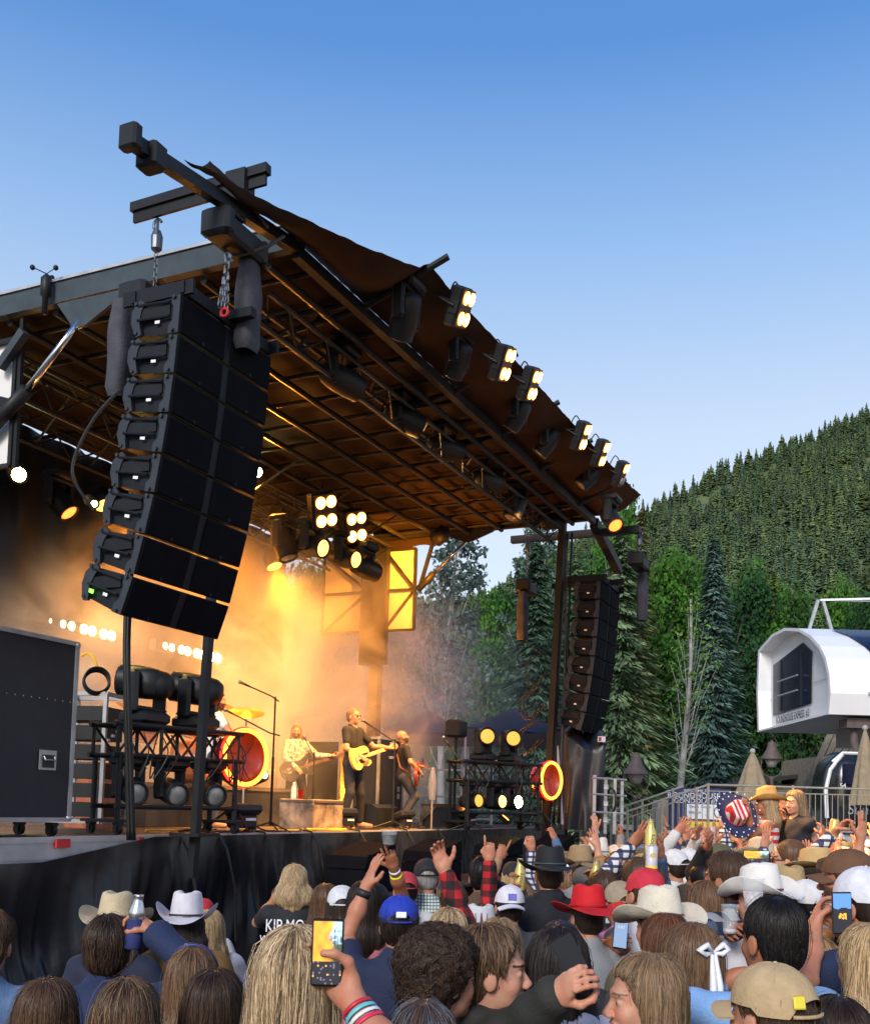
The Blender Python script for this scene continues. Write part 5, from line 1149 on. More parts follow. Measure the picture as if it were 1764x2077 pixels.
# side fill box on pole, tents, far clutter
p = spx(925, 1478, 17.0); t = sthing('side_fill_speaker', 'boxy black fixture on a pole in front of the tents', 'stage light', p.x, p.y, DECK); MB().bbox((0, 0, p.z-DECK), (.3, .28, .28), .03).build('speaker_body', m_dkplastic, t); MB().tube([(0, 0, 0), (0, 0, p.z-DECK)], .025, 8).build('pole', m_frame, t)
m_tent = mat('black tent fabric', (.018, .02, .032), .7, var=.3, scale=2, bump=.3, bscale=5)
def tent(label, x0, x1, yp, ye, yv, Y, cx):
    a = px(x0, ye, Y); b = px(x1, ye, Y); w = b.x-a.x; pk = px(cx, yp, Y); t = thing('canopy_tent', label, 'tent', ((a.x+b.x)/2, Y+w/2, 0), group='black canopy tents behind the stage'); ze = a.z; zv = px(x0, yv, Y).z
    def fn(i, j):
        i2 = i*4; k = int(i2) % 4; f_ = i2-int(i2); cs = [(-1, -1), (1, -1), (1, 1), (-1, 1)]; c0_, c1_ = cs[k], cs[(k+1) % 4]; ex, ey = c0_[0]+(c1_[0]-c0_[0])*f_, c0_[1]+(c1_[1]-c0_[1])*f_
        z = ze+(pk.z-ze)*(1-j)**1.25 + .03*math.sin(i*55)*j; return (ex*w/2*max(j, .001), ey*w/2*max(j, .001), z-.10*math.sin(math.pi*f_)*j)
    MB().grid(fn, 64, 12, closed=True).build('roof', m_tent, t, smooth=True)
    MB().grid(lambda i, j: (-w/2+w*i, -w/2, ze-.02+(zv-ze)*j-.10*math.sin(math.pi*i)*(1-j)), 30, 3).build('valance', m_tent, t)
    for sx in (-1, 1):
        for sy in (-1, 1): MB().tube([(sx*w/2, sy*w/2, 0), (sx*w/2, sy*w/2, ze)], .03, 6).build('leg', m_steel, t)
    MB().tube([(-w/2, -w/2+.02, px(x0, 1489, Y).z), (w/2, -w/2+.02, px(x0, 1489, Y).z)], .018, 5).build('crossbar', m_steel, t)
tent('black canopy tent with peaked roof left of the right post', 944, 1142, 1428, 1474, 1512, 24, 1075); tent('black canopy tent half hidden by drifting smoke', 775, 950, 1430, 1476, 1508, 24.5, 864)
t = thing('fence', 'grey metal crowd fence behind the bald guitarist', 'fence', (px(860, 1600, 22).x, 22, 0)); g = MB()
for z in (2.35, 2.9, 1.9): g.tube([(-1, 0, z), (1.4, 0, z)], .02, 5)
for k in range(5): g.tube([(-1+k*.6, 0, 0), (-1+k*.6, 0, 2.95)], .028, 5)
g.build('fence_bars', m_steel, t)
p = spx(877, 1585, 16.2); t = sthing('plastic_bag', 'clear plastic bag hanging on a stick near the far wooden block', 'bag', p.x, p.y, DECK)
MB().grid(lambda i, j: ((.02+.055*math.sin(min(1, j*1.1)*math.pi*.8))*math.cos(6.283*i)*(1+.2*math.sin(i*44)), (.02+.045*math.sin(min(1, j*1.1)*math.pi*.8))*math.sin(6.283*i), p.z-DECK+.22-.5*j), 24, 8, closed=True).build('bag_film', glassmat('bag film', (.7, .7, .75), .2, .14), t, smooth=True); MB().tube([(0, 0, 0), (0, 0, p.z-DECK+.2)], .015, 6).build('stick', m_timb, t)
# draped tower and scaffold at the right
p = px(1183, 1672, 19.2); a = px(1146, 1485, 19.2); b = px(1226, 1500, 19.2); W_ = b.x-a.x; Hh = a.z-DECK
t = thing('draped_tower', 'tall stack wrapped in black cloth below the far speaker column', 'cloth', (p.x, 19.2+.3, DECK))
def dt(i, j):
    q = 6.283*i; c_, s_ = math.cos(q), math.sin(q); r_ = 1/max(abs(c_), abs(s_))**.85; k = 1+.06*math.sin(q*7+j*5)+.05*math.sin(q*11)*j+.05*j; z = Hh*(1-j)+.18*math.sin(q*2+1)*(1-j)
    if j == 0: r_ *= .2
    return (c_*W_/2*r_*k, s_*.4*r_*k, z+(.1 if j == 0 else 0))
MB().grid(dt, 80, 16, closed=True).build('cloth_wrap', mat('shiny black cloth', (.012, .014, .02), .35, spec=.5, var=.3, bump=.4, bscale=4), t, smooth=True)
MB().box((W_*.38, -.48, Hh-.12), (.14, .01, .1)).build('maker_label', m_white2, t)
g = MB(); g.box((W_*.38-.03, -.488, Hh-.12), (.05, .004, .07)); g.build('label_mark', m_redp, t)
t = thing('scaffold_frame', 'grey aluminium frame of ladder sections beside the draped tower', 'scaffold', (px(1205, 1600, 18.7).x, 18.7, DECK)); w = px(1266, 1600, 18.7).x-px(1205, 1600, 18.7).x; hs = px(1205, 1572, 18.7).z-DECK
g = MB()
for k, x in enumerate((0, w*.45, w*.68, w)): g.beam((x, .0 if k % 2 == 0 else .25, -.05), (x, .0 if k % 2 == 0 else .25, hs-.03*k), .055)
for z in (hs*.34, hs*.66, hs-.05): g.tube([(-.04, -.02, z), (w+.04, .0, z-.02)], .02, 6)
g.build('ladder_bars', m_steel, t)
for z in (hs*.2, hs*.5, hs*.8): MB().box((w*.45, .21, z), (.075, .02, .09)).build('tape_band', m_white2, t)
MB().ring((w*.6, .1, hs*.55), (1, .2, 0), .22, .02, 24, 6).build('cable_loop', m_cable, t)
tag(MB().tube([(0, 0, 0), (-.12, 0, 1.4)], .025, 8).build('white_pole', m_white), 'leaning white pole left of the draped tower', 'pole').location = px(1140, 1672, 18.9)
cb_ = sthing('far_cable_bundle', 'black cables running up the right post', 'cables', 0, 0, 0)
for k, (dx, lx) in enumerate(((12, 26), (20, 30), (28, 24), (30, 60))):
    a = son_s(1103+dx, 1670, 9.6); b = son_s(1142+lx*.3, 1080, 9.6); m_ = (a+b)/2+Vector((.0, .05*math.sin(k*2), 0)); MB().tube(curve([a, m_, b], 6), .022, 5).build('cable_strand', m_cable if k % 2 else m_brass, cb_, smooth=True)
for k in range(5): p = son_s(1165-k*4, 1360+k*70-140*(k > 2), 9.5); cable(['first', 'second', 'third', 'fourth', 'fifth'][k]+' small loop of cable behind the far speaker column', curve([p+Vector((0, .5, 0)), p+Vector((0, .8, -.25)), p+Vector((0, .9, .1)), p+Vector((0, .6, .35))]), .012)
# front fill speakers on sub cabinets in the pit
t = sthing('subwoofer_row', 'long row of black subwoofer cabinets in front of the stage skirt', 'subwoofers', 5.6, -.75, 0)
for k in range(7): MB().bbox((-3.6+k*1.2, 0, .58), (1.16, .8, 1.14), .02).build('subwoofer', m_grill, t)
MB().box((0, 0, 1.17), (8.5, .86, .03)).build('top_board', mat('worn red board', (.03, .012, .012), .8, var=.4, scale=9), t)
for k, x in enumerate((735, 880, 1013, 1125)):
    q = son_u(x, 1765, -.75); t = sthing('front_fill_speaker', ['nearest pair of stacked front fill speakers in the pit', 'second pair of stacked front fill speakers in the pit', 'third pair of stacked front fill speakers in the pit', 'farthest pair of stacked front fill speakers by the black hat'][k], 'speaker', q.x, -.72, 1.19, group='front fill speakers in the pit')
    MB().prism([(-.25, 0), (.25, 0), (.25, .26), (-.25, .26)], -.36, .36, axis=0).build('lower_cabinet', m_grill, t)
    g = MB(); g.add([(-.36, -.25, .27), (.36, -.25, .27), (.36, .25, .27), (-.36, .25, .27), (-.30, -.25, .40), (.36, -.25, .53), (.36, .25, .53), (-.30, .25, .40)], [(0, 3, 2, 1), (4, 5, 6, 7), (0, 1, 5, 4), (1, 2, 6, 5), (2, 3, 7, 6), (3, 0, 4, 7)]); g.build('upper_cabinet', m_grill, t)
    MB().box((0, -.253, .13), (.66, .006, .22)).build('speaker_mesh', m_grill, t); MB().box((0, -.253, .35), (.6, .006, .14)).build('speaker_mesh', m_grill, t)
# ================================================================ people: smooth bodies from blended volumes
def V3(*a): return np.array(a, np.float32)
def d_cone(P, a, b, ra, rb):
    a = np.asarray(a, np.float32); b = np.asarray(b, np.float32); ab = b-a; L2 = float(ab@ab)+1e-9
    t = np.clip((P-a)@ab/L2, 0, 1); return np.linalg.norm(P-a-t[..., None]*ab, axis=-1)-(ra+(rb-ra)*t)
def d_ell(P, c, r, rot=None):
    q = P-np.asarray(c, np.float32)
    if rot is not None: q = q@np.asarray(rot, np.float32)
    r = np.asarray(r, np.float32); k0 = np.linalg.norm(q/r, axis=-1); k1 = np.linalg.norm(q/(r*r), axis=-1)+1e-9
    return k0*(k0-1)/k1
def smin(a, b, k):
    h = np.maximum(k-np.abs(a-b), 0)/k; return np.minimum(a, b)-h*h*k*.25
def smax(a, b, k): return -smin(-a, -b, k)
def sdf(prims, P, disp=None):
    d = None
    for p in prims:
        op, k = p[0], p[1]
        e = d_cone(P, *p[3:]) if p[2] == 'c' else d_ell(P, *p[3:])
        if d is None: d = e
        elif op == '+': d = smin(d, e, k)
        else: d = smax(d, -e, k)
    if disp is not None: d = d + disp(P)
    return d
def nets(prims, vox, disp=None, pad=.03, cut=None):
    lo = np.full(3, 9e9); hi = -lo
    for p in prims:
        if p[0] == '-': continue
        if p[2] == 'c':
            for q, r in ((p[3], p[5]), (p[4], p[6])): lo = np.minimum(lo, np.asarray(q)-r); hi = np.maximum(hi, np.asarray(q)+r)
        else: m = max(p[4]) if len(p) > 5 and p[5] is not None else np.asarray(p[4]); lo = np.minimum(lo, np.asarray(p[3])-m); hi = np.maximum(hi, np.asarray(p[3])+m)
    lo -= pad; hi += pad
    ax = [np.arange(lo[i], hi[i]+vox, vox, dtype=np.float32) for i in range(3)]
    P = np.stack(np.meshgrid(*ax, indexing='ij'), -1); F = sdf(prims, P, disp)
    if cut is not None: F = np.maximum(F, cut(P))
    return surf(F, lo, vox)
def surf(F, lo, vox):
    nx, ny, nz = F.shape; S = F < 0; acc = np.zeros((nx-1, ny-1, nz-1, 3), np.float32); cnt = np.zeros((nx-1, ny-1, nz-1), np.float32)
    offs = [(i, j) for i in (0, 1) for j in (0, 1)]
    for a in range(3):
        sl0 = [slice(None)]*3; sl1 = [slice(None)]*3; sl0[a] = slice(0, -1); sl1[a] = slice(1, None)
        f0, f1 = F[tuple(sl0)], F[tuple(sl1)]; ch = S[tuple(sl0)] != S[tuple(sl1)]; den = np.where(ch, f0-f1, 1); t = np.where(ch, f0/den, 0)
        o1, o2 = [q for q in range(3) if q != a]
        for (i, j) in offs:
            s = [slice(None)]*3
            s[o1] = slice(i, F.shape[o1]-1+i); s[o2] = slice(j, F.shape[o2]-1+j); c_ = ch[tuple(s)]; tt = t[tuple(s)]
            cnt += c_; acc[..., a] += np.where(c_, tt, 0); acc[..., o1] += np.where(c_, i, 0); acc[..., o2] += np.where(c_, j, 0)
    m = cnt > 0; idx = -np.ones(m.shape, np.int64); idx[m] = np.arange(m.sum()); g = np.argwhere(m).astype(np.float32)
    v = (g+acc[m]/cnt[m][:, None])*vox+np.asarray(lo, np.float32); faces = []
    for a in range(3):
        o1, o2 = [(1, 2), (2, 0), (0, 1)][a]
        s0 = [slice(1, -1)]*3; s0[a] = slice(0, -1); s1 = list(s0); s1[a] = slice(1, None)
        A, B = S[tuple(s0)], S[tuple(s1)]
        for flip, mm in ((False, A & ~B), (True, B & ~A)):
            q = np.argwhere(mm)
            if not len(q): continue
            q = q.copy(); q[:, o1] += 1; q[:, o2] += 1
            def at_(d1, d2): r = q.copy(); r[:, o1] += d1; r[:, o2] += d2; return idx[r[:, 0], r[:, 1], r[:, 2]]
            f = np.stack([at_(-1, -1), at_(0, -1), at_(0, 0), at_(-1, 0)], 1)
            faces.append(f[:, ::-1] if flip else f)
    f = np.concatenate(faces) if faces else np.zeros((0, 4), int)
    f = f[(f >= 0).all(1)]; return v, f
CACHE = {}
def cached(key, fn):
    if key not in CACHE: CACHE[key] = fn()
    return CACHE[key]
# -------- head; looks along +Y, origin at its middle
def head_prims(fem=0., smile=0., jaw=1.):
    j = jaw; p = [('+', 0, 'e', (0, -.012, .03), (.074, .093, .088)), ('+', .03, 'e', (0, .018, -.028), (.060*j, .070, .082)), ('+', .03, 'e', (0, .034, -.078), (.044*j, .046, .034)), ('+', .02, 'e', (0, .066, -.100), (.018, .016, .015)),
         ('+', .012, 'c', (0, .084, .004), (0, .105, -.034), .0065, .0112), ('+', .008, 'e', (.012, .098, -.040), (.009, .010, .008)), ('+', .008, 'e', (-.012, .098, -.040), (.009, .010, .008)),
         ('+', .015, 'e', (0, .076, .020), (.046, .016, .010)), ('+', .02, 'e', (.036, .058, -.036), (.022, .022, .024)), ('+', .02, 'e', (-.036, .058, -.036), (.022, .022, .024))]
    for sx in (-1, 1): p += [('-', .010, 'e', (sx*.031, .095, -.002), (.018, .013, .011)), ('+', .003, 'e', (sx*.031, .0735, -.003), (.0135, .0135, .0115)), ('+', .006, 'e', (sx*.078, -.004, -.018), (.009, .020, .031), None)]
    w = .024+.008*smile
    p += [('+', .006, 'e', (0, .088-.004*smile, -.063), (w, .009, .0055)), ('+', .006, 'e', (0, .085-.003*smile, -.076-.003*smile), (w*.85, .010, .0065))]
    if smile: p += [('-', .003, 'e', (0, .100, -.0695), (w*.82, .016, .0028+.002*smile))]
    p += [('+', .03, 'c', (0, -.022, -.06), (0, -.035, -.235), .050-.006*fem, .058-.006*fem)]
    return p
def head_col(v, tone, brow, smile, beard=None):
    c = np.tile(np.array(tone, np.float32), (len(v), 1)); x, y, z = np.abs(v[:, 0]), v[:, 1], v[:, 2]
    blush = np.exp(-(((x-.036)/.02)**2+((z+.036)/.022)**2))*(y > .03); c *= (1+np.outer(blush*.12, [1.3, -.6, -.6]))
    lips = (((x)/(.024+.007*smile))**2+((z+.070)/.013)**2 < 1) & (y > .07); c[lips] = np.array(tone)*[.85, .52, .5]
    if smile: teeth = ((x/.021)**2+((z+.0695)/.0045)**2 < 1) & (y > .055); c[teeth] = (.62, .58, .52)
    br = (np.abs(x-.033) < .02) & (np.abs(z-.022+.1*(x-.033)**2*20) < .0032) & (y > .055); c[br] = brow
    eye = (((x-.031)/.0115)**2+((z+.003)/.0046)**2 < 1) & (y > .068); c[eye] = (.26, .22, .20)
    iris = (((x-.030)/.0066)**2+((z+.003)/.0056)**2 < 1) & (y > .068); c[iris] = (.03, .02, .015)
    if beard is not None:
        b = (z < -.03) & (y > -.01) & ~lips & ~((x < .018) & (z > -.05)) & (z > -.125); c[b] = beard
    return c
# -------- forearm and hand: wrist at the origin, fingers along +Z, palm towards +Y, thumb towards -X (right hand)
def hand_prims(pose, fore=.25):
    p = [('+', 0, 'e', (0, 0, .048), (.040, .0165, .056)), ('+', .03, 'c', (0, 0, .01), (0, 0, -fore*.45), .0255, .037), ('+', .03, 'c', (0, 0, -fore*.45), (0, -.004, -fore), .037, .041), ('+', .01, 'e', (-.024, .008, .032), (.019, .016, .028))]
    curl = {'open': (.10, .08, .08, .10), 'relax': (.45, .5, .55, .6), 'fist': (1.45, 1.5, 1.5, 1.5), 'point': (.05, 1.45, 1.5, 1.5), 'grip': (.78, .82, .86, .9), 'horns': (.1, 1.5, 1.5, .1), 'hold': (.55, .6, .65, .7), 'two': (.1, .08, 1.5, 1.5)}[pose]
    for i, (x, l, sp_) in enumerate(((-.029, .074, -.16), (-.0095, .083, -.04), (.010, .077, .07), (.0275, .060, .2))):
        a = np.array([x, 0, .088]); ang = 0.; k = curl[i]; r = .0084 if i < 3 else .0073
        for s_, (f, rr) in enumerate(((.46, 1.), (.30, .92), (.24, .82))):
            ang += k*(.75 if s_ == 0 else 1.0); sp2 = sp_*(1 if pose in ('open', 'two', 'horns') else .35)
            d = np.array([math.sin(sp2)*math.cos(min(ang, 1.5)), math.sin(ang), math.cos(ang)*math.cos(sp2)]); b = a+d*l*f
            p.append(('+', .006, 'c', tuple(a), tuple(b), r*rr, r*rr*.93)); a = b
    if pose in ('grip', 'hold'): th = [(-.032, .006, .028), (-.052, .030, .052), (-.046, .056, .074), (-.030, .066, .088)]
    elif pose in ('fist', 'point', 'horns'): th = [(-.032, .006, .028), (-.046, .026, .052), (-.030, .036, .074), (-.010, .036, .080)]
    else: th = [(-.032, .004, .026), (-.058, .012, .050), (-.072, .016, .072), (-.080, .016, .092)]
    for a, b, r in zip(th, th[1:], (.0125, .0108, .0095)): p.append(('+', .008, 'c', a, b, r, r*.92))
    return p
def hand_mesh(pose, left, near):
    def mk():
        v, f = nets(hand_prims(pose), .0044 if near else .0085, pad=.02); return v, f
    v, f = cached(('hand', pose, near), mk); v = v.copy()
    if left: v[:, 0] *= -1; f = f[:, ::-1]
    return v, f
def basis(z, yhint):
    z = Vector(z).normalized(); y = Vector(yhint); y = y-z*y.dot(z)
    if y.length < 1e-4: y = Vector((1, 0, 0))-z*z.x
    y.normalize(); x = y.cross(z); return np.array([list(x), list(y), list(z)], np.float32).T
# -------- body volumes in a 1.75 m figure, feet on z = 0
def torso_prims(inf=0., w=1.):
    return [('+', 0, 'e', (0, .0, 1.27), (.165*w+inf, .108+inf, .20)), ('+', .08, 'e', (0, .005, 1.06), (.140*w+inf, .105+inf, .19)), ('+', .08, 'e', (0, -.005, .93), (.162*w+inf, .118+inf, .13)),
            ('+', .06, 'c', (-.150*w, -.01, 1.405), (.150*w, -.01, 1.405), .058+inf, .058+inf), ('+', .06, 'c', (0, -.02, 1.38), (0, -.028, 1.485), .085+inf*.6, .058+inf*.5), ('+', .05, 'e', (0, -.045, 1.33), (.12*w, .07, .13))]
def leg_prims(pts, inf=0.):
    p = []
    for (hip, knee, ank) in pts: p += [('+', .05, 'c', hip, knee, .082+inf, .056+inf), ('+', .03, 'c', knee, ank, .056+inf, .040+inf)]
    return p
STAND = [((-.085, 0, .90), (-.095, .01, .50), (-.10, -.01, .09)), ((.085, 0, .90), (.095, .01, .50), (.10, -.01, .09))]
def ik(S_, T_, l1, l2, pole):
    S_, T_ = Vector(S_), Vector(T_); d = T_-S_; L_ = min(d.length, (l1+l2)*.985); d.normalize(); T2 = S_+d*L_
    a = (l1*l1-l2*l2+L_*L_)/(2*L_); h = math.sqrt(max(0, l1*l1-a*a)); pl = Vector(pole); pl = pl-d*pl.dot(d); pl = pl.normalized() if pl.length > 1e-4 else Vector((1, 0, 0))
    return S_+d*a+pl*h, T2
m_skin, N, L, b = new_mat('skin'); a = N.new('ShaderNodeAttribute'); a.attribute_name = 'Col'; L.new(a.outputs['Color'], b.inputs['Base Color']); b.inputs['Roughness'].default_value = .5; b.inputs['Specular IOR Level'].default_value = .35

nz1 = N.new('ShaderNodeTexNoise'); nz1.inputs['Scale'].default_value = 28; nz1.inputs['Detail'].default_value = 6; tcs = N.new('ShaderNodeTexCoord'); L.new(tcs.outputs['Object'], nz1.inputs['Vector'])
mxs = N.new('ShaderNodeMix'); mxs.data_type = 'RGBA'; mxs.blend_type = 'MULTIPLY'; mrs = N.new('ShaderNodeMapRange'); mrs.inputs[1].default_value = .35; mrs.inputs[2].default_value = .65; L.new(nz1.outputs[0], mrs.inputs[0]); L.new(mrs.outputs[0], mxs.inputs[0]); L.new(a.outputs['Color'], mxs.inputs[6]); mxs.inputs[7].default_value = (1, .80, .76, 1); L.new(mxs.outputs[2], b.inputs['Base Color'])
nz2 = N.new('ShaderNodeTexNoise'); nz2.inputs['Scale'].default_value = 160; nz2.inputs['Detail'].default_value = 4; L.new(tcs.outputs['Object'], nz2.inputs['Vector']); bps = N.new('ShaderNodeBump'); bps.inputs['Strength'].default_value = .25; bps.inputs['Distance'].default_value = .004; L.new(nz2.outputs[0], bps.inputs['Height']); L.new(bps.outputs[0], b.inputs['Normal'])
b.inputs['Subsurface Weight'].default_value = .12; b.inputs['Subsurface Scale'].default_value = .008; b.inputs['Subsurface Radius'].default_value = (1, .35, .2)
m_hair = cmat('hair', .46, .26)
SKIN = dict(fair=(.50, .28, .19), light=(.44, .225, .14), tan=(.34, .155, .085), dark=(.15, .075, .045))
HC_ = dict(black=(.010, .008, .008), dark=(.024, .014, .010), brown=(.060, .032, .018), chest=(.10, .050, .026), lbrown=(.17, .105, .058), blond=(.36, .245, .13), dblond=(.23, .15, .085), grey=(.24, .23, .22), red=(.13, .045, .02), platinum=(.56, .42, .25))
# -------- hair
def hair_sdf(style, ln, near, seed=0):
    base = [('+', 0, 'e', (0, -.016, .036), (.087, .106, .097)), ('+', .02, 'e', (0, -.055, -.02), (.076, .058, .085))]
    if style in ('short', 'crop', 'thin'):
        e = 0 if style == 'short' else -.007
        base = [('+', 0, 'e', (0, -.016, .036), (.086+e, .104+e, .097+e)), ('+', .02, 'e', (0, -.05, -.02), (.076+e, .058+e, .072))]
    if style == 'curly': base = [('+', 0, 'e', (0, -.018, .040), (.104, .122, .110)), ('+', .02, 'e', (0, -.055, -.03), (.096, .072, .095))]
    cutf = [('-', .012, 'e', (0, .100, -.045), (.066, .075, .092)), ('-', .012, 'e', (0, .130, -.022), (.17, .100, .112))]
    if style == 'swept': cutf += [('-', .012, 'e', (0, .142, .022), (.17, .088, .092)), ('-', .01, 'e', (.085, .055, -.055), (.03, .065, .07)), ('-', .01, 'e', (-.085, .055, -.055), (.03, .065, .07))]
    if style in ('short', 'crop', 'thin'): cutf += [('-', .01, 'e', (.085, .055, -.055), (.03, .065, .07)), ('-', .01, 'e', (-.085, .055, -.055), (.03, .065, .07))]
    extra = []
    if style in ('long', 'wavy', 'bow'):
        w = 1.0 if style != 'wavy' else 1.15
        extra = [('+', .03, 'c', (-.052, -.022, .0), (-.068*w, -.052, -ln*.55), .040, .046*w), ('+', .03, 'c', (.052, -.022, .0), (.068*w, -.052, -ln*.55), .040, .046*w), ('+', .03, 'c', (0, -.06, -.02), (0, -.085, -ln*.6), .052, .052*w),
                 ('+', .04, 'c', (-.066*w, -.058, -ln*.5), (-.042, -.082, -ln), .046*w, .018), ('+', .04, 'c', (.066*w, -.058, -ln*.5), (.042, -.082, -ln), .046*w, .018), ('+', .04, 'c', (0, -.085, -ln*.5), (0, -.095, -ln), .052, .022)]
    if style == 'pony': extra = [('+', .02, 'e', (0, -.125, .03), (.026, .026, .03)), ('+', .02, 'c', (0, -.14, .02), (0, -.15, -ln), .034, .012)]
    if style == 'bun': extra = [('+', .012, 'e', (0, -.10, .10), (.04, .04, .036))]
    rs = np.random.RandomState(seed); ph = rs.rand(8)*6.28
    def disp(P):
        a = np.arctan2(P[..., 0], -P[..., 1]-.02); z = P[..., 2]
        part = .007*np.exp(-(P[..., 0]/.006)**2)*(P[..., 1] > -.05)*(z > .08) if ln > .2 else 0
        if near and style not in ('curly',): return part*1.0+.0008*np.sin(a*17+ph[0]+np.sin(z*22))+(.006*np.sin(z*38+a*3+ph[4])*np.sin(a*7+ph[5]) if style == 'wavy' else .0012*np.sin(a*5+z*12+ph[2]))
        if style == 'curly': return .008*np.sin(P[..., 0]*95+ph[0]+2*np.sin(z*60))*np.sin(P[..., 1]*90+ph[1]+2*np.sin(P[..., 0]*50))*np.sin(z*95+ph[2])
        wv = (3.0 if style == 'wavy' else .6)*np.sin(z*34+ph[3])
        return part+.0022*np.sin(a*23+ph[0]+wv)+.0018*np.sin(a*41+ph[1]+wv*1.4+np.sin(z*20))+(.006*np.sin(z*38+a*3+ph[4])*np.sin(a*7+ph[5]) if style == 'wavy' else 0)
    return nets(base+extra+cutf, .0062 if near else .011, disp)
def hair_cols(v, col, seed, high=1.5):
    rs = np.random.RandomState(seed); a = np.arctan2(v[:, 0], -v[:, 1]-.02); z = v[:, 2]
    s = .5+.25*np.sin(a*31+rs.rand()*6+np.sin(z*25)*.7)+.25*np.sin(a*67+rs.rand()*6+np.sin(z*18+2))
    c = np.array(col)[None]*(.62+(high-.62)*s[:, None]**1.6); return np.concatenate([c, np.ones((len(v), 1))], 1)
def strands(style, ln, col, seed, n, v, f, light=None, wid=.0021):
    """fine locks that follow the outer surface of the hair volume downwards"""
    rs = np.random.RandomState(seed+7); 
    fn = np.cross(v[f[:, 1]]-v[f[:, 0]], v[f[:, 2]]-v[f[:, 0]]); vn = np.zeros_like(v)
    for k in range(4): np.add.at(vn, f[:, k], fn)
    vn /= np.linalg.norm(vn, axis=1)[:, None]+1e-9
    steps = 13 if ln > .2 else 6; dl = (ln+.2)/14 if ln > .2 else .0095
    top = v[:, 2] > (-.05 if ln > .2 else -.12); cand = np.where(top)[0]; st = cand[rs.randint(0, len(cand), n)]
    pos = v[st].copy(); nr = vn[st]; path = [pos+nr*.002]; nrs = [nr]; off = rs.rand(n)*.004+(rs.rand(n) < .05)*rs.rand(n)*.012
    v2 = v.astype(np.float32); vv = (v2*v2).sum(1)[None]
    curv = rs.normal(size=n)*.25; slen = (.55+.6*rs.rand(n))[:, None]
    for s_ in range(steps):
        down = np.tile(np.array([0, 0, -1.], np.float32), (n, 1)); whirl = np.stack([-(pos[:, 1]+.03), pos[:, 0], np.zeros(n)], 1)*4
        out = np.stack([pos[:, 0], pos[:, 1]+.03, np.zeros(n)], 1); out /= np.linalg.norm(out, axis=1)[:, None]+.01
        d = down + out*.7*np.clip((pos[:, 2]-.05)*14, 0, 1)[:, None] + whirl*curv[:, None]
        if style == 'wavy': d = d + np.stack([np.sin(pos[:, 2]*45+curv*9), np.zeros(n), np.zeros(n)], 1)*.55
        if style == 'curly': d = d*.5 + rs.normal(size=(n, 3))*.8
        d = d-nr*(d*nr).sum(1)[:, None]; d /= np.linalg.norm(d, axis=1)[:, None]+1e-6; prev = pos; pos = pos+d*dl*slen
        # snap back on to the surface through the nearest vertex
        j = np.concatenate([(vv-2*(pos[k:k+400].astype(np.float32)@v2.T)).argmin(1) for k in range(0, n, 400)])
        nn_ = vn[j]; dd = ((pos-v[j])*nn_).sum(1)[:, None]; pos = pos-nn_*dd; tt_ = pos-v[j]; lt = np.linalg.norm(tt_, axis=1)[:, None]; pos = np.where(lt > .012, v[j]+tt_*(.012/np.maximum(lt, 1e-6)), pos)
        stuck = ((pos[:, 1] > .055) & (pos[:, 2] < .105) & (style == 'swept')) | ((pos[:, 1] > .042) & (pos[:, 2] < .062) & (pos[:, 2] > -.16)) | ((pos[:, 1] > .02) & (pos[:, 2] < -.01) & (pos[:, 2] > -.12)); pos = np.where(stuck[:, None], prev, pos)
        nr = nr*.4+nn_*.6; nr /= np.linalg.norm(nr, axis=1)[:, None]+1e-6
        path.append(pos+nr*(.002+off)[:, None]); nrs.append(nr.copy())
    K = len(path); P = np.stack(path, 1); NN = np.stack(nrs, 1); T = np.gradient(P, axis=1); W = np.cross(T, NN); W /= np.linalg.norm(W, axis=2)[:, :, None]+1e-6
    tp = np.sin(np.linspace(.25, 1, K)*math.pi*.97)**.5; W *= (wid*(.5+rs.rand(n)))[:, None, None]*tp[None, :, None]*.5
    lift = NN*.0010
    V_ = np.stack([P-W, P+lift, P+W], 2).reshape(-1, 3); base = (np.arange(n)[:, None]*K+np.arange(K-1)[None])*3
    F_ = np.concatenate([np.stack([base+a, base+a+1, base+a+4, base+a+3], -1).reshape(-1, 4) for a in (0, 1)])
    u = rs.rand(n); c0 = np.array(col)[None]*(.32+1.6*u[:, None]**1.5)
    if light is not None: m_ = (rs.rand(n) < .42)[:, None]; c0 = np.where(m_, np.array(light)[None]*(.6+.8*u[:, None]), c0)
    C = np.repeat(c0, K*3, 0); return V_, F_, np.concatenate([C, np.ones((len(C), 1))], 1)
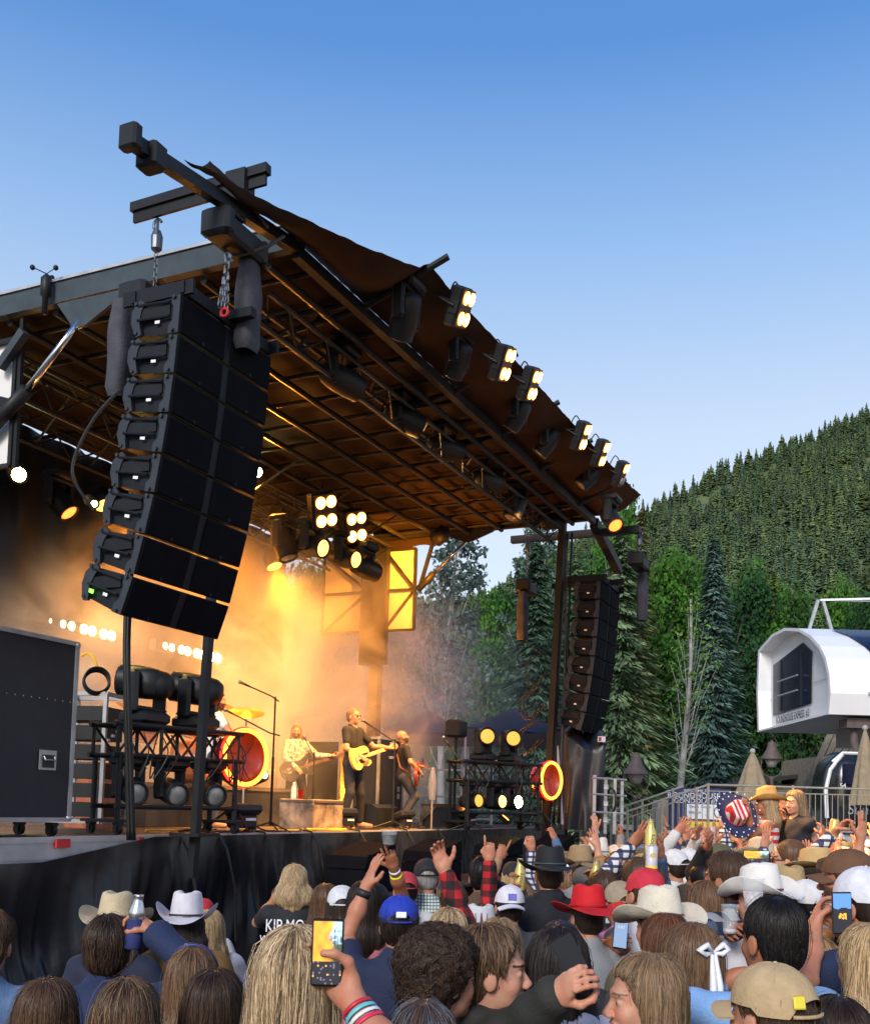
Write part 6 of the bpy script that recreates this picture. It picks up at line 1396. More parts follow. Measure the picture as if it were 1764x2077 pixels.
# -------- hats (origin at the head's middle)
def cowboy(col, band, style=0, straw=False, near=True, nm='hat', mark=None):
    m_ = mat('hat %s %d' % (nm, style), col, .8, var=.12, scale=14, bump=.5 if straw else .12, bscale=160 if straw else 60); g = MB(); rx, ry = [(.195, .215), (.185, .21), (.205, .225), (.18, .2)][style]; z0 = .045; cx_, cyy = .088, .108
    curl = [.07, .09, .045, .06][style]; n = 40
    def brim(i, j, dz=0.):
        a = 2*math.pi*i; q = j; x = math.cos(a)*(cx_+(rx-cx_)*q); y = math.sin(a)*(cyy+(ry-cyy)*q); s_ = abs(math.cos(a))
        return (x*(1-.13*q*s_), y-.012, z0-.012*q+curl*(q**2.0)*s_**2.4 - .018*q*abs(math.sin(a))**3+dz)
    g.grid(lambda i, j: brim(i, j), n, 7, closed=True); g.grid(lambda i, j: brim(i, 1-j, -.004), n, 7, closed=True); g.grid(lambda i, j: brim(i, 1, -.004*j), n, 2, closed=True)
    H = [.125, .13, .11, .12][style]
    def crown(i, j):
        a = 2*math.pi*i
        if j < .62:
            q = j/.62; k = 1-.16*q**1.5; pin = 1-.16*q*max(0, math.sin(a))**2*(1 if abs(math.cos(a)) > .25 else .5); return (math.cos(a)*cx_*k*pin, math.sin(a)*cyy*k-.012, z0+H*q*(1-.10*max(0, math.sin(a))))
        q = (j-.62)/.38; k = .84*(1-q); x = math.cos(a)*cx_*k; y = math.sin(a)*cyy*k-.012
        return (x*(1-.14*max(0, math.sin(a))), y, z0+H*(1-.10*max(0, math.sin(a))*(1-q))+.012*math.sin(q*3.1)*(abs(math.cos(a)))-.034*math.exp(-(x/.022)**2)*min(1, q*2.2))
    g.grid(crown, n, 18, closed=True); bd = MB(); bd.tube([(math.cos(2*math.pi*k/28)*(cx_+.001), math.sin(2*math.pi*k/28)*(cyy+.001)-.012, z0+.010) for k in range(28)], .006, 5, closed=True)
    return g, m_, bd, mat('hat band '+nm, band, .6)
def cap(col, nm, back=False, logo=None, bill=None, mesh_back=None, strap=True, near=True):
    m_ = mat('cap '+nm, col, .8, var=.1, scale=30, bump=.2, bscale=90); mb_ = mat('cap bill '+(nm if bill is None else nm+' b'), bill or col, .8, var=.1); g = MB(); n = 36; f_ = -1 if back else 1; z0 = .030
    def dome(i, j):
        a = 2*math.pi*i; t_ = j*math.pi/2; k = math.cos(t_)**.85 if j < 1 else 0; y = math.sin(a)*.110*k-.014
        z = z0+.098*math.sin(t_)**.95 + (-.016*(1-j) if math.sin(a)*f_ < 0 else 0)
        if (math.sin(a)*f_) < -.80 and j < .38: z = max(z, z0-.016+.045*math.sqrt(max(0, 1-((math.cos(a))/.6)**2)))
        return (math.cos(a)*.090*k, y, z)
    g.grid(dome, n, 12, closed=True)
    for q6 in range(6):
        g.tube([tuple(Vector(dome((q6+.5)/6+.0, jj))*1.004) for jj in (.42 if abs(((q6+.5)/6)-(.75 if not back else .25)) < .05 else .02, .5, .62, .74, .86, .96)], .0013, 4, caps=False)
    g.ball((0, -.014, z0+.098), (.006, .006, .004), 8, 5)
    b_ = MB()
    def bl_(i, j):
        a = (i-.5)*2.3; y = f_*((.102*math.cos(a*.9))+(.07*j)*math.cos(a*.8)**.6 if abs(a) < 1.3 else .05); x = .082*math.sin(a)/math.sin(1.15)*(1-.07*j); return (x, y-.014, z0-.004-.030*(x/.085)**2-.014*j)
    b_.grid(bl_, 15, 6); b_.grid(lambda i, j: tuple(Vector(bl_(1-i, j))-Vector((0, 0, .004))), 15, 6)
    s_ = MB(); s_.tube([(math.sin(q)*.092, -f_*math.cos(q)*.111-.014, z0-.010) for q in np.linspace(-.62, .62, 9)], .005, 5)
    return g, m_, b_, mb_, s_
# -------- the person
BODY_N = [0]
LOG = []
def person(label, x, yt, Y, yaw=0., hair=('short', 'brown', .1), hat=None, top=('tee', (.1, .1, .1)), arms=(), skin='light', near=True, head=(0, 0, 0), legs=STAND, trousers=(.03, .04, .07), group='crowd in front of the stage', pos=None, hgt=None, lean=0., face='neutral', beard=None, light=None, nst=700, root=None, base_z=0., wide=1., fem=0., cat='person', brow=None, hscale=1., glasses=False):
    seed = BODY_N[0]; BODY_N[0] += 1; rs = np.random.RandomState(seed+100); hath = {None: 0, 'cowboy': .048, 'cap': .008}[hat[0] if hat else None]
    if pos is None:
        p = px(x, yt, Y); zt = p.z-base_z; sc = (zt)/(1.742+hath); px_, py_ = p.x, p.y
    else: px_, py_, sc = pos[0], pos[1], hgt/1.742
    LOG.append((label[:30], round(sc*1.742, 2)))
    t = thing('person', label, cat, (px_, py_, base_z), R(yaw), group, sc); t.scale = (sc,)*3
    inv = Matrix.LocRotScale(Vector((px_, py_, base_z)), Euler((0, 0, R(yaw))), Vector((sc,)*3)).inverted()
    HM = Matrix.Translation((0, -.028, 1.475)) @ Euler((R(head[0]), R(head[1]), R(head[2]))).to_matrix().to_4x4() @ Matrix.Translation((0, .028, .148)) 
    if hscale != 1.: HM = HM @ Matrix.Scale(hscale, 4)
    LM = Matrix.Translation((0, 0, .93)) @ Euler((R(lean), 0, 0)).to_matrix().to_4x4() @ Matrix.Translation((0, 0, -.93)); HMl = LM @ HM
    Hn = np.array(HMl); tone = SKIN[skin]; sm = 1. if face == 'smile' else 0.; hc = HC_[hair[1]] if hair else HC_['dark']
    LMn = np.array(LM)
    def ap(M_, v): return v@M_[:3, :3].T+M_[:3, 3]
    parts = []
    hv, hf = cached(('head', near, fem, sm), lambda: nets(head_prims(fem, sm), .0042 if near else .0085))
    col = head_col(hv, tone, brow or tuple(np.array(hc)*.6), sm, beard); parts.append((ap(Hn, hv), hf, col))
    lkey = str(legs); bv, bf = cached(('torso', wide, near, lkey), lambda: nets(torso_prims(-.012, wide)+leg_prims(legs)+[('+', .02, 'c', (q[2][0], q[2][1]-.01, .045), (q[2][0]*1.25, q[2][1]+.16, .03), .042, .034) for q in legs], .026))
    up_ = np.clip((bv[:, 2]-.80)/.2, 0, 1)[:, None]; bv2 = bv*(1-up_)+ap(LMn, bv)*up_; parts.append((bv2, bf, np.tile(np.array(tone), (len(bv), 1))))
    sh = {}; sleeves = []; wr = {}
    amap = {a[0]: a for a in arms}
    for side in (-1, 1):
        s0 = LM @ Vector((side*.175*wide, -.01, 1.405)); a = amap.get(side)
        if a is None: T_ = LM @ Vector((side*(.22+.05*rs.rand()), .10+.12*rs.rand(), .95)); pose = 'relax'; palm = Vector((-side, 0, 0)); pole = (side*.6, -1, 0)
        else:
            T_ = a[1]; T_ = inv @ px(*T_) if len(T_) == 3 and T_[0] > 20 else Vector(T_); pose = a[2]; palm = Vector(a[3]) if len(a) > 3 and a[3] is not None else Vector((0, 1, 0)); pole = a[4] if len(a) > 4 else (side*.9, .1, -.45)
        ha = s0
        if (T_.z-s0.z) > .15: ha = s0+Vector((-side*.015, 0, .03))
        E_, W_ = ik(ha, T_, .285, .25, pole); B_ = basis(W_-E_, palm if a is None or palm.length > 0 else (0, 1, 0)); wr[side] = (W_, B_)
        hv2, hf2 = hand_mesh(pose, side < 0, near); q = hv2@B_.T+np.array(W_); parts.append((q, hf2, np.tile(np.array(tone)*[1.02, .93, .9], (len(q), 1))))
        uv, uf = nets([('+', 0, 'c', tuple(s0), tuple(E_), .050, .0415)], .014 if near else .02); parts.append((uv, uf, np.tile(np.array(tone), (len(uv), 1))))
        sleeves.append((s0, E_, W_))
    vs, fs, cs, o_ = [], [], [], 0
    for v, f, c in parts: vs.append(v); fs.append(f+o_); cs.append(c); o_ += len(v)
    cc = np.concatenate(cs); np_mesh('body', np.concatenate(vs), np.concatenate(fs), m_skin, t, col=np.concatenate([cc, np.ones((len(cc), 1))], 1))
    # clothing
    kind, tcol = top[0], top[1]; inf = dict(tee=.004, tank=.002, shirt=.010, jacket=.022, hoodie=.022, sweater=.014)[kind]; sp_ = []
    tp_ = [q if q[2] == 'c' else q for q in torso_prims(inf, wide)]
    def T3(p_): return tuple(LM @ Vector(p_))
    tp2 = []
    for q in tp_: tp2.append((q[0], q[1], 'c', T3(q[3]), T3(q[4]), q[5], q[6]) if q[2] == 'c' else (q[0], q[1], 'e', T3(q[3]), q[4]) + ((np.array(LM.to_3x3()),) if lean else ()))
    for (s0, E_, W_) in sleeves:
        if kind == 'tank': continue
        if kind == 'tee': m_ = s0.lerp(E_, .62); sp_.append(('+', .04, 'c', tuple(s0), tuple(m_), .056+inf, .056+inf))
        else:
            end_ = E_.lerp(W_, .93 if kind != 'shirt' else .88); sp_ += [('+', .04, 'c', tuple(s0), tuple(E_), .054+inf, .046+inf), ('+', .02, 'c', tuple(E_), tuple(end_), .046+inf, .033+inf)]
    if kind == 'hoodie': sp_ += [('+', .03, 'c', T3((-.07, -.09, 1.46)), T3((.07, -.09, 1.46)), .045, .045), ('+', .03, 'e', T3((0, -.12, 1.40)), (.10, .045, .09))]
    if kind == 'jacket': sp_ += [('+', .015, 'c', T3((-.055, -.055, 1.50)), T3((.055, -.055, 1.50)), .024, .024), ('+', .02, 'c', T3((.055, -.055, 1.50)), T3((.07, .03, 1.46)), .022, .02), ('+', .02, 'c', T3((-.055, -.055, 1.50)), T3((-.07, .03, 1.46)), .022, .02)]
    if kind in ('shirt', 'tee'): sp_ += [('+', .012, 'c', T3((-.045, -.05, 1.485)), T3((.045, -.05, 1.485)), .018, .018)]
    nk = T3((0, .035, 1.545)); ph = rs.rand(4)*6.28; am = .0035+.1*inf
    def fd(P): return am*(np.sin(P[..., 0]*31+P[..., 2]*17+ph[0])*np.sin(P[..., 2]*26+ph[1]+P[..., 1]*20)+.7*np.sin(P[..., 0]*13-P[..., 2]*9+ph[2]))
    hem = .84 if kind in ('jacket', 'hoodie', 'sweater') else .88
    v, f = nets(tp2+sp_+[('-', .01, 'e', nk, (.060, .072, .085))], .011 if near else .019, fd, cut=lambda P: hem-P[..., 2])
    if isinstance(tcol, tuple) and isinstance(tcol[0], str): mt = PAT[tcol[0]]
    else: mt = mat('cloth %.3f %.3f %.3f %s' % (*tcol, kind), tcol, .85, var=.14, scale=5, bump=.25, bscale=110)
    np_mesh({'tee': 't_shirt', 'tank': 'tank_top', 'shirt': 'shirt', 'jacket': 'jacket', 'hoodie': 'hoodie', 'sweater': 'sweater'}[kind], v, f, mt, t)
    lv, lf = cached(('trou', lkey, wide), lambda: nets(leg_prims(legs, .012)+[('+', .05, 'e', (0, 0, .93), (.172*wide, .126, .12))], .024, cut=lambda P: P[..., 2]-1.0)); np_mesh('trousers', lv, lf, mat('trousers %.3f %.3f' % trousers[:2], trousers, .85, var=.2), t)
    # hair and hat ride on the head
    HMo = HMl
    if hair and hair[0] != 'bald':
        st_, hcn, ln = hair; v, f = cached(('hair', st_, ln, near, seed % 3), lambda: hair_sdf(st_, ln, near, seed % 3))
        v = v.copy()
        if hat: k_ = v[:, 2] > .03; v[k_, 2] = .03+(v[k_, 2]-.03)*.72; v[k_, :2] *= .95
        col = hair_cols(v, hc, seed); mi = None
        V_, F_, C_ = v, f, col
        if nst and near:
            sv, sf, sc_ = strands(st_, ln, hc, seed, int(nst*2.3), v, f, light, .0012 if Y < 2.7 else .0017)
            if hat: bad = sv[:, 2] > .06; sv[bad, :2] *= .93
            V_ = np.concatenate([v, sv]); F_ = np.concatenate([f, sf+len(v)]); C_ = np.concatenate([col, sc_])
        o = np_mesh('hair', V_, F_, m_hair, t, col=C_); o.matrix_local = HMo
    if hat:
        if hat[0] == 'cowboy':
            g, m1, bd, m2 = cowboy(*hat[1:]); o = g.build('hat', m1, t, smooth=True); o.matrix_local = HMo @ Euler((R(-4), 0, 0)).to_matrix().to_4x4(); bd.build('hat_band', m2, o, smooth=True)
        else:
            g, m1, b_, m2, s_ = cap(*hat[1:3], **(hat[3] if len(hat) > 3 else {})); o = g.build('cap', m1, t, smooth=True); o.matrix_local = HMo; b_.build('cap_bill', m2, o, smooth=True); s_.build('cap_strap', m1, o, smooth=True)
        t_hat = o
    else: t_hat = None
    if glasses:
        g = MB()
        for sx in (-1, 1): g.ball((sx*.032, .095, -.002), (.026, .006, .017), 12, 8); g.tube([(sx*.056, .088, .002), (sx*.082, .0, .0)], .003, 4)
        o = g.build('sunglasses', m_black, t, smooth=True); o.matrix_local = HMo
    def world(p_):    # local -> world
        return inv.inverted() @ Vector(p_)
    return dict(root=t, wr=wr, world=world, HM=HMo, inv=inv, sc=sc, hat=t_hat, LM=LM)
def holdpt(P_, side, off=(0, .035, .06)):
    W_, B_ = P_['wr'][side]; q = B_@np.array(off)*1.0; return P_['world'](Vector(q)+W_)
def hand_M(P_, side, off=(0, .035, .06), rot=(0, 0, 0)):
    W_, B_ = P_['wr'][side]; M_ = Matrix(B_.tolist()); RW = P_['inv'].inverted().to_3x3().normalized(); M4 = (RW @ M_ @ Euler(rot).to_matrix()).to_4x4(); M4.translation = holdpt(P_, side, off); return M4
def wristband(P_, side, col, z=-.05, r=.034, w=.012, nm='wristband'):
    W_, B_ = P_['wr'][side]; g = MB(); g.lathe([(r, z-w), (r+.002, z-w), (r+.002, z+w), (r, z+w)], (0, 0, 0), (0, 0, 1), 18, caps=False); M4 = Matrix(B_.tolist()).to_4x4(); M4.translation = W_
    o = g.build(nm, col, P_['root'], smooth=True); o.matrix_local = M4; return o
def checks(name, c1, c2, c3, scale, wid=.5, axis=(1, 1)):
    m, N, L, b = new_mat(name); b.inputs['Roughness'].default_value = .85; tc = N.new('ShaderNodeTexCoord'); sp = N.new('ShaderNodeSeparateXYZ'); L.new(tc.outputs['Object'], sp.inputs[0])
    def st(o_, k):
        a = N.new('ShaderNodeMath'); a.operation = 'MULTIPLY'; a.inputs[1].default_value = k; L.new(o_, a.inputs[0]); f = N.new('ShaderNodeMath'); f.operation = 'FRACT'; L.new(a.outputs[0], f.inputs[0]); g = N.new('ShaderNodeMath'); g.operation = 'LESS_THAN'; g.inputs[1].default_value = wid; L.new(f.outputs[0], g.inputs[0]); return g.outputs[0]
    a = st(sp.outputs[0], scale*axis[0]) if axis[0] else None; z = st(sp.outputs[2], scale*axis[1])
    m1 = N.new('ShaderNodeMix'); m1.data_type = 'RGBA'; m1.inputs[6].default_value = (*c1, 1); m1.inputs[7].default_value = (*c2, 1); L.new(z, m1.inputs[0])
    if a is not None:
        m2 = N.new('ShaderNodeMix'); m2.data_type = 'RGBA'; m3 = N.new('ShaderNodeMix'); m3.data_type = 'RGBA'; m3.inputs[6].default_value = (*c2, 1); m3.inputs[7].default_value = (*c3, 1); L.new(z, m3.inputs[0]); L.new(a, m2.inputs[0]); L.new(m1.outputs[2], m2.inputs[6]); L.new(m3.outputs[2], m2.inputs[7]); L.new(m2.outputs[2], b.inputs['Base Color'])
    else: L.new(m1.outputs[2], b.inputs['Base Color'])
    return m
PAT = dict(plaid=checks('buffalo plaid', (.42, .01, .015), (.10, .005, .008), (.008, .006, .008), 12, .5), gingham=checks('green gingham', (.60, .62, .60), (.02, .10, .09), (.02, .08, .08), 48, .28), navyplaid=checks('navy plaid', (.05, .07, .12), (.015, .02, .05), (.25, .26, .28), 9, .45), flag=checks('red white stripes', (.62, .60, .58), (.5, .02, .03), (.5, .02, .03), 13, .5, (0, 1)), whiteplaid=checks('white plaid', (.6, .6, .6), (.04, .05, .12), (.02, .02, .05), 22, .4), aloha=mat('patterned shirt', (.01, .01, .012), .8, scale=26, col2=(.7, .62, .5)), floral=mat('floral sleeve', (.55, .5, .6), .8, scale=30, col2=(.45, .12, .3)), camo=mat('camouflage cloth', (.05, .06, .03), .8, scale=14, col2=(.2, .17, .10)), denim=mat('denim cloth', (.05, .10, .20), .85, scale=8, col2=(.11, .19, .33), bump=.3, bscale=150), ribnavy=mat('ribbed navy knit', (.01, .014, .045), .85, var=.3, bump=.6, bscale=90))
# ================================================================ the band
def band(label, x, yt, Y, **k):
    k.setdefault('group', 'band on stage'); k.setdefault('base_z', DECK); return person(label, x, yt, Y, **k)
def gl_(P_, body, neckdir, ndir):   # guitar held by a player, in player's local frame
    Rw = P_['inv'].inverted().to_3x3().normalized(); return pose(P_['world'](body), Rw @ Vector(neckdir), Rw @ Vector(ndir))
WIDE = [((-.085, 0, .90), (-.16, .05, .50), (-.22, .02, .09)), ((.085, 0, .90), (.15, .06, .50), (.20, -.02, .09))]
# singer: faces right and towards the crowd, playing a yellow guitar whose neck points to picture right
s_ = band('singer in tight black tee and sunglasses playing a butterscotch guitar', 719, 1437, 15.9, yaw=-118, hair=('crop', 'lbrown', .05), top=('tee', (.012, .011, .012)), skin='light', legs=WIDE, trousers=(.010, .012, .02), glasses=True, face='smile', nst=0, head=(5, 0, 0), wide=1.08,
    arms=[(1, (.10, .21, 1.02), 'hold', (0, -1, -.2), (.8, -.4, -.5)), (-1, (-.50, .32, 1.19), 'grip', (.1, .2, 1), (-.3, .2, -1))])
guitar('guitar', 'butterscotch yellow electric guitar with black pickguard played by the singer', m_tele, m_maple, 'tele', gl_(s_, (.04, .19, 1.03), (-1, .12, .28), (0, 1, .15)))
# bassist
s_ = band('long haired bassist in black and white patterned shirt behind the worn block', 603, 1469, 16.4, yaw=-140, hair=('long', 'lbrown', .30), top=('shirt', ('aloha',)), skin='light', legs=WIDE, trousers=(.012, .012, .014), nst=0, head=(-4, 0, -30), beard=(.07, .035, .02), fem=.3,
    arms=[(1, (.12, .20, .98), 'hold', (0, -1, -.2), (.8, -.4, -.4)), (-1, (-.52, .30, 1.22), 'grip', (.1, .2, 1), (-.3, .2, -1))])
guitar('bass_guitar', 'dark bass guitar played by the long haired bassist', m_ebony, m_rose, 'bass', gl_(s_, (.06, .18, .98), (-1, .12, .33), (0, 1, .15)))
# guitarist at the right, knees bent
BENT = [((-.085, 0, .90), (-.14, .22, .58), (-.16, -.02, .14)), ((.085, 0, .90), (.12, .20, .56), (.13, -.05, .14))]
s_ = band('bald guitarist in black tee and jeans leaning back with a red guitar', 822, 1482, 16.6, yaw=-78, hair=None, top=('tee', (.010, .010, .012)), skin='light', legs=BENT, trousers=(.035, .035, .045), head=(18, 0, 0), beard=(.10, .06, .04), face='smile', nst=0,
    arms=[(1, (.20, .24, 1.02), 'hold', (0, -1, 0), (.8, -.3, -.5)), (-1, (-.30, .38, 1.12), 'grip', (.1, .2, 1), (-.4, .1, -1))])
guitar('guitar', 'cherry red guitar held low by the bald guitarist', m_cherry, m_rose, 'strat', gl_(s_, (.10, .22, .96), (-.85, .25, .3), (0, 1, .1)))
st_o = s_; g = MB(); g.tube([s_['LM'] @ Vector(q) for q in ((-.13, .10, 1.42), (-.10, -.08, 1.44), (.02, -.135, 1.28), (.14, -.10, 1.08), (.16, .05, .98))], .018, 6); g.build('guitar_strap', mat('brown leather', (.20, .07, .03), .5), s_['root'], smooth=True)
# drummer
SIT = [((-.085, 0, .90), (-.16, .38, .86), (-.16, .42, .42)), ((.085, 0, .90), (.16, .38, .86), (.16, .42, .42))]
band('bearded long haired drummer in white tee singing at the near truss stand', 443, 1403, 13.6, yaw=-72, hair=('long', 'dark', .26), top=('tee', (.6, .6, .6)), skin='light', beard=(.10, .03, .015), nst=200, head=(0, 0, -8),
    arms=[(1, (.25, .30, 1.1), 'fist'), (-1, (-.2, .34, 1.12), 'fist')])
# ================================================================ the crowd: the people that show largest, one by one
CG = 'crowd in front of the stage'
SIL = (.62, .61, .60); FELT = (.55, .52, .50); STR = (.52, .42, .27); CREAM = (.66, .60, .48)
P1 = person('person at the left edge with brown hair and a blue denim shirt', -22, 1848, 3.9, 5, ('short', 'chest', .1), top=('shirt', ('denim',)))
P2 = person('brunette woman with long straight hair at the lower left corner', 100, 1990, 3.1, 3, ('long', 'brown', .34), top=('sweater', (.05, .05, .06)), light=HC_['chest'], nst=1100, fem=.5)
P3 = person('boy with short tousled dark hair in a navy sweater, raising a bottle', 222, 1862, 4.0, 8, ('short', 'dark', .1), top=('hoodie', (.012, .022, .07)), light=HC_['brown'], nst=1500, arms=[(1, (318, 1893, 3.95), 'grip', (-.8, .3, 0), (.6, -.2, -1))])
P4 = person('woman with parted brown hair in a navy knit sweater, second from the left corner', 262, 1989, 3.0, 0, ('long', 'brown', .34), top=('sweater', ('ribnavy',)), light=HC_['lbrown'], nst=1200, fem=.5)
P5 = person('person in a straw cowboy hat and navy jacket behind the dark haired boy', 240, 1812, 5.1, -8, ('long', 'dblond', .26), ('cowboy', STR, (.10, .06, .03), 0, True, True, 'straw tan'), ('jacket', (.012, .016, .04)))
P6 = person('person in a pale grey cowboy hat and mustard brown jacket', 381, 1813, 5.4, 3, ('long', 'dark', .18), ('cowboy', (.54, .52, .56), (.02, .015, .02), 1, False, True, 'pale grey'), ('jacket', (.16, .085, .02)))
P6b = person('blond woman in white beside the pale grey cowboy hat', 424, 1848, 6.0, 20, ('long', 'blond', .30), top=('shirt', (.6, .6, .62)), fem=.5)
P6c = person('person in a red cap hidden behind the pale grey cowboy hat', 412, 1822, 6.9, 0, ('short', 'brown', .1), ('cap', (.42, .02, .03), 'red'), ('tee', (.5, .5, .5)), near=False)
P7 = person('woman with long streaked brown hair and a dark headband', 392, 1926, 3.7, 5, ('long', 'chest', .38), top=('sweater', (.06, .05, .05)), light=HC_['lbrown'], nst=1200, fem=.5)
g = MB(); g.tube([(math.cos(a)*.088, .02-.03*math.sin(a), .036+math.sin(a)*.101) for a in np.linspace(.2, 2.94, 14)], .008, 6); o = g.build('headband', m_navy, P7['root'], smooth=True); o.matrix_local = P7['HM']
P8 = person('woman with very dark brown long hair left of the big blonde woman', 438, 1972, 3.2, -3, ('long', 'dark', .38), top=('sweater', (.03, .03, .035)), light=HC_['brown'], nst=1100, fem=.5)
P9 = person('woman with long highlighted blond hair filming with a phone', 602, 1887, 2.55, 6, ('long', 'dblond', .40), top=('tee', (.5, .5, .55)), light=HC_['platinum'], nst=2600, arms=[(1, (712, 2026, 2.42), 'hold', (-.3, -.9, 0), (.5, -.1, -1))], fem=.6, hscale=1.0)
P10 = person('blond curly haired woman in a black concert tee with white lettering', 598, 1757, 7.4, 4, ('wavy', 'blond', .17), top=('tee', (.012, .013, .017)), light=HC_['platinum'], nst=1500, arms=[(-1, (556, 1826, 7.5), 'open', (.3, 1, 0), (-.6, .1, -1))], fem=.5)
text('KIP MOORE', .125, m_white2, P10['root'], (.035, -.150, 1.335), (R(84), 0, 0), sx=.66, name='shirt_lettering'); text('WORLD TOUR 2023', .058, m_white2, P10['root'], (.04, -.146, 1.25), (R(86), 0, 0), name='shirt_lettering', shear=.2)
P11 = person('man in a royal blue cap and navy polo shirt with one arm raised', 810, 1816, 4.75, 6, ('short', 'dark', .1), ('cap', (.010, .035, .36), 'royal blue'), ('tee', (.010, .018, .05)), wide=1.12, nst=900, arms=[(-1, (742, 1800, 5.0), 'open', (.8, .3, 0), (-.35, .8, -.4))])
wristband(P11, -1, m_black, -.03, .033, .018, 'watch')
MB().bbox((.0, -.140, .055), (.045, .006, .026), .004, (R(-12), 0, 0)).build('cap_label', m_white2, P11['hat'])
P12 = person('curly dark haired young man looking right in the front row of the picture', 898, 1897, 3.15, -62, ('curly', 'dark', .1), top=('tee', (.05, .055, .07)), light=HC_['brown'], nst=2200, face='neutral', hscale=1.02)
P13 = person('smiling man in profile with swept brown hair and a dark olive jacket', 1000, 1887, 3.25, -94, ('swept', 'brown', .1), top=('jacket', (.022, .022, .018)), light=HC_['lbrown'], nst=2200, face='smile', skin='fair', arms=[(-1, (1128, 2020, 2.95), 'grip', (0, 1, .3), (.1, -.5, -1))], hscale=1.03)
P14 = person('woman with straight black hair in a white hoodie', 1130, 1884, 3.35, 8, ('long', 'black', .42), top=('hoodie', (.60, .58, .66)), light=(.03, .022, .02), nst=1500, fem=.5)
P15 = person('person whose brown and blue grey hair shows at the bottom edge', 858, 2036, 2.6, 0, ('long', 'brown', .3), top=('sweater', (.05, .06, .09)), light=(.10, .12, .16), nst=900)
P16 = person('long haired blond person raising an arm in a red buffalo plaid sleeve', 908, 1846, 4.9, 10, ('long', 'dblond', .3), top=('shirt', ('plaid',)), light=HC_['platinum'], nst=900, fem=.5, arms=[(1, (897, 1752, 5.0), 'relax', (0, -1, 0), (.4, .7, -.6))])
P17 = person('grey haired man in a black cap and green checked shirt', 866, 1741, 7.4, 4, ('crop', 'grey', .1), ('cap', (.010, .010, .012), 'black'), ('shirt', ('gingham',)), nst=0, wide=1.1)
P18 = person('large man in a black cowboy hat and black jacket', 1115, 1713, 6.6, 2, ('crop', 'dark', .1), ('cowboy', (.006, .007, .010), (.03, .06, .06), 2, False, True, 'black felt'), ('jacket', (.007, .008, .013)), wide=1.36, nst=0)
g = MB(); g.lathe([(.002, 0), (.012, .02), (.016, .045), (.0, .05)], (.085, -.1, .055), (.3, 0, -1), 8); g.build('feather', m_white2, P18['hat'])
P19 = person('person in a dark navy cap right in front of the black jacket', 1135, 1866, 4.4, -3, ('long', 'black', .25), ('cap', (.012, .012, .03), 'dark navy', dict(back=True)), ('tee', (.02, .02, .03)), nst=400)
P20 = person('person in a white and brown cowboy hat with a striped crown', 975, 1836, 5.6, 0, ('long', 'chest', .2), ('cowboy', (.62, .60, .62), (.16, .06, .02), 3, False, True, 'white brown'), ('shirt', (.4, .42, .45)), nst=0)
g = MB(); g.tube([(0, -.118, .06), (0, -.105, .12), (0, -.085, .165), (0, -.03, .15), (0, .04, .14)], .008, 6); g.tube([(-.03, -.115, .06), (-.032, -.10, .12), (-.03, -.08, .168)], .004, 5); g.tube([(.03, -.115, .06), (.032, -.10, .12), (.03, -.08, .168)], .004, 5); g.build('crown_stripe', mat('brown stripe', (.17, .075, .03), .7), P20['hat'])
P21 = person('person in a white cap with a small blue badge at the back', 1033, 1795, 6.2, 5, ('short', 'dark', .1), ('cap', (.62, .60, .66), 'white badge', dict(back=True)), ('tee', (.05, .05, .06)), nst=0)
g = MB(); g.bbox((0, -.118, .065), (.05, .006, .04), .006, (R(-12), 0, 0)); g.build('cap_badge', mat('badge blue', (.12, .12, .42), .6), P21['hat'])
P22 = person('dark haired man in a brown corduroy jacket with a faded neckline', 978, 1740, 7.2, 4, ('short', 'black', .1), top=('jacket', (.085, .045, .028)), nst=500, wide=1.05)
P23 = person('short person with light brown hair under the white capped head', 1012, 1866, 4.6, 0, ('long', 'lbrown', .3), top=('tee', (.04, .04, .05)), light=HC_['blond'], nst=700)
P24 = person('person in a bright red cowboy hat seen behind the black jacket', 1192, 1792, 5.4, 12, ('short', 'dark', .1), ('cowboy', (.50, .004, .010), (.3, .005, .01), 2, False, True, 'red'), ('tee', (.25, .26, .28)), nst=0)
P25 = person('laughing woman in profile with grey brown hair at the bottom right', 1305, 1942, 3.0, 96, ('long', 'lbrown', .36), top=('sweater', (.03, .03, .04)), light=HC_['dblond'], nst=1500, face='smile', skin='fair', fem=.5)
P26 = person('person in a tan corduroy cap with its strap at the back', 1562, 1952, 2.62, 35, ('crop', 'brown', .1), ('cap', (.42, .30, .16), 'tan corduroy'), ('tee', (.04, .04, .04)), nst=600)
MB().bbox((-.05, -.118, .055), (.03, .006, .03), .004, (R(-12), 0, R(-20))).build('cap_label', m_yel, P26['hat'])
P27 = person('tall man with cropped dark hair in a light blue shirt', 1566, 1822, 3.45, 24, ('crop', 'black', .1), top=('shirt', (.20, .36, .62)), wide=1.15, nst=1300, skin='tan', arms=[(-1, (1478, 1990, 3.5), 'relax', (0, 1, 0))])
P28 = person('woman with long brown hair tied with a white bow, in red', 1398, 1878, 3.55, 22, ('long', 'chest', .40), top=('sweater', (.42, .010, .015)), light=HC_['lbrown'], nst=1300, fem=.5)
g = MB()
for sx in (-1, 1): g.tube([(0, -.125, .05), (sx*.03, -.135, .075), (sx*.055, -.13, .06), (sx*.03, -.13, .045), (0, -.125, .05)], [.004, .010, .012, .009, .004], 6); g.tube([(sx*.006, -.128, .045), (sx*.012, -.145, -.05), (sx*.018, -.15, -.17)], [.006, .012, .010], 6)
o = g.build('hair_bow', m_white2, P28['root'], smooth=True); o.matrix_local = P28['HM']
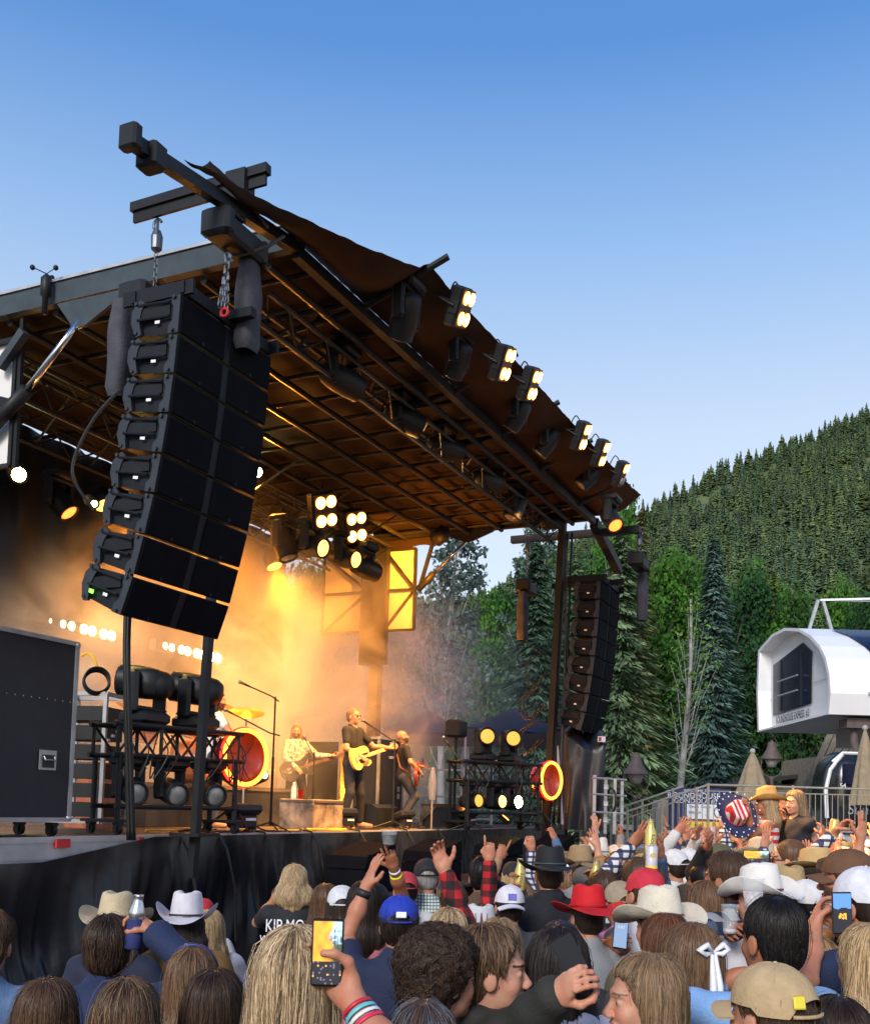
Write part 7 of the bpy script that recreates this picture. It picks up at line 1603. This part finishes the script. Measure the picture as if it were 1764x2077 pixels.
P29 = person('person in a large cream straw cowboy hat with a brown cord', 1334, 1801, 4.6, 32, ('short', 'brown', .1), ('cowboy', CREAM, (.10, .07, .05), 0, True, True, 'cream straw'), ('jacket', (.10, .085, .05)), nst=0, wide=1.05)
P30 = person('woman with reddish dark brown hair beneath the large cream hat', 1348, 1858, 4.1, 20, ('long', 'red', .32), top=('jacket', (.06, .05, .035)), light=HC_['brown'], nst=700, fem=.5)
P31 = person('person in a white cowboy hat with a beaded maroon band', 1538, 1757, 5.4, 42, ('long', 'chest', .3), ('cowboy', (.68, .66, .62), (.12, .02, .03), 1, False, True, 'white beaded'), ('jacket', (.5, .48, .5)), nst=0, arms=[(1, (1538, 1850, 4.9), 'grip', (0, -1, 0), (.8, -.4, -.5))])
P33 = person('man in a white snapback cap and brown jacket', 1634, 1784, 5.6, 30, ('short', 'black', .1), ('cap', (.64, .62, .62), 'white snapback'), ('jacket', (.07, .055, .045)), nst=0, skin='tan')
P34 = person('man in a white mesh cap and navy rain jacket at the right edge', 1748, 1758, 4.0, 38, ('short', 'dark', .1), ('cap', (.62, .62, .66), 'white mesh'), ('jacket', (.010, .022, .065)), nst=0, wide=1.15, arms=[(-1, (1682, 1912, 4.15), 'hold', (.5, -.3, 0), (-.4, -.2, -1))])
P36 = person('blond person in a white fleece at the right edge', 1760, 1880, 3.5, 20, ('long', 'blond', .34), top=('sweater', (.55, .53, .5)), nst=1000, fem=.5)
P37 = person('person with dark hair at the bottom right corner', 1688, 2030, 2.75, 15, ('short', 'dark', .1), top=('tee', (.2, .02, .02)), nst=1300)
P35 = person('blond woman filming the stage with a black phone held high', 1650, 1905, 4.0, 18, ('long', 'dblond', .32), top=('tee', (.05, .06, .08)), light=HC_['blond'], nst=600, fem=.4, arms=[(-1, (1652, 1880, 3.9), 'hold', (.8, -.3, 0), (-.5, -.4, -.8)), (1, (1728, 1905, 3.9), 'hold', (-.8, -.3, 0), (.5, -.4, -.8))])
P38 = person('brown haired man in a navy plaid shirt looking towards the stage', 1470, 1732, 5.6, 52, ('short', 'brown', .1), top=('shirt', ('navyplaid',)), nst=500, face='smile', skin='tan', arms=[(1, (1482, 1893, 5.1), 'hold', (-.5, -.3, 0), (.4, -.2, -1))])
P39 = person('woman with long chestnut hair behind the brown leather hat', 1427, 1790, 5.6, 30, ('long', 'chest', .34), top=('jacket', (.06, .05, .04)), light=HC_['lbrown'], nst=500, fem=.4)
P40 = person('person in a dark brown leather cowboy hat', 1397, 1796, 6.0, 25, ('long', 'lbrown', .3), ('cowboy', (.045, .028, .02), (.10, .05, .03), 3, False, True, 'brown leather'), ('jacket', (.25, .25, .27)), nst=0)
P41 = person('person in a tan and black trucker cap above the pink shirt', 1256, 1787, 6.0, 18, ('short', 'dark', .1), ('cap', (.30, .24, .16), 'tan trucker'), ('tee', (.55, .20, .42)), nst=0, skin='tan', arms=[(-1, (1252, 1912, 5.3), 'hold', (.6, -.6, 0), (-.5, -.2, -1))])
P42 = person('person in an olive cap turned towards the stage', 1455, 1711, 8.2, 60, ('short', 'brown', .1), ('cap', (.08, .075, .035), 'olive'), ('tee', (.06, .06, .04)), nst=0, face='smile', skin='tan')
P43 = person('person in a white trucker cap in the middle of the right crowd', 1366, 1722, 8.4, 40, ('short', 'dark', .1), ('cap', (.6, .58, .58), 'white trucker'), ('tee', (.5, .5, .5)), nst=0, near=False)
P44 = person('woman raising a tall can, seen behind the large cream hat', 1306, 1760, 5.6, 28, ('short', 'brown', .1), ('cap', (.5, .02, .04), 'crimson', dict(back=True)), ('tee', (.55, .55, .58)), nst=0, arms=[(1, (1331, 1808, 5.9), 'hold', (-.6, -.3, 0), (.6, -.3, -.8))])
P45 = person('person with sunglasses pushed up and dark hair, ear lit orange', 1248, 1728, 7.6, 50, ('crop', 'dark', .1), top=('tee', (.12, .14, .2)), nst=0, skin='tan')
P46 = person('person in a brown straw cowboy hat glowing in the stage light', 1176, 1717, 8.2, 20, ('short', 'brown', .1), ('cowboy', (.30, .20, .10), (.12, .08, .05), 0, True, False, 'brown straw'), ('tee', (.2, .2, .2)), nst=0)
P47 = person('person with a white western hat behind the brown straw hat', 1212, 1702, 9.8, 20, ('short', 'dark', .1), ('cowboy', (.62, .58, .52), (.2, .15, .1), 1, False, False, 'white far'), ('tee', (.3, .3, .32)), nst=0, near=False)
P48 = person('person in a washed grey cap next to the black jacket', 1187, 1758, 7.0, 15, ('short', 'dark', .1), ('cap', (.10, .095, .09), 'washed grey'), ('tee', (.1, .1, .1)), nst=0, arms=[(1, (1207, 1806, 6.75), 'hold', (-.5, -.3, 0), (.4, .2, -1))])
P49 = person('woman with brown hair tied back near the red hat', 1222, 1768, 6.6, 20, ('pony', 'brown', .2), top=('jacket', (.05, .04, .035)), nst=300)
P50 = person('person in a brown suede cap and beard looking left', 1716, 1722, 5.0, 68, ('short', 'brown', .1), ('cap', (.12, .055, .025), 'brown suede', dict()), ('shirt', ('navyplaid',)), nst=0, skin='tan', beard=(.10, .045, .02))
P51 = person('person in a golden straw cowboy hat in the right crowd', 1650, 1716, 7.4, 45, ('long', 'chest', .3), ('cowboy', (.50, .34, .15), (.25, .15, .06), 2, True, True, 'golden straw'), ('tee', (.1, .08, .08)), nst=0)
P52 = person('man in a beige western hat below the woman on shoulders', 1541, 1700, 9.0, 40, ('short', 'brown', .1), ('cowboy', (.45, .38, .28), (.2, .15, .1), 0, False, True, 'beige felt'), ('tee', (.1, .1, .1)), nst=0, skin='tan', arms=[(-1, (1447, 1712, 8.85), 'hold', (.5, -.3, 0), (-.4, .3, -1))])
P53 = person('person in a navy cap filming with a horizontal phone', 1524, 1735, 6.6, 35, ('short', 'dark', .1), ('cap', (.02, .02, .07), 'navy'), ('sweater', (.25, .28, .36)), nst=0, arms=[(1, (1568, 1775, 6.2), 'hold', (-.8, -.3, 0), (.8, -.2, -.6)), (-1, (1515, 1790, 6.2), 'relax', (0, 1, 0))])
P54 = person('young man with wavy brown hair and sunglasses gazing left', 1600, 1706, 7.6, 62, ('short', 'chest', .1), top=('tee', (.05, .05, .06)), nst=0, skin='fair', glasses=True, arms=[(-1, (1563, 1700, 8.5), 'fist', (0, 1, 0))])
P55 = person('grey haired man in a black cap in front of the railing', 1612, 1676, 13.8, 45, ('short', 'grey', .1), ('cap', (.012, .012, .014), 'black far'), ('tee', (.08, .10, .16)), nst=0, near=False, skin='tan')
P56 = person('bearded person lifting a brown hand high near the ramp foot', 1290, 1742, 6.6, 30, ('long', 'brown', .2), top=('shirt', ('whiteplaid',)), nst=0, arms=[(-1, (1282, 1712, 6.7), 'open', (0, 1, 0), (-.4, .6, -.6))], skin='tan')
wristband(P56, -1, mat('lime wristband', (.75, .9, .02), .5), -.045, .034, .012); wristband(P56, -1, m_black, -.02, .033, .012, 'watch')
P57 = person('person raising a yellow bottle in the right crowd', 1318, 1758, 6.9, 20, ('short', 'chest', .1), top=('shirt', ('denim',)), nst=0, arms=[(1, (1338, 1736, 7.0), 'open', (0, 1, 0), (.4, .6, -.6))])
wristband(P57, 1, m_white2, -.04, .034, .012)
P58 = person('person in white clapping with both hands high near the terrace', 1392, 1720, 9.2, 30, ('short', 'dark', .1), ('cap', (.6, .6, .62), 'white far', dict(back=True)), ('sweater', (.58, .56, .56)), nst=0, arms=[(-1, (1372, 1690, 9.2), 'open', (.2, 1, 0), (-.4, .6, -.6)), (1, (1412, 1700, 9.2), 'open', (-.2, 1, 0), (.4, .6, -.6))])
P59 = person('person in a black sweater reaching a long arm up to the right', 1425, 1752, 6.9, 40, ('short', 'black', .1), top=('sweater', (.010, .010, .012)), nst=0, arms=[(1, (1432, 1722, 6.8), 'relax', (0, 1, 0), (.4, .7, -.6))], skin='tan')
P60 = person('person in a checked shirt lifting a pale can to the right edge', 1700, 1728, 7.6, 35, ('short', 'brown', .1), ('cap', (.05, .05, .06), 'charcoal'), ('shirt', ('whiteplaid',)), nst=0, arms=[(-1, (1690, 1690, 7.4), 'hold', (.3, -1, 0), (-.4, .6, -.6))])
P61 = person('arm raised beside the singer, the person hidden by the blue cap', 762, 1795, 6.3, 6, ('short', 'black', .1), top=('tank', (.5, .3, .3)), nst=0, arms=[(1, (797, 1747, 6.0), 'two', (0, 1, 0), (.4, .7, -.6))], skin='tan', fem=.5)
wristband(P61, 1, m_white2, -.03, .032, .010); wristband(P61, 1, mat('lime wristband', (.75, .9, .02), .5), -.07, .034, .010)
P62 = person('person with dark hair pointing one finger at the stage', 1010, 1790, 7.4, 10, ('short', 'dark', .1), top=('shirt', (.30, .18, .10)), nst=0, arms=[(1, (1054, 1800, 7.05), 'hold', (-.5, -.3, 0), (.4, .2, -1)), (-1, (1012, 1740, 7.5), 'point', (0, 1, 0), (-.3, .7, -.6))], skin='tan')
wristband(P62, -1, mat('lime wristband', (.75, .9, .02), .5), -.07, .034, .010); wristband(P62, -1, m_white2, -.035, .034, .008)
P63 = person('person in a white and red trucker cap left of the raised arm', 694, 1796, 6.2, 10, ('long', 'dark', .25), ('cap', (.6, .6, .62), 'white mesh red', dict(bill=(.45, .02, .02))), ('tee', (.4, .4, .4)), nst=0)
P64 = person('woman with long dark hair behind the raised navy sleeve', 738, 1790, 5.9, 8, ('long', 'dark', .36), top=('tank', (.5, .15, .2)), nst=500, fem=.5)
P65 = person('woman with reddish blond hair between the concert tee and white cap', 662, 1795, 6.6, 5, ('long', 'chest', .3), top=('tee', (.2, .2, .22)), nst=300, fem=.5)
P66 = person('person in a maroon and white cap beside the black cap', 823, 1768, 7.2, 12, ('short', 'black', .1), ('cap', (.38, .03, .04), 'maroon'), ('tee', (.55, .55, .55)), nst=0)
# two people carried on shoulders
W1 = person('woman on shoulders in a striped flag tank top and straw hat', 1553, 1596, 9.6, 78, ('wavy', 'blond', .30), ('cowboy', (.55, .33, .10), (.2, .10, .03), 0, True, True, 'sunlit straw'), ('tank', ('flag',)), hgt=1.66, pos=None, base_z=.78, nst=400, skin='tan', fem=.6, face='smile', legs=SIT if 'SIT' in globals() else STAND, arms=[(1, (1512, 1637, 9.4), 'hold', (0, 1, .3), (.4, 0, -1)), (-1, (1518, 1648, 9.2), 'hold', (0, 1, .3), (.4, 0, -1))], group='people carried on shoulders')  # hat in honey coloured straw
W2 = person('blond woman on shoulders in a black sweater, laughing', 1612, 1604, 10.2, 118, ('long', 'dblond', .26), top=('sweater', (.008, .010, .018)), base_z=.72, nst=300, skin='fair', fem=.5, face='smile', legs=SIT, arms=[(1, (1585, 1662, 10.), 'relax', (0, 1, 0), (.5, -.2, -1)), (-1, (1590, 1640, 10.3), 'relax', (0, 1, 0), (.5, -.2, -.6))], group='people carried on shoulders')
# ---------------------------------------------------------------- things in hands
def Tn(name, label, cat, M_, group=None):
    t = bpy.data.objects.new(name, None); scene.collection.objects.link(t); tag(t, label, cat, group); t.matrix_world = M_; return t
def facecam(p, tilt=0., roll=0., yaw=0.):
    p = Vector(p); return Matrix.Translation(p) @ Euler((R(tilt), R(roll), R(yaw))).to_matrix().to_4x4()
def phone(label, M_, screen='stage', land=False):
    t = Tn('phone', label, 'phone', M_, 'phones held up in the crowd'); w, h = (.15, .072) if land else (.072, .15)
    MB().bbox((0, 0, 0), (w, .009, h), .004).build('phone_case', m_black, t); g = MB(); W_, H_ = w-.008, h-.010; y = -.0055; n, k = (36, 18) if land else (18, 36)
    for i in range(n):
        for j in range(k):
            u, v = (i+.5)/n, (j+.5)/k; nz_ = MN.noise(Vector((u*4, v*6, 2)))*.5+.5; n2 = MN.noise(Vector((u*14, v*22, 5)))*.5+.5
            if screen == 'stage':
                if v > .36: k1 = max(0, min(1, (.6+.25*nz_-u)*6)); k2 = max(0, min(1, (v-.62+.5*(n2-.5))*5)); c = tuple(a_*k1+b_*(1-k1) for a_, b_ in zip((.62*(.5+.7*nz_), .30*(.4+.8*nz_), .03), [.04+(.30-.04)*k2, .06+(.42-.06)*k2, .04+(.60-.04)*k2]))
                else: c = (.5, .3, .05) if n2 > .80 else ((.12, .10, .14) if n2 > .66 else (.015, .015, .02))
            elif screen == 'sky': c = (.07, .17, .45) if v > .58+.08*nz_ else ((.5, .28, .04) if .3 < u < .72 and .32 < v < .5 and n2 > .45 else (.015, .015, .02))
            elif screen == 'clock': c = (.12, .17, .26)
            else: c = (.10, .13, .18)
            g.c(c); g.box((-W_/2+W_*u, y, -H_/2+H_*v), (W_/n, .001, H_/k))
    g.build('screen', cmat('phone screen', .3, .5, emit=.7), t)
    if screen == 'clock': text('9:02', .02, m_white2, t, (0, y-.0015, .03), (R(90), 0, 0))
    return t
phone('phone in a pale case held by the highlighted blonde, showing the stage', facecam(px(664, 1932, 2.42), 0, 0, 0), 'stage')
phone('black phone held high at the right, showing a dark stage against blue sky', facecam(px(1707, 1852, 3.85), 0, -2, 0), 'sky')
phone('phone held sideways above the white beaded hat', facecam(px(1533, 1737, 6.1), 0, 0, 0), 'stage', True)
phone('phone showing nine o two held low under the pink shirt', facecam(px(1258, 1894, 5.25), -20, 8, 0), 'clock')
Q = hand_M(P13, -1, (0, .04, .06)); phone('dark phone in the hand of the smiling man', facecam(px(1160, 1950, 2.98), 15, 25, 205), 'none')
phone('phone held out by the woman in the flag tank top', facecam(px(1506, 1633, 9.35), 0, 5, 70), 'none')
for P_, s_, cs in ((P9, 1, [(.5, .02, .05), (.1, .45, .5), (.6, .6, .62), (.55, .02, .08)]),):
    for k, c in enumerate(cs): wristband(P_, s_, mat('bracelet %d' % k, c, .4), -.03-k*.014, .034+.0015*k, .004, 'bracelet')
wristband(P3, 1, mat('orange wristband', (.9, .25, .02), .5), -.05, .034, .012)
b_ = holdpt(P3, 1, (0, .045, .055))+Vector((-.01, -.02, .03)); t = Tn('bottle_in_sleeve', 'silver aluminium bottle in a navy sleeve raised at the left', 'bottle', facecam(b_, 0, 4, 0)); k = .9
MB().lathe([(.034*k, -.085), (.036*k, -.08), (.036*k, .02)], n=20).build('sleeve', mat('navy neoprene', (.012, .018, .10), .8), t, smooth=True)
MB().lathe([(.032*k, .02), (.032*k, .05), (.020*k, .085), (.0175*k, .09), (.0175*k, .105), (.019*k, .107), (.019*k, .112), (.015*k, .113)], n=20).build('bottle_body', mat('brushed aluminium', (.6, .62, .65), .3, metal=.9, var=.05), t, smooth=True)
def can(label, x, y, Y, body, top_=m_white2, h=.155, r=.030, txt=None, sun=False, tilt=0):
    t = Tn('drink_can', label, 'drink', facecam(px(x, y, Y), 0, tilt, 0), 'drinks held up in the crowd'); MB().lathe([(r*.85, -h/2), (r, -h/2+.01), (r, h/2-.012), (r*.82, h/2), (r*.8, h/2-.002)], n=20).build('can_body', body, t, smooth=True)
    g = MB()
    for k, c_ in enumerate(((.5, .02, .02), (.75, .3, .02))): pass
    if sun:
        MB().lathe([(r+.0006, -h/2+.012), (r+.0006, -h/2+.04)], n=20, caps=False).build('red_band', m_redp, t, smooth=True); MB().lathe([(r+.0006, -h/2+.04), (r+.0006, -h/2+.055)], n=20, caps=False).build('orange_band', m_yel, t, smooth=True)
        g = MB()
        for i in range(12): a = i*math.pi/6; g.box((math.cos(a)*.013, -r-.001, .03+math.sin(a)*.013), (.010, .001, .003), Euler((0, -a, 0)).to_matrix())
        g.lathe([(.008, 0), (.008, .001)], (0, -r-.0005, .03), (0, -1, 0), 12); g.build('sun_emblem', mat('gold paint', (.6, .38, .05), .5), t)
    if txt: text(txt, .034, m_redp if body is not m_beerY else m_iron, t, (0, -r-.002, -.02), (R(90), R(-70), 0), extrude=.0006)
    return t
m_beerY = mat('beer can yellow', (.62, .50, .16), .35, metal=.3)
can('tall white can with sun emblem held up in front of the cream hat', 1321, 1745, 6.0, mat('pale can', (.6, .6, .66), .35, metal=.3), sun=True, r=.034, h=.17)
def ybottle(label, x, y, Y, tilt=0, txt='Coors'):
    t = Tn('beer_bottle', label, 'drink', facecam(px(x, y, Y), 0, tilt, 0), 'drinks held up in the crowd'); MB().lathe([(.033, -.1), (.035, -.09), (.035, .03), (.020, .07), (.018, .095), (.02, .1)], n=18).build('bottle_body', m_beerY, t, smooth=True); MB().lathe([(.019, .1), (.019, .112)], n=12).build('cap', m_trim, t)
    text(txt, .04, m_iron, t, (0, -.037, -.03), (R(90), R(-80), 0), extrude=.0006)
ybottle('pale yellow beer bottle raised near the foot of the ramp', 1319, 1698, 6.6, 0); ybottle('yellow beer bottle with red cap near the black cowboy hat', 1054, 1776, 7.0, 0); ybottle('yellow beer bottle at the edge of the black cowboy hat', 1206, 1782, 6.7, 5)
t = can('tall star patterned can raised beside the flag hat', 1444, 1695, 8.8, mat('star can', (.55, .5, .48), .4, scale=60, col2=(.25, .03, .04))); can('pale gold can raised above the right crowd', 1690, 1680, 7.4, m_beerY, tilt=10, h=.13)
m_cup = glassmat('clear cup', (.9, .95, .97), .08, .2); m_ice = mat('frosty drink', (.55, .5, .52), .4, var=.3, scale=40)
def cup(label, x, y, Y, r=.045, h=.13, fill=m_ice, lvl=.6, tilt=0):
    t = Tn('plastic_cup', label, 'drink', facecam(px(x, y, Y), 0, tilt, 0), 'drinks held up in the crowd'); MB().lathe([(r*.72, -h/2), (r, h/2), (r*1.05, h/2), (r*1.05, h/2+.004), (r*.98, h/2)], n=22, caps=False).build('cup_wall', m_cup, t, smooth=True); MB().lathe([(r*.7, -h/2+.004), (r*(.7+.28*lvl), -h/2+h*lvl), (0, -h/2+h*lvl+.002)], n=20).build('drink', fill, t, smooth=True)
cup('large clear plastic cup of iced drink in front of the white beaded hat', 1527, 1815, 4.75, .05, .14); cup('tall empty plastic cup held among the plaid shirts', 1480, 1865, 5.05, .042, .13, lvl=.15)
cup('clear cup held up against the stage skirt beside the raised hand', 789, 1699, 5.9, .045, .075, fill=m_black, lvl=.7); cup('cup with orange drink behind the phone at the right', 1671, 1885, 4.1, .05, .12, fill=mat('orange drink', (.7, .25, .02), .3), lvl=.5)
# stars and stripes hat held up
g, m1, bd, m2 = cowboy((.012, .018, .07), (.5, .02, .03), 0, False, True, 'star brim'); q = px(1487, 1654, 9.3)
Mh = Matrix.Translation(q) @ Euler((R(66), R(-14), R(10))).to_matrix().to_4x4() @ Matrix.Scale(.98, 4)
t = Tn('flag_hat', 'western hat with starry navy brim and striped crown held up to the crowd', 'hat', Mh); g.build('hat_brim', [m1], t, smooth=True); bd.build('hat_band', m2, t)
def cr(i, j):
    a = 2*math.pi*i; q_ = min(1, j/.6); k = 1-.16*q_ if j < .6 else .84*(1-(j-.6)/.4); return (math.cos(a)*.091*k, math.sin(a)*.112*k-.012, .047+.128*q_+.006-.012*math.exp(-(math.cos(a)*.091*k/.022)**2)*(1 if j > .6 else 0))
MB().grid(cr, 36, 12, closed=True).build('striped_crown', checks('flag crown stripes', (.62, .58, .55), (.62, .58, .55), (.45, .02, .03), 24, .5, (1, 0)), t, smooth=True)
g = MB()
for ring_, n_ in ((.16, 16), (.195, 20)):
    for k in range(n_):
        a = 2*math.pi*(k+(ring_ > .17)*.5)/n_; x_, y_ = math.cos(a)*ring_, math.sin(a)*ring_*1.1-.012; z_ = .052+.07*((ring_-.09)/.105)**2*abs(math.cos(a))**2.4+.006
        pts = [(x_+(.010 if i % 2 == 0 else .004)*math.cos(i*math.pi/5), y_+(.010 if i % 2 == 0 else .004)*math.sin(i*math.pi/5), z_+.02*abs(math.cos(a))*(0)) for i in range(10)]; g.add(pts, [tuple(range(10))])
g.build('stars', m_white2, t)
# ---------------------------------------------------------------- the rest of the crowd
taken = [(o.location.x, o.location.y) for o in scene.objects if o.type == 'EMPTY' and o.get('category') == 'person']
rc = random.Random(77); cand = []
cloth = [('tee', (.03, .03, .04)), ('tee', (.5, .5, .52)), ('shirt', ('denim',)), ('tee', (.05, .08, .2)), ('jacket', (.06, .05, .04)), ('shirt', ('navyplaid',)), ('tee', (.3, .03, .04)), ('sweater', (.25, .22, .2)), ('shirt', ('whiteplaid',)), ('tee', (.08, .12, .09)), ('hoodie', (.10, .10, .12)), ('tee', (.45, .35, .3)), ('shirt', ('plaid',)), ('tee', (.12, .2, .32))]
cn = {(.03, .03, .04): 'black', (.5, .5, .52): 'white', (.05, .08, .2): 'blue', (.06, .05, .04): 'dark brown', (.3, .03, .04): 'red', (.25, .22, .2): 'taupe', (.08, .12, .09): 'dark green', (.10, .10, .12): 'charcoal', (.45, .35, .3): 'sand', (.12, .2, .32): 'sky blue'}
hats = [(None, 'bare head', .34), (('cap', (.6, .6, .62), 'white c'), 'white cap', .13), (('cap', (.02, .03, .08), 'navy c'), 'navy cap', .1), (('cap', (.07, .065, .04), 'olive c'), 'olive cap', .07), (('cap', (.012, .012, .014), 'black c'), 'black cap', .08), (('cap', (.4, .02, .03), 'red c', dict(bill=(.5, .5, .5))), 'red cap', .05), (('cowboy', (.6, .55, .45), (.15, .1, .06), 0, True, False, 'cream r'), 'cream straw hat', .09), (('cowboy', (.4, .28, .13), (.15, .1, .06), 2, True, False, 'tan r'), 'tan straw hat', .07), (('cowboy', (.05, .03, .02), (.1, .06, .03), 1, False, False, 'brown r'), 'dark brown western hat', .04), (('cap', (.15, .15, .17), 'grey c'), 'grey cap', .03)]
hn = dict(black='black', dark='dark', brown='brown', chest='chestnut', lbrown='light brown', blond='blond', dblond='dark blond', grey='grey', red='auburn'); styn = dict(short='short', long='long', crop='cropped', wavy='wavy', pony='tied back', curly='curly')
wherep = []
n_r = 0; tries = 0; seen = set()
while n_r < 150 and tries < 16000:
    tries += 1; Y = rc.uniform(6.0, 20.5); X = rc.uniform(-.10, .46)*Y; s_, u_, _ = to_stage(Vector((X, Y, 0)))
    if u_ > -2.75 or (X/Y < .12 and Y > 9): continue
    mn = min((X-a)**2+(Y-b)**2 for a, b in taken)
    if mn < (.46 if Y < 9 else .38)**2: continue
    xp = PU+X/Y*FPX
    if xp < 660 and Y < 7: continue
    if any(abs(X/Y-a/b)*FPX < 26*6/Y and b < Y and Y-b < .25 for a, b in taken): continue
    taken.append((X, Y)); h = rc.gauss(1.70, .075); h = min(1.86, max(1.55, h))
    r_ = rc.random(); acc = 0
    for H_ in hats:
        acc += H_[2]
        if r_ < acc: break
    st_ = rc.choice(['short', 'short', 'long', 'long', 'crop', 'wavy', 'pony', 'curly']); hc_ = rc.choice(['dark', 'brown', 'brown', 'chest', 'lbrown', 'blond', 'dblond', 'black', 'grey'])
    cl_ = rc.choice(cloth); fem = st_ in ('long', 'wavy', 'pony'); arms = []; yaw = math.degrees(math.atan2(X+1.0, 15.5-Y if Y < 14 else 1.5))+rc.uniform(-14, 14); yaw = min(110, max(-10, yaw)); pz = ['relax', 'open', 'fist', 'point', 'hold', 'two'][rc.randrange(6)]; up_ = rc.random()
    for sd_ in (-1, 1):
        if up_ < .32 and (sd_ == 1 or up_ < .12) or (.32 <= up_ < .48 and sd_ == -1): arms.append((sd_, (sd_*rc.uniform(.15, .34), rc.uniform(.05, .35), rc.uniform(1.72, 1.93)), pz, (0, 1, 0), (sd_*.4, .7, -.5)))
    cname = cn.get(cl_[1], {'denim': 'denim', 'navyplaid': 'navy plaid', 'whiteplaid': 'white checked', 'plaid': 'red plaid'}.get(cl_[1][0] if isinstance(cl_[1][0], str) else '', 'plain'))
    near_ = Y < 8.5; what = {'tee': 'tee', 'shirt': 'shirt', 'jacket': 'jacket', 'sweater': 'sweater', 'hoodie': 'hoodie'}[cl_[0]]
    rows = 'up close' if Y < 7.5 else ('mid crowd' if Y < 10.5 else ('far back' if Y < 14.5 else 'by the terrace'))
    side_ = 'by the speakers' if xp < 1150 else ('by the ramp' if xp < 1400 else ('by the railing' if xp < 1600 else 'by the gondola'))
    lab = '%s, %s %s hair, %s %s, %s %s' % (H_[1], styn[st_], hn[hc_], cname, what, rows, side_)
    if arms: lab = lab.replace(', '+rows, ', arm up, '+rows)
    if lab in seen: lab = lab+', turned '+('left' if yaw > 40 else 'ahead')
    if len(lab.replace(',', ' ').split()) > 16: lab = lab.replace(styn[st_]+' ', '', 1)
    if lab in seen or len(lab.split()) > 16: continue
    seen.add(lab)
    person(lab, 0, 0, Y, yaw, (st_, hc_, .26 if fem else .1), H_[0], cl_, arms=arms, skin=rc.choice(['light', 'light', 'fair', 'tan']), near=near_, nst=0 if not near_ else 260, pos=(X, Y), hgt=h, fem=.5 if fem else 0, face=rc.choice(['neutral', 'smile']), head=(rc.uniform(-4, 10), 0, rc.uniform(-15, 15)), wide=rc.uniform(.92, 1.1))
    n_r += 1
# ---------------------------------------------------------------- lettering becomes plain mesh
bpy.context.view_layer.update(); dg = bpy.context.evaluated_depsgraph_get()
for t in TEXTS:
    me = bpy.data.meshes.new_from_object(t.evaluated_get(dg)); nm = t.name; n_ = bpy.data.objects.new('tmp', me)
    scene.collection.objects.link(n_); n_.parent = t.parent; n_.matrix_local = t.matrix_local.copy()
    for k_ in ('label', 'category', 'group', 'kind'):
        if k_ in t: n_[k_] = t[k_]
    bpy.data.objects.remove(t); n_.name = nm
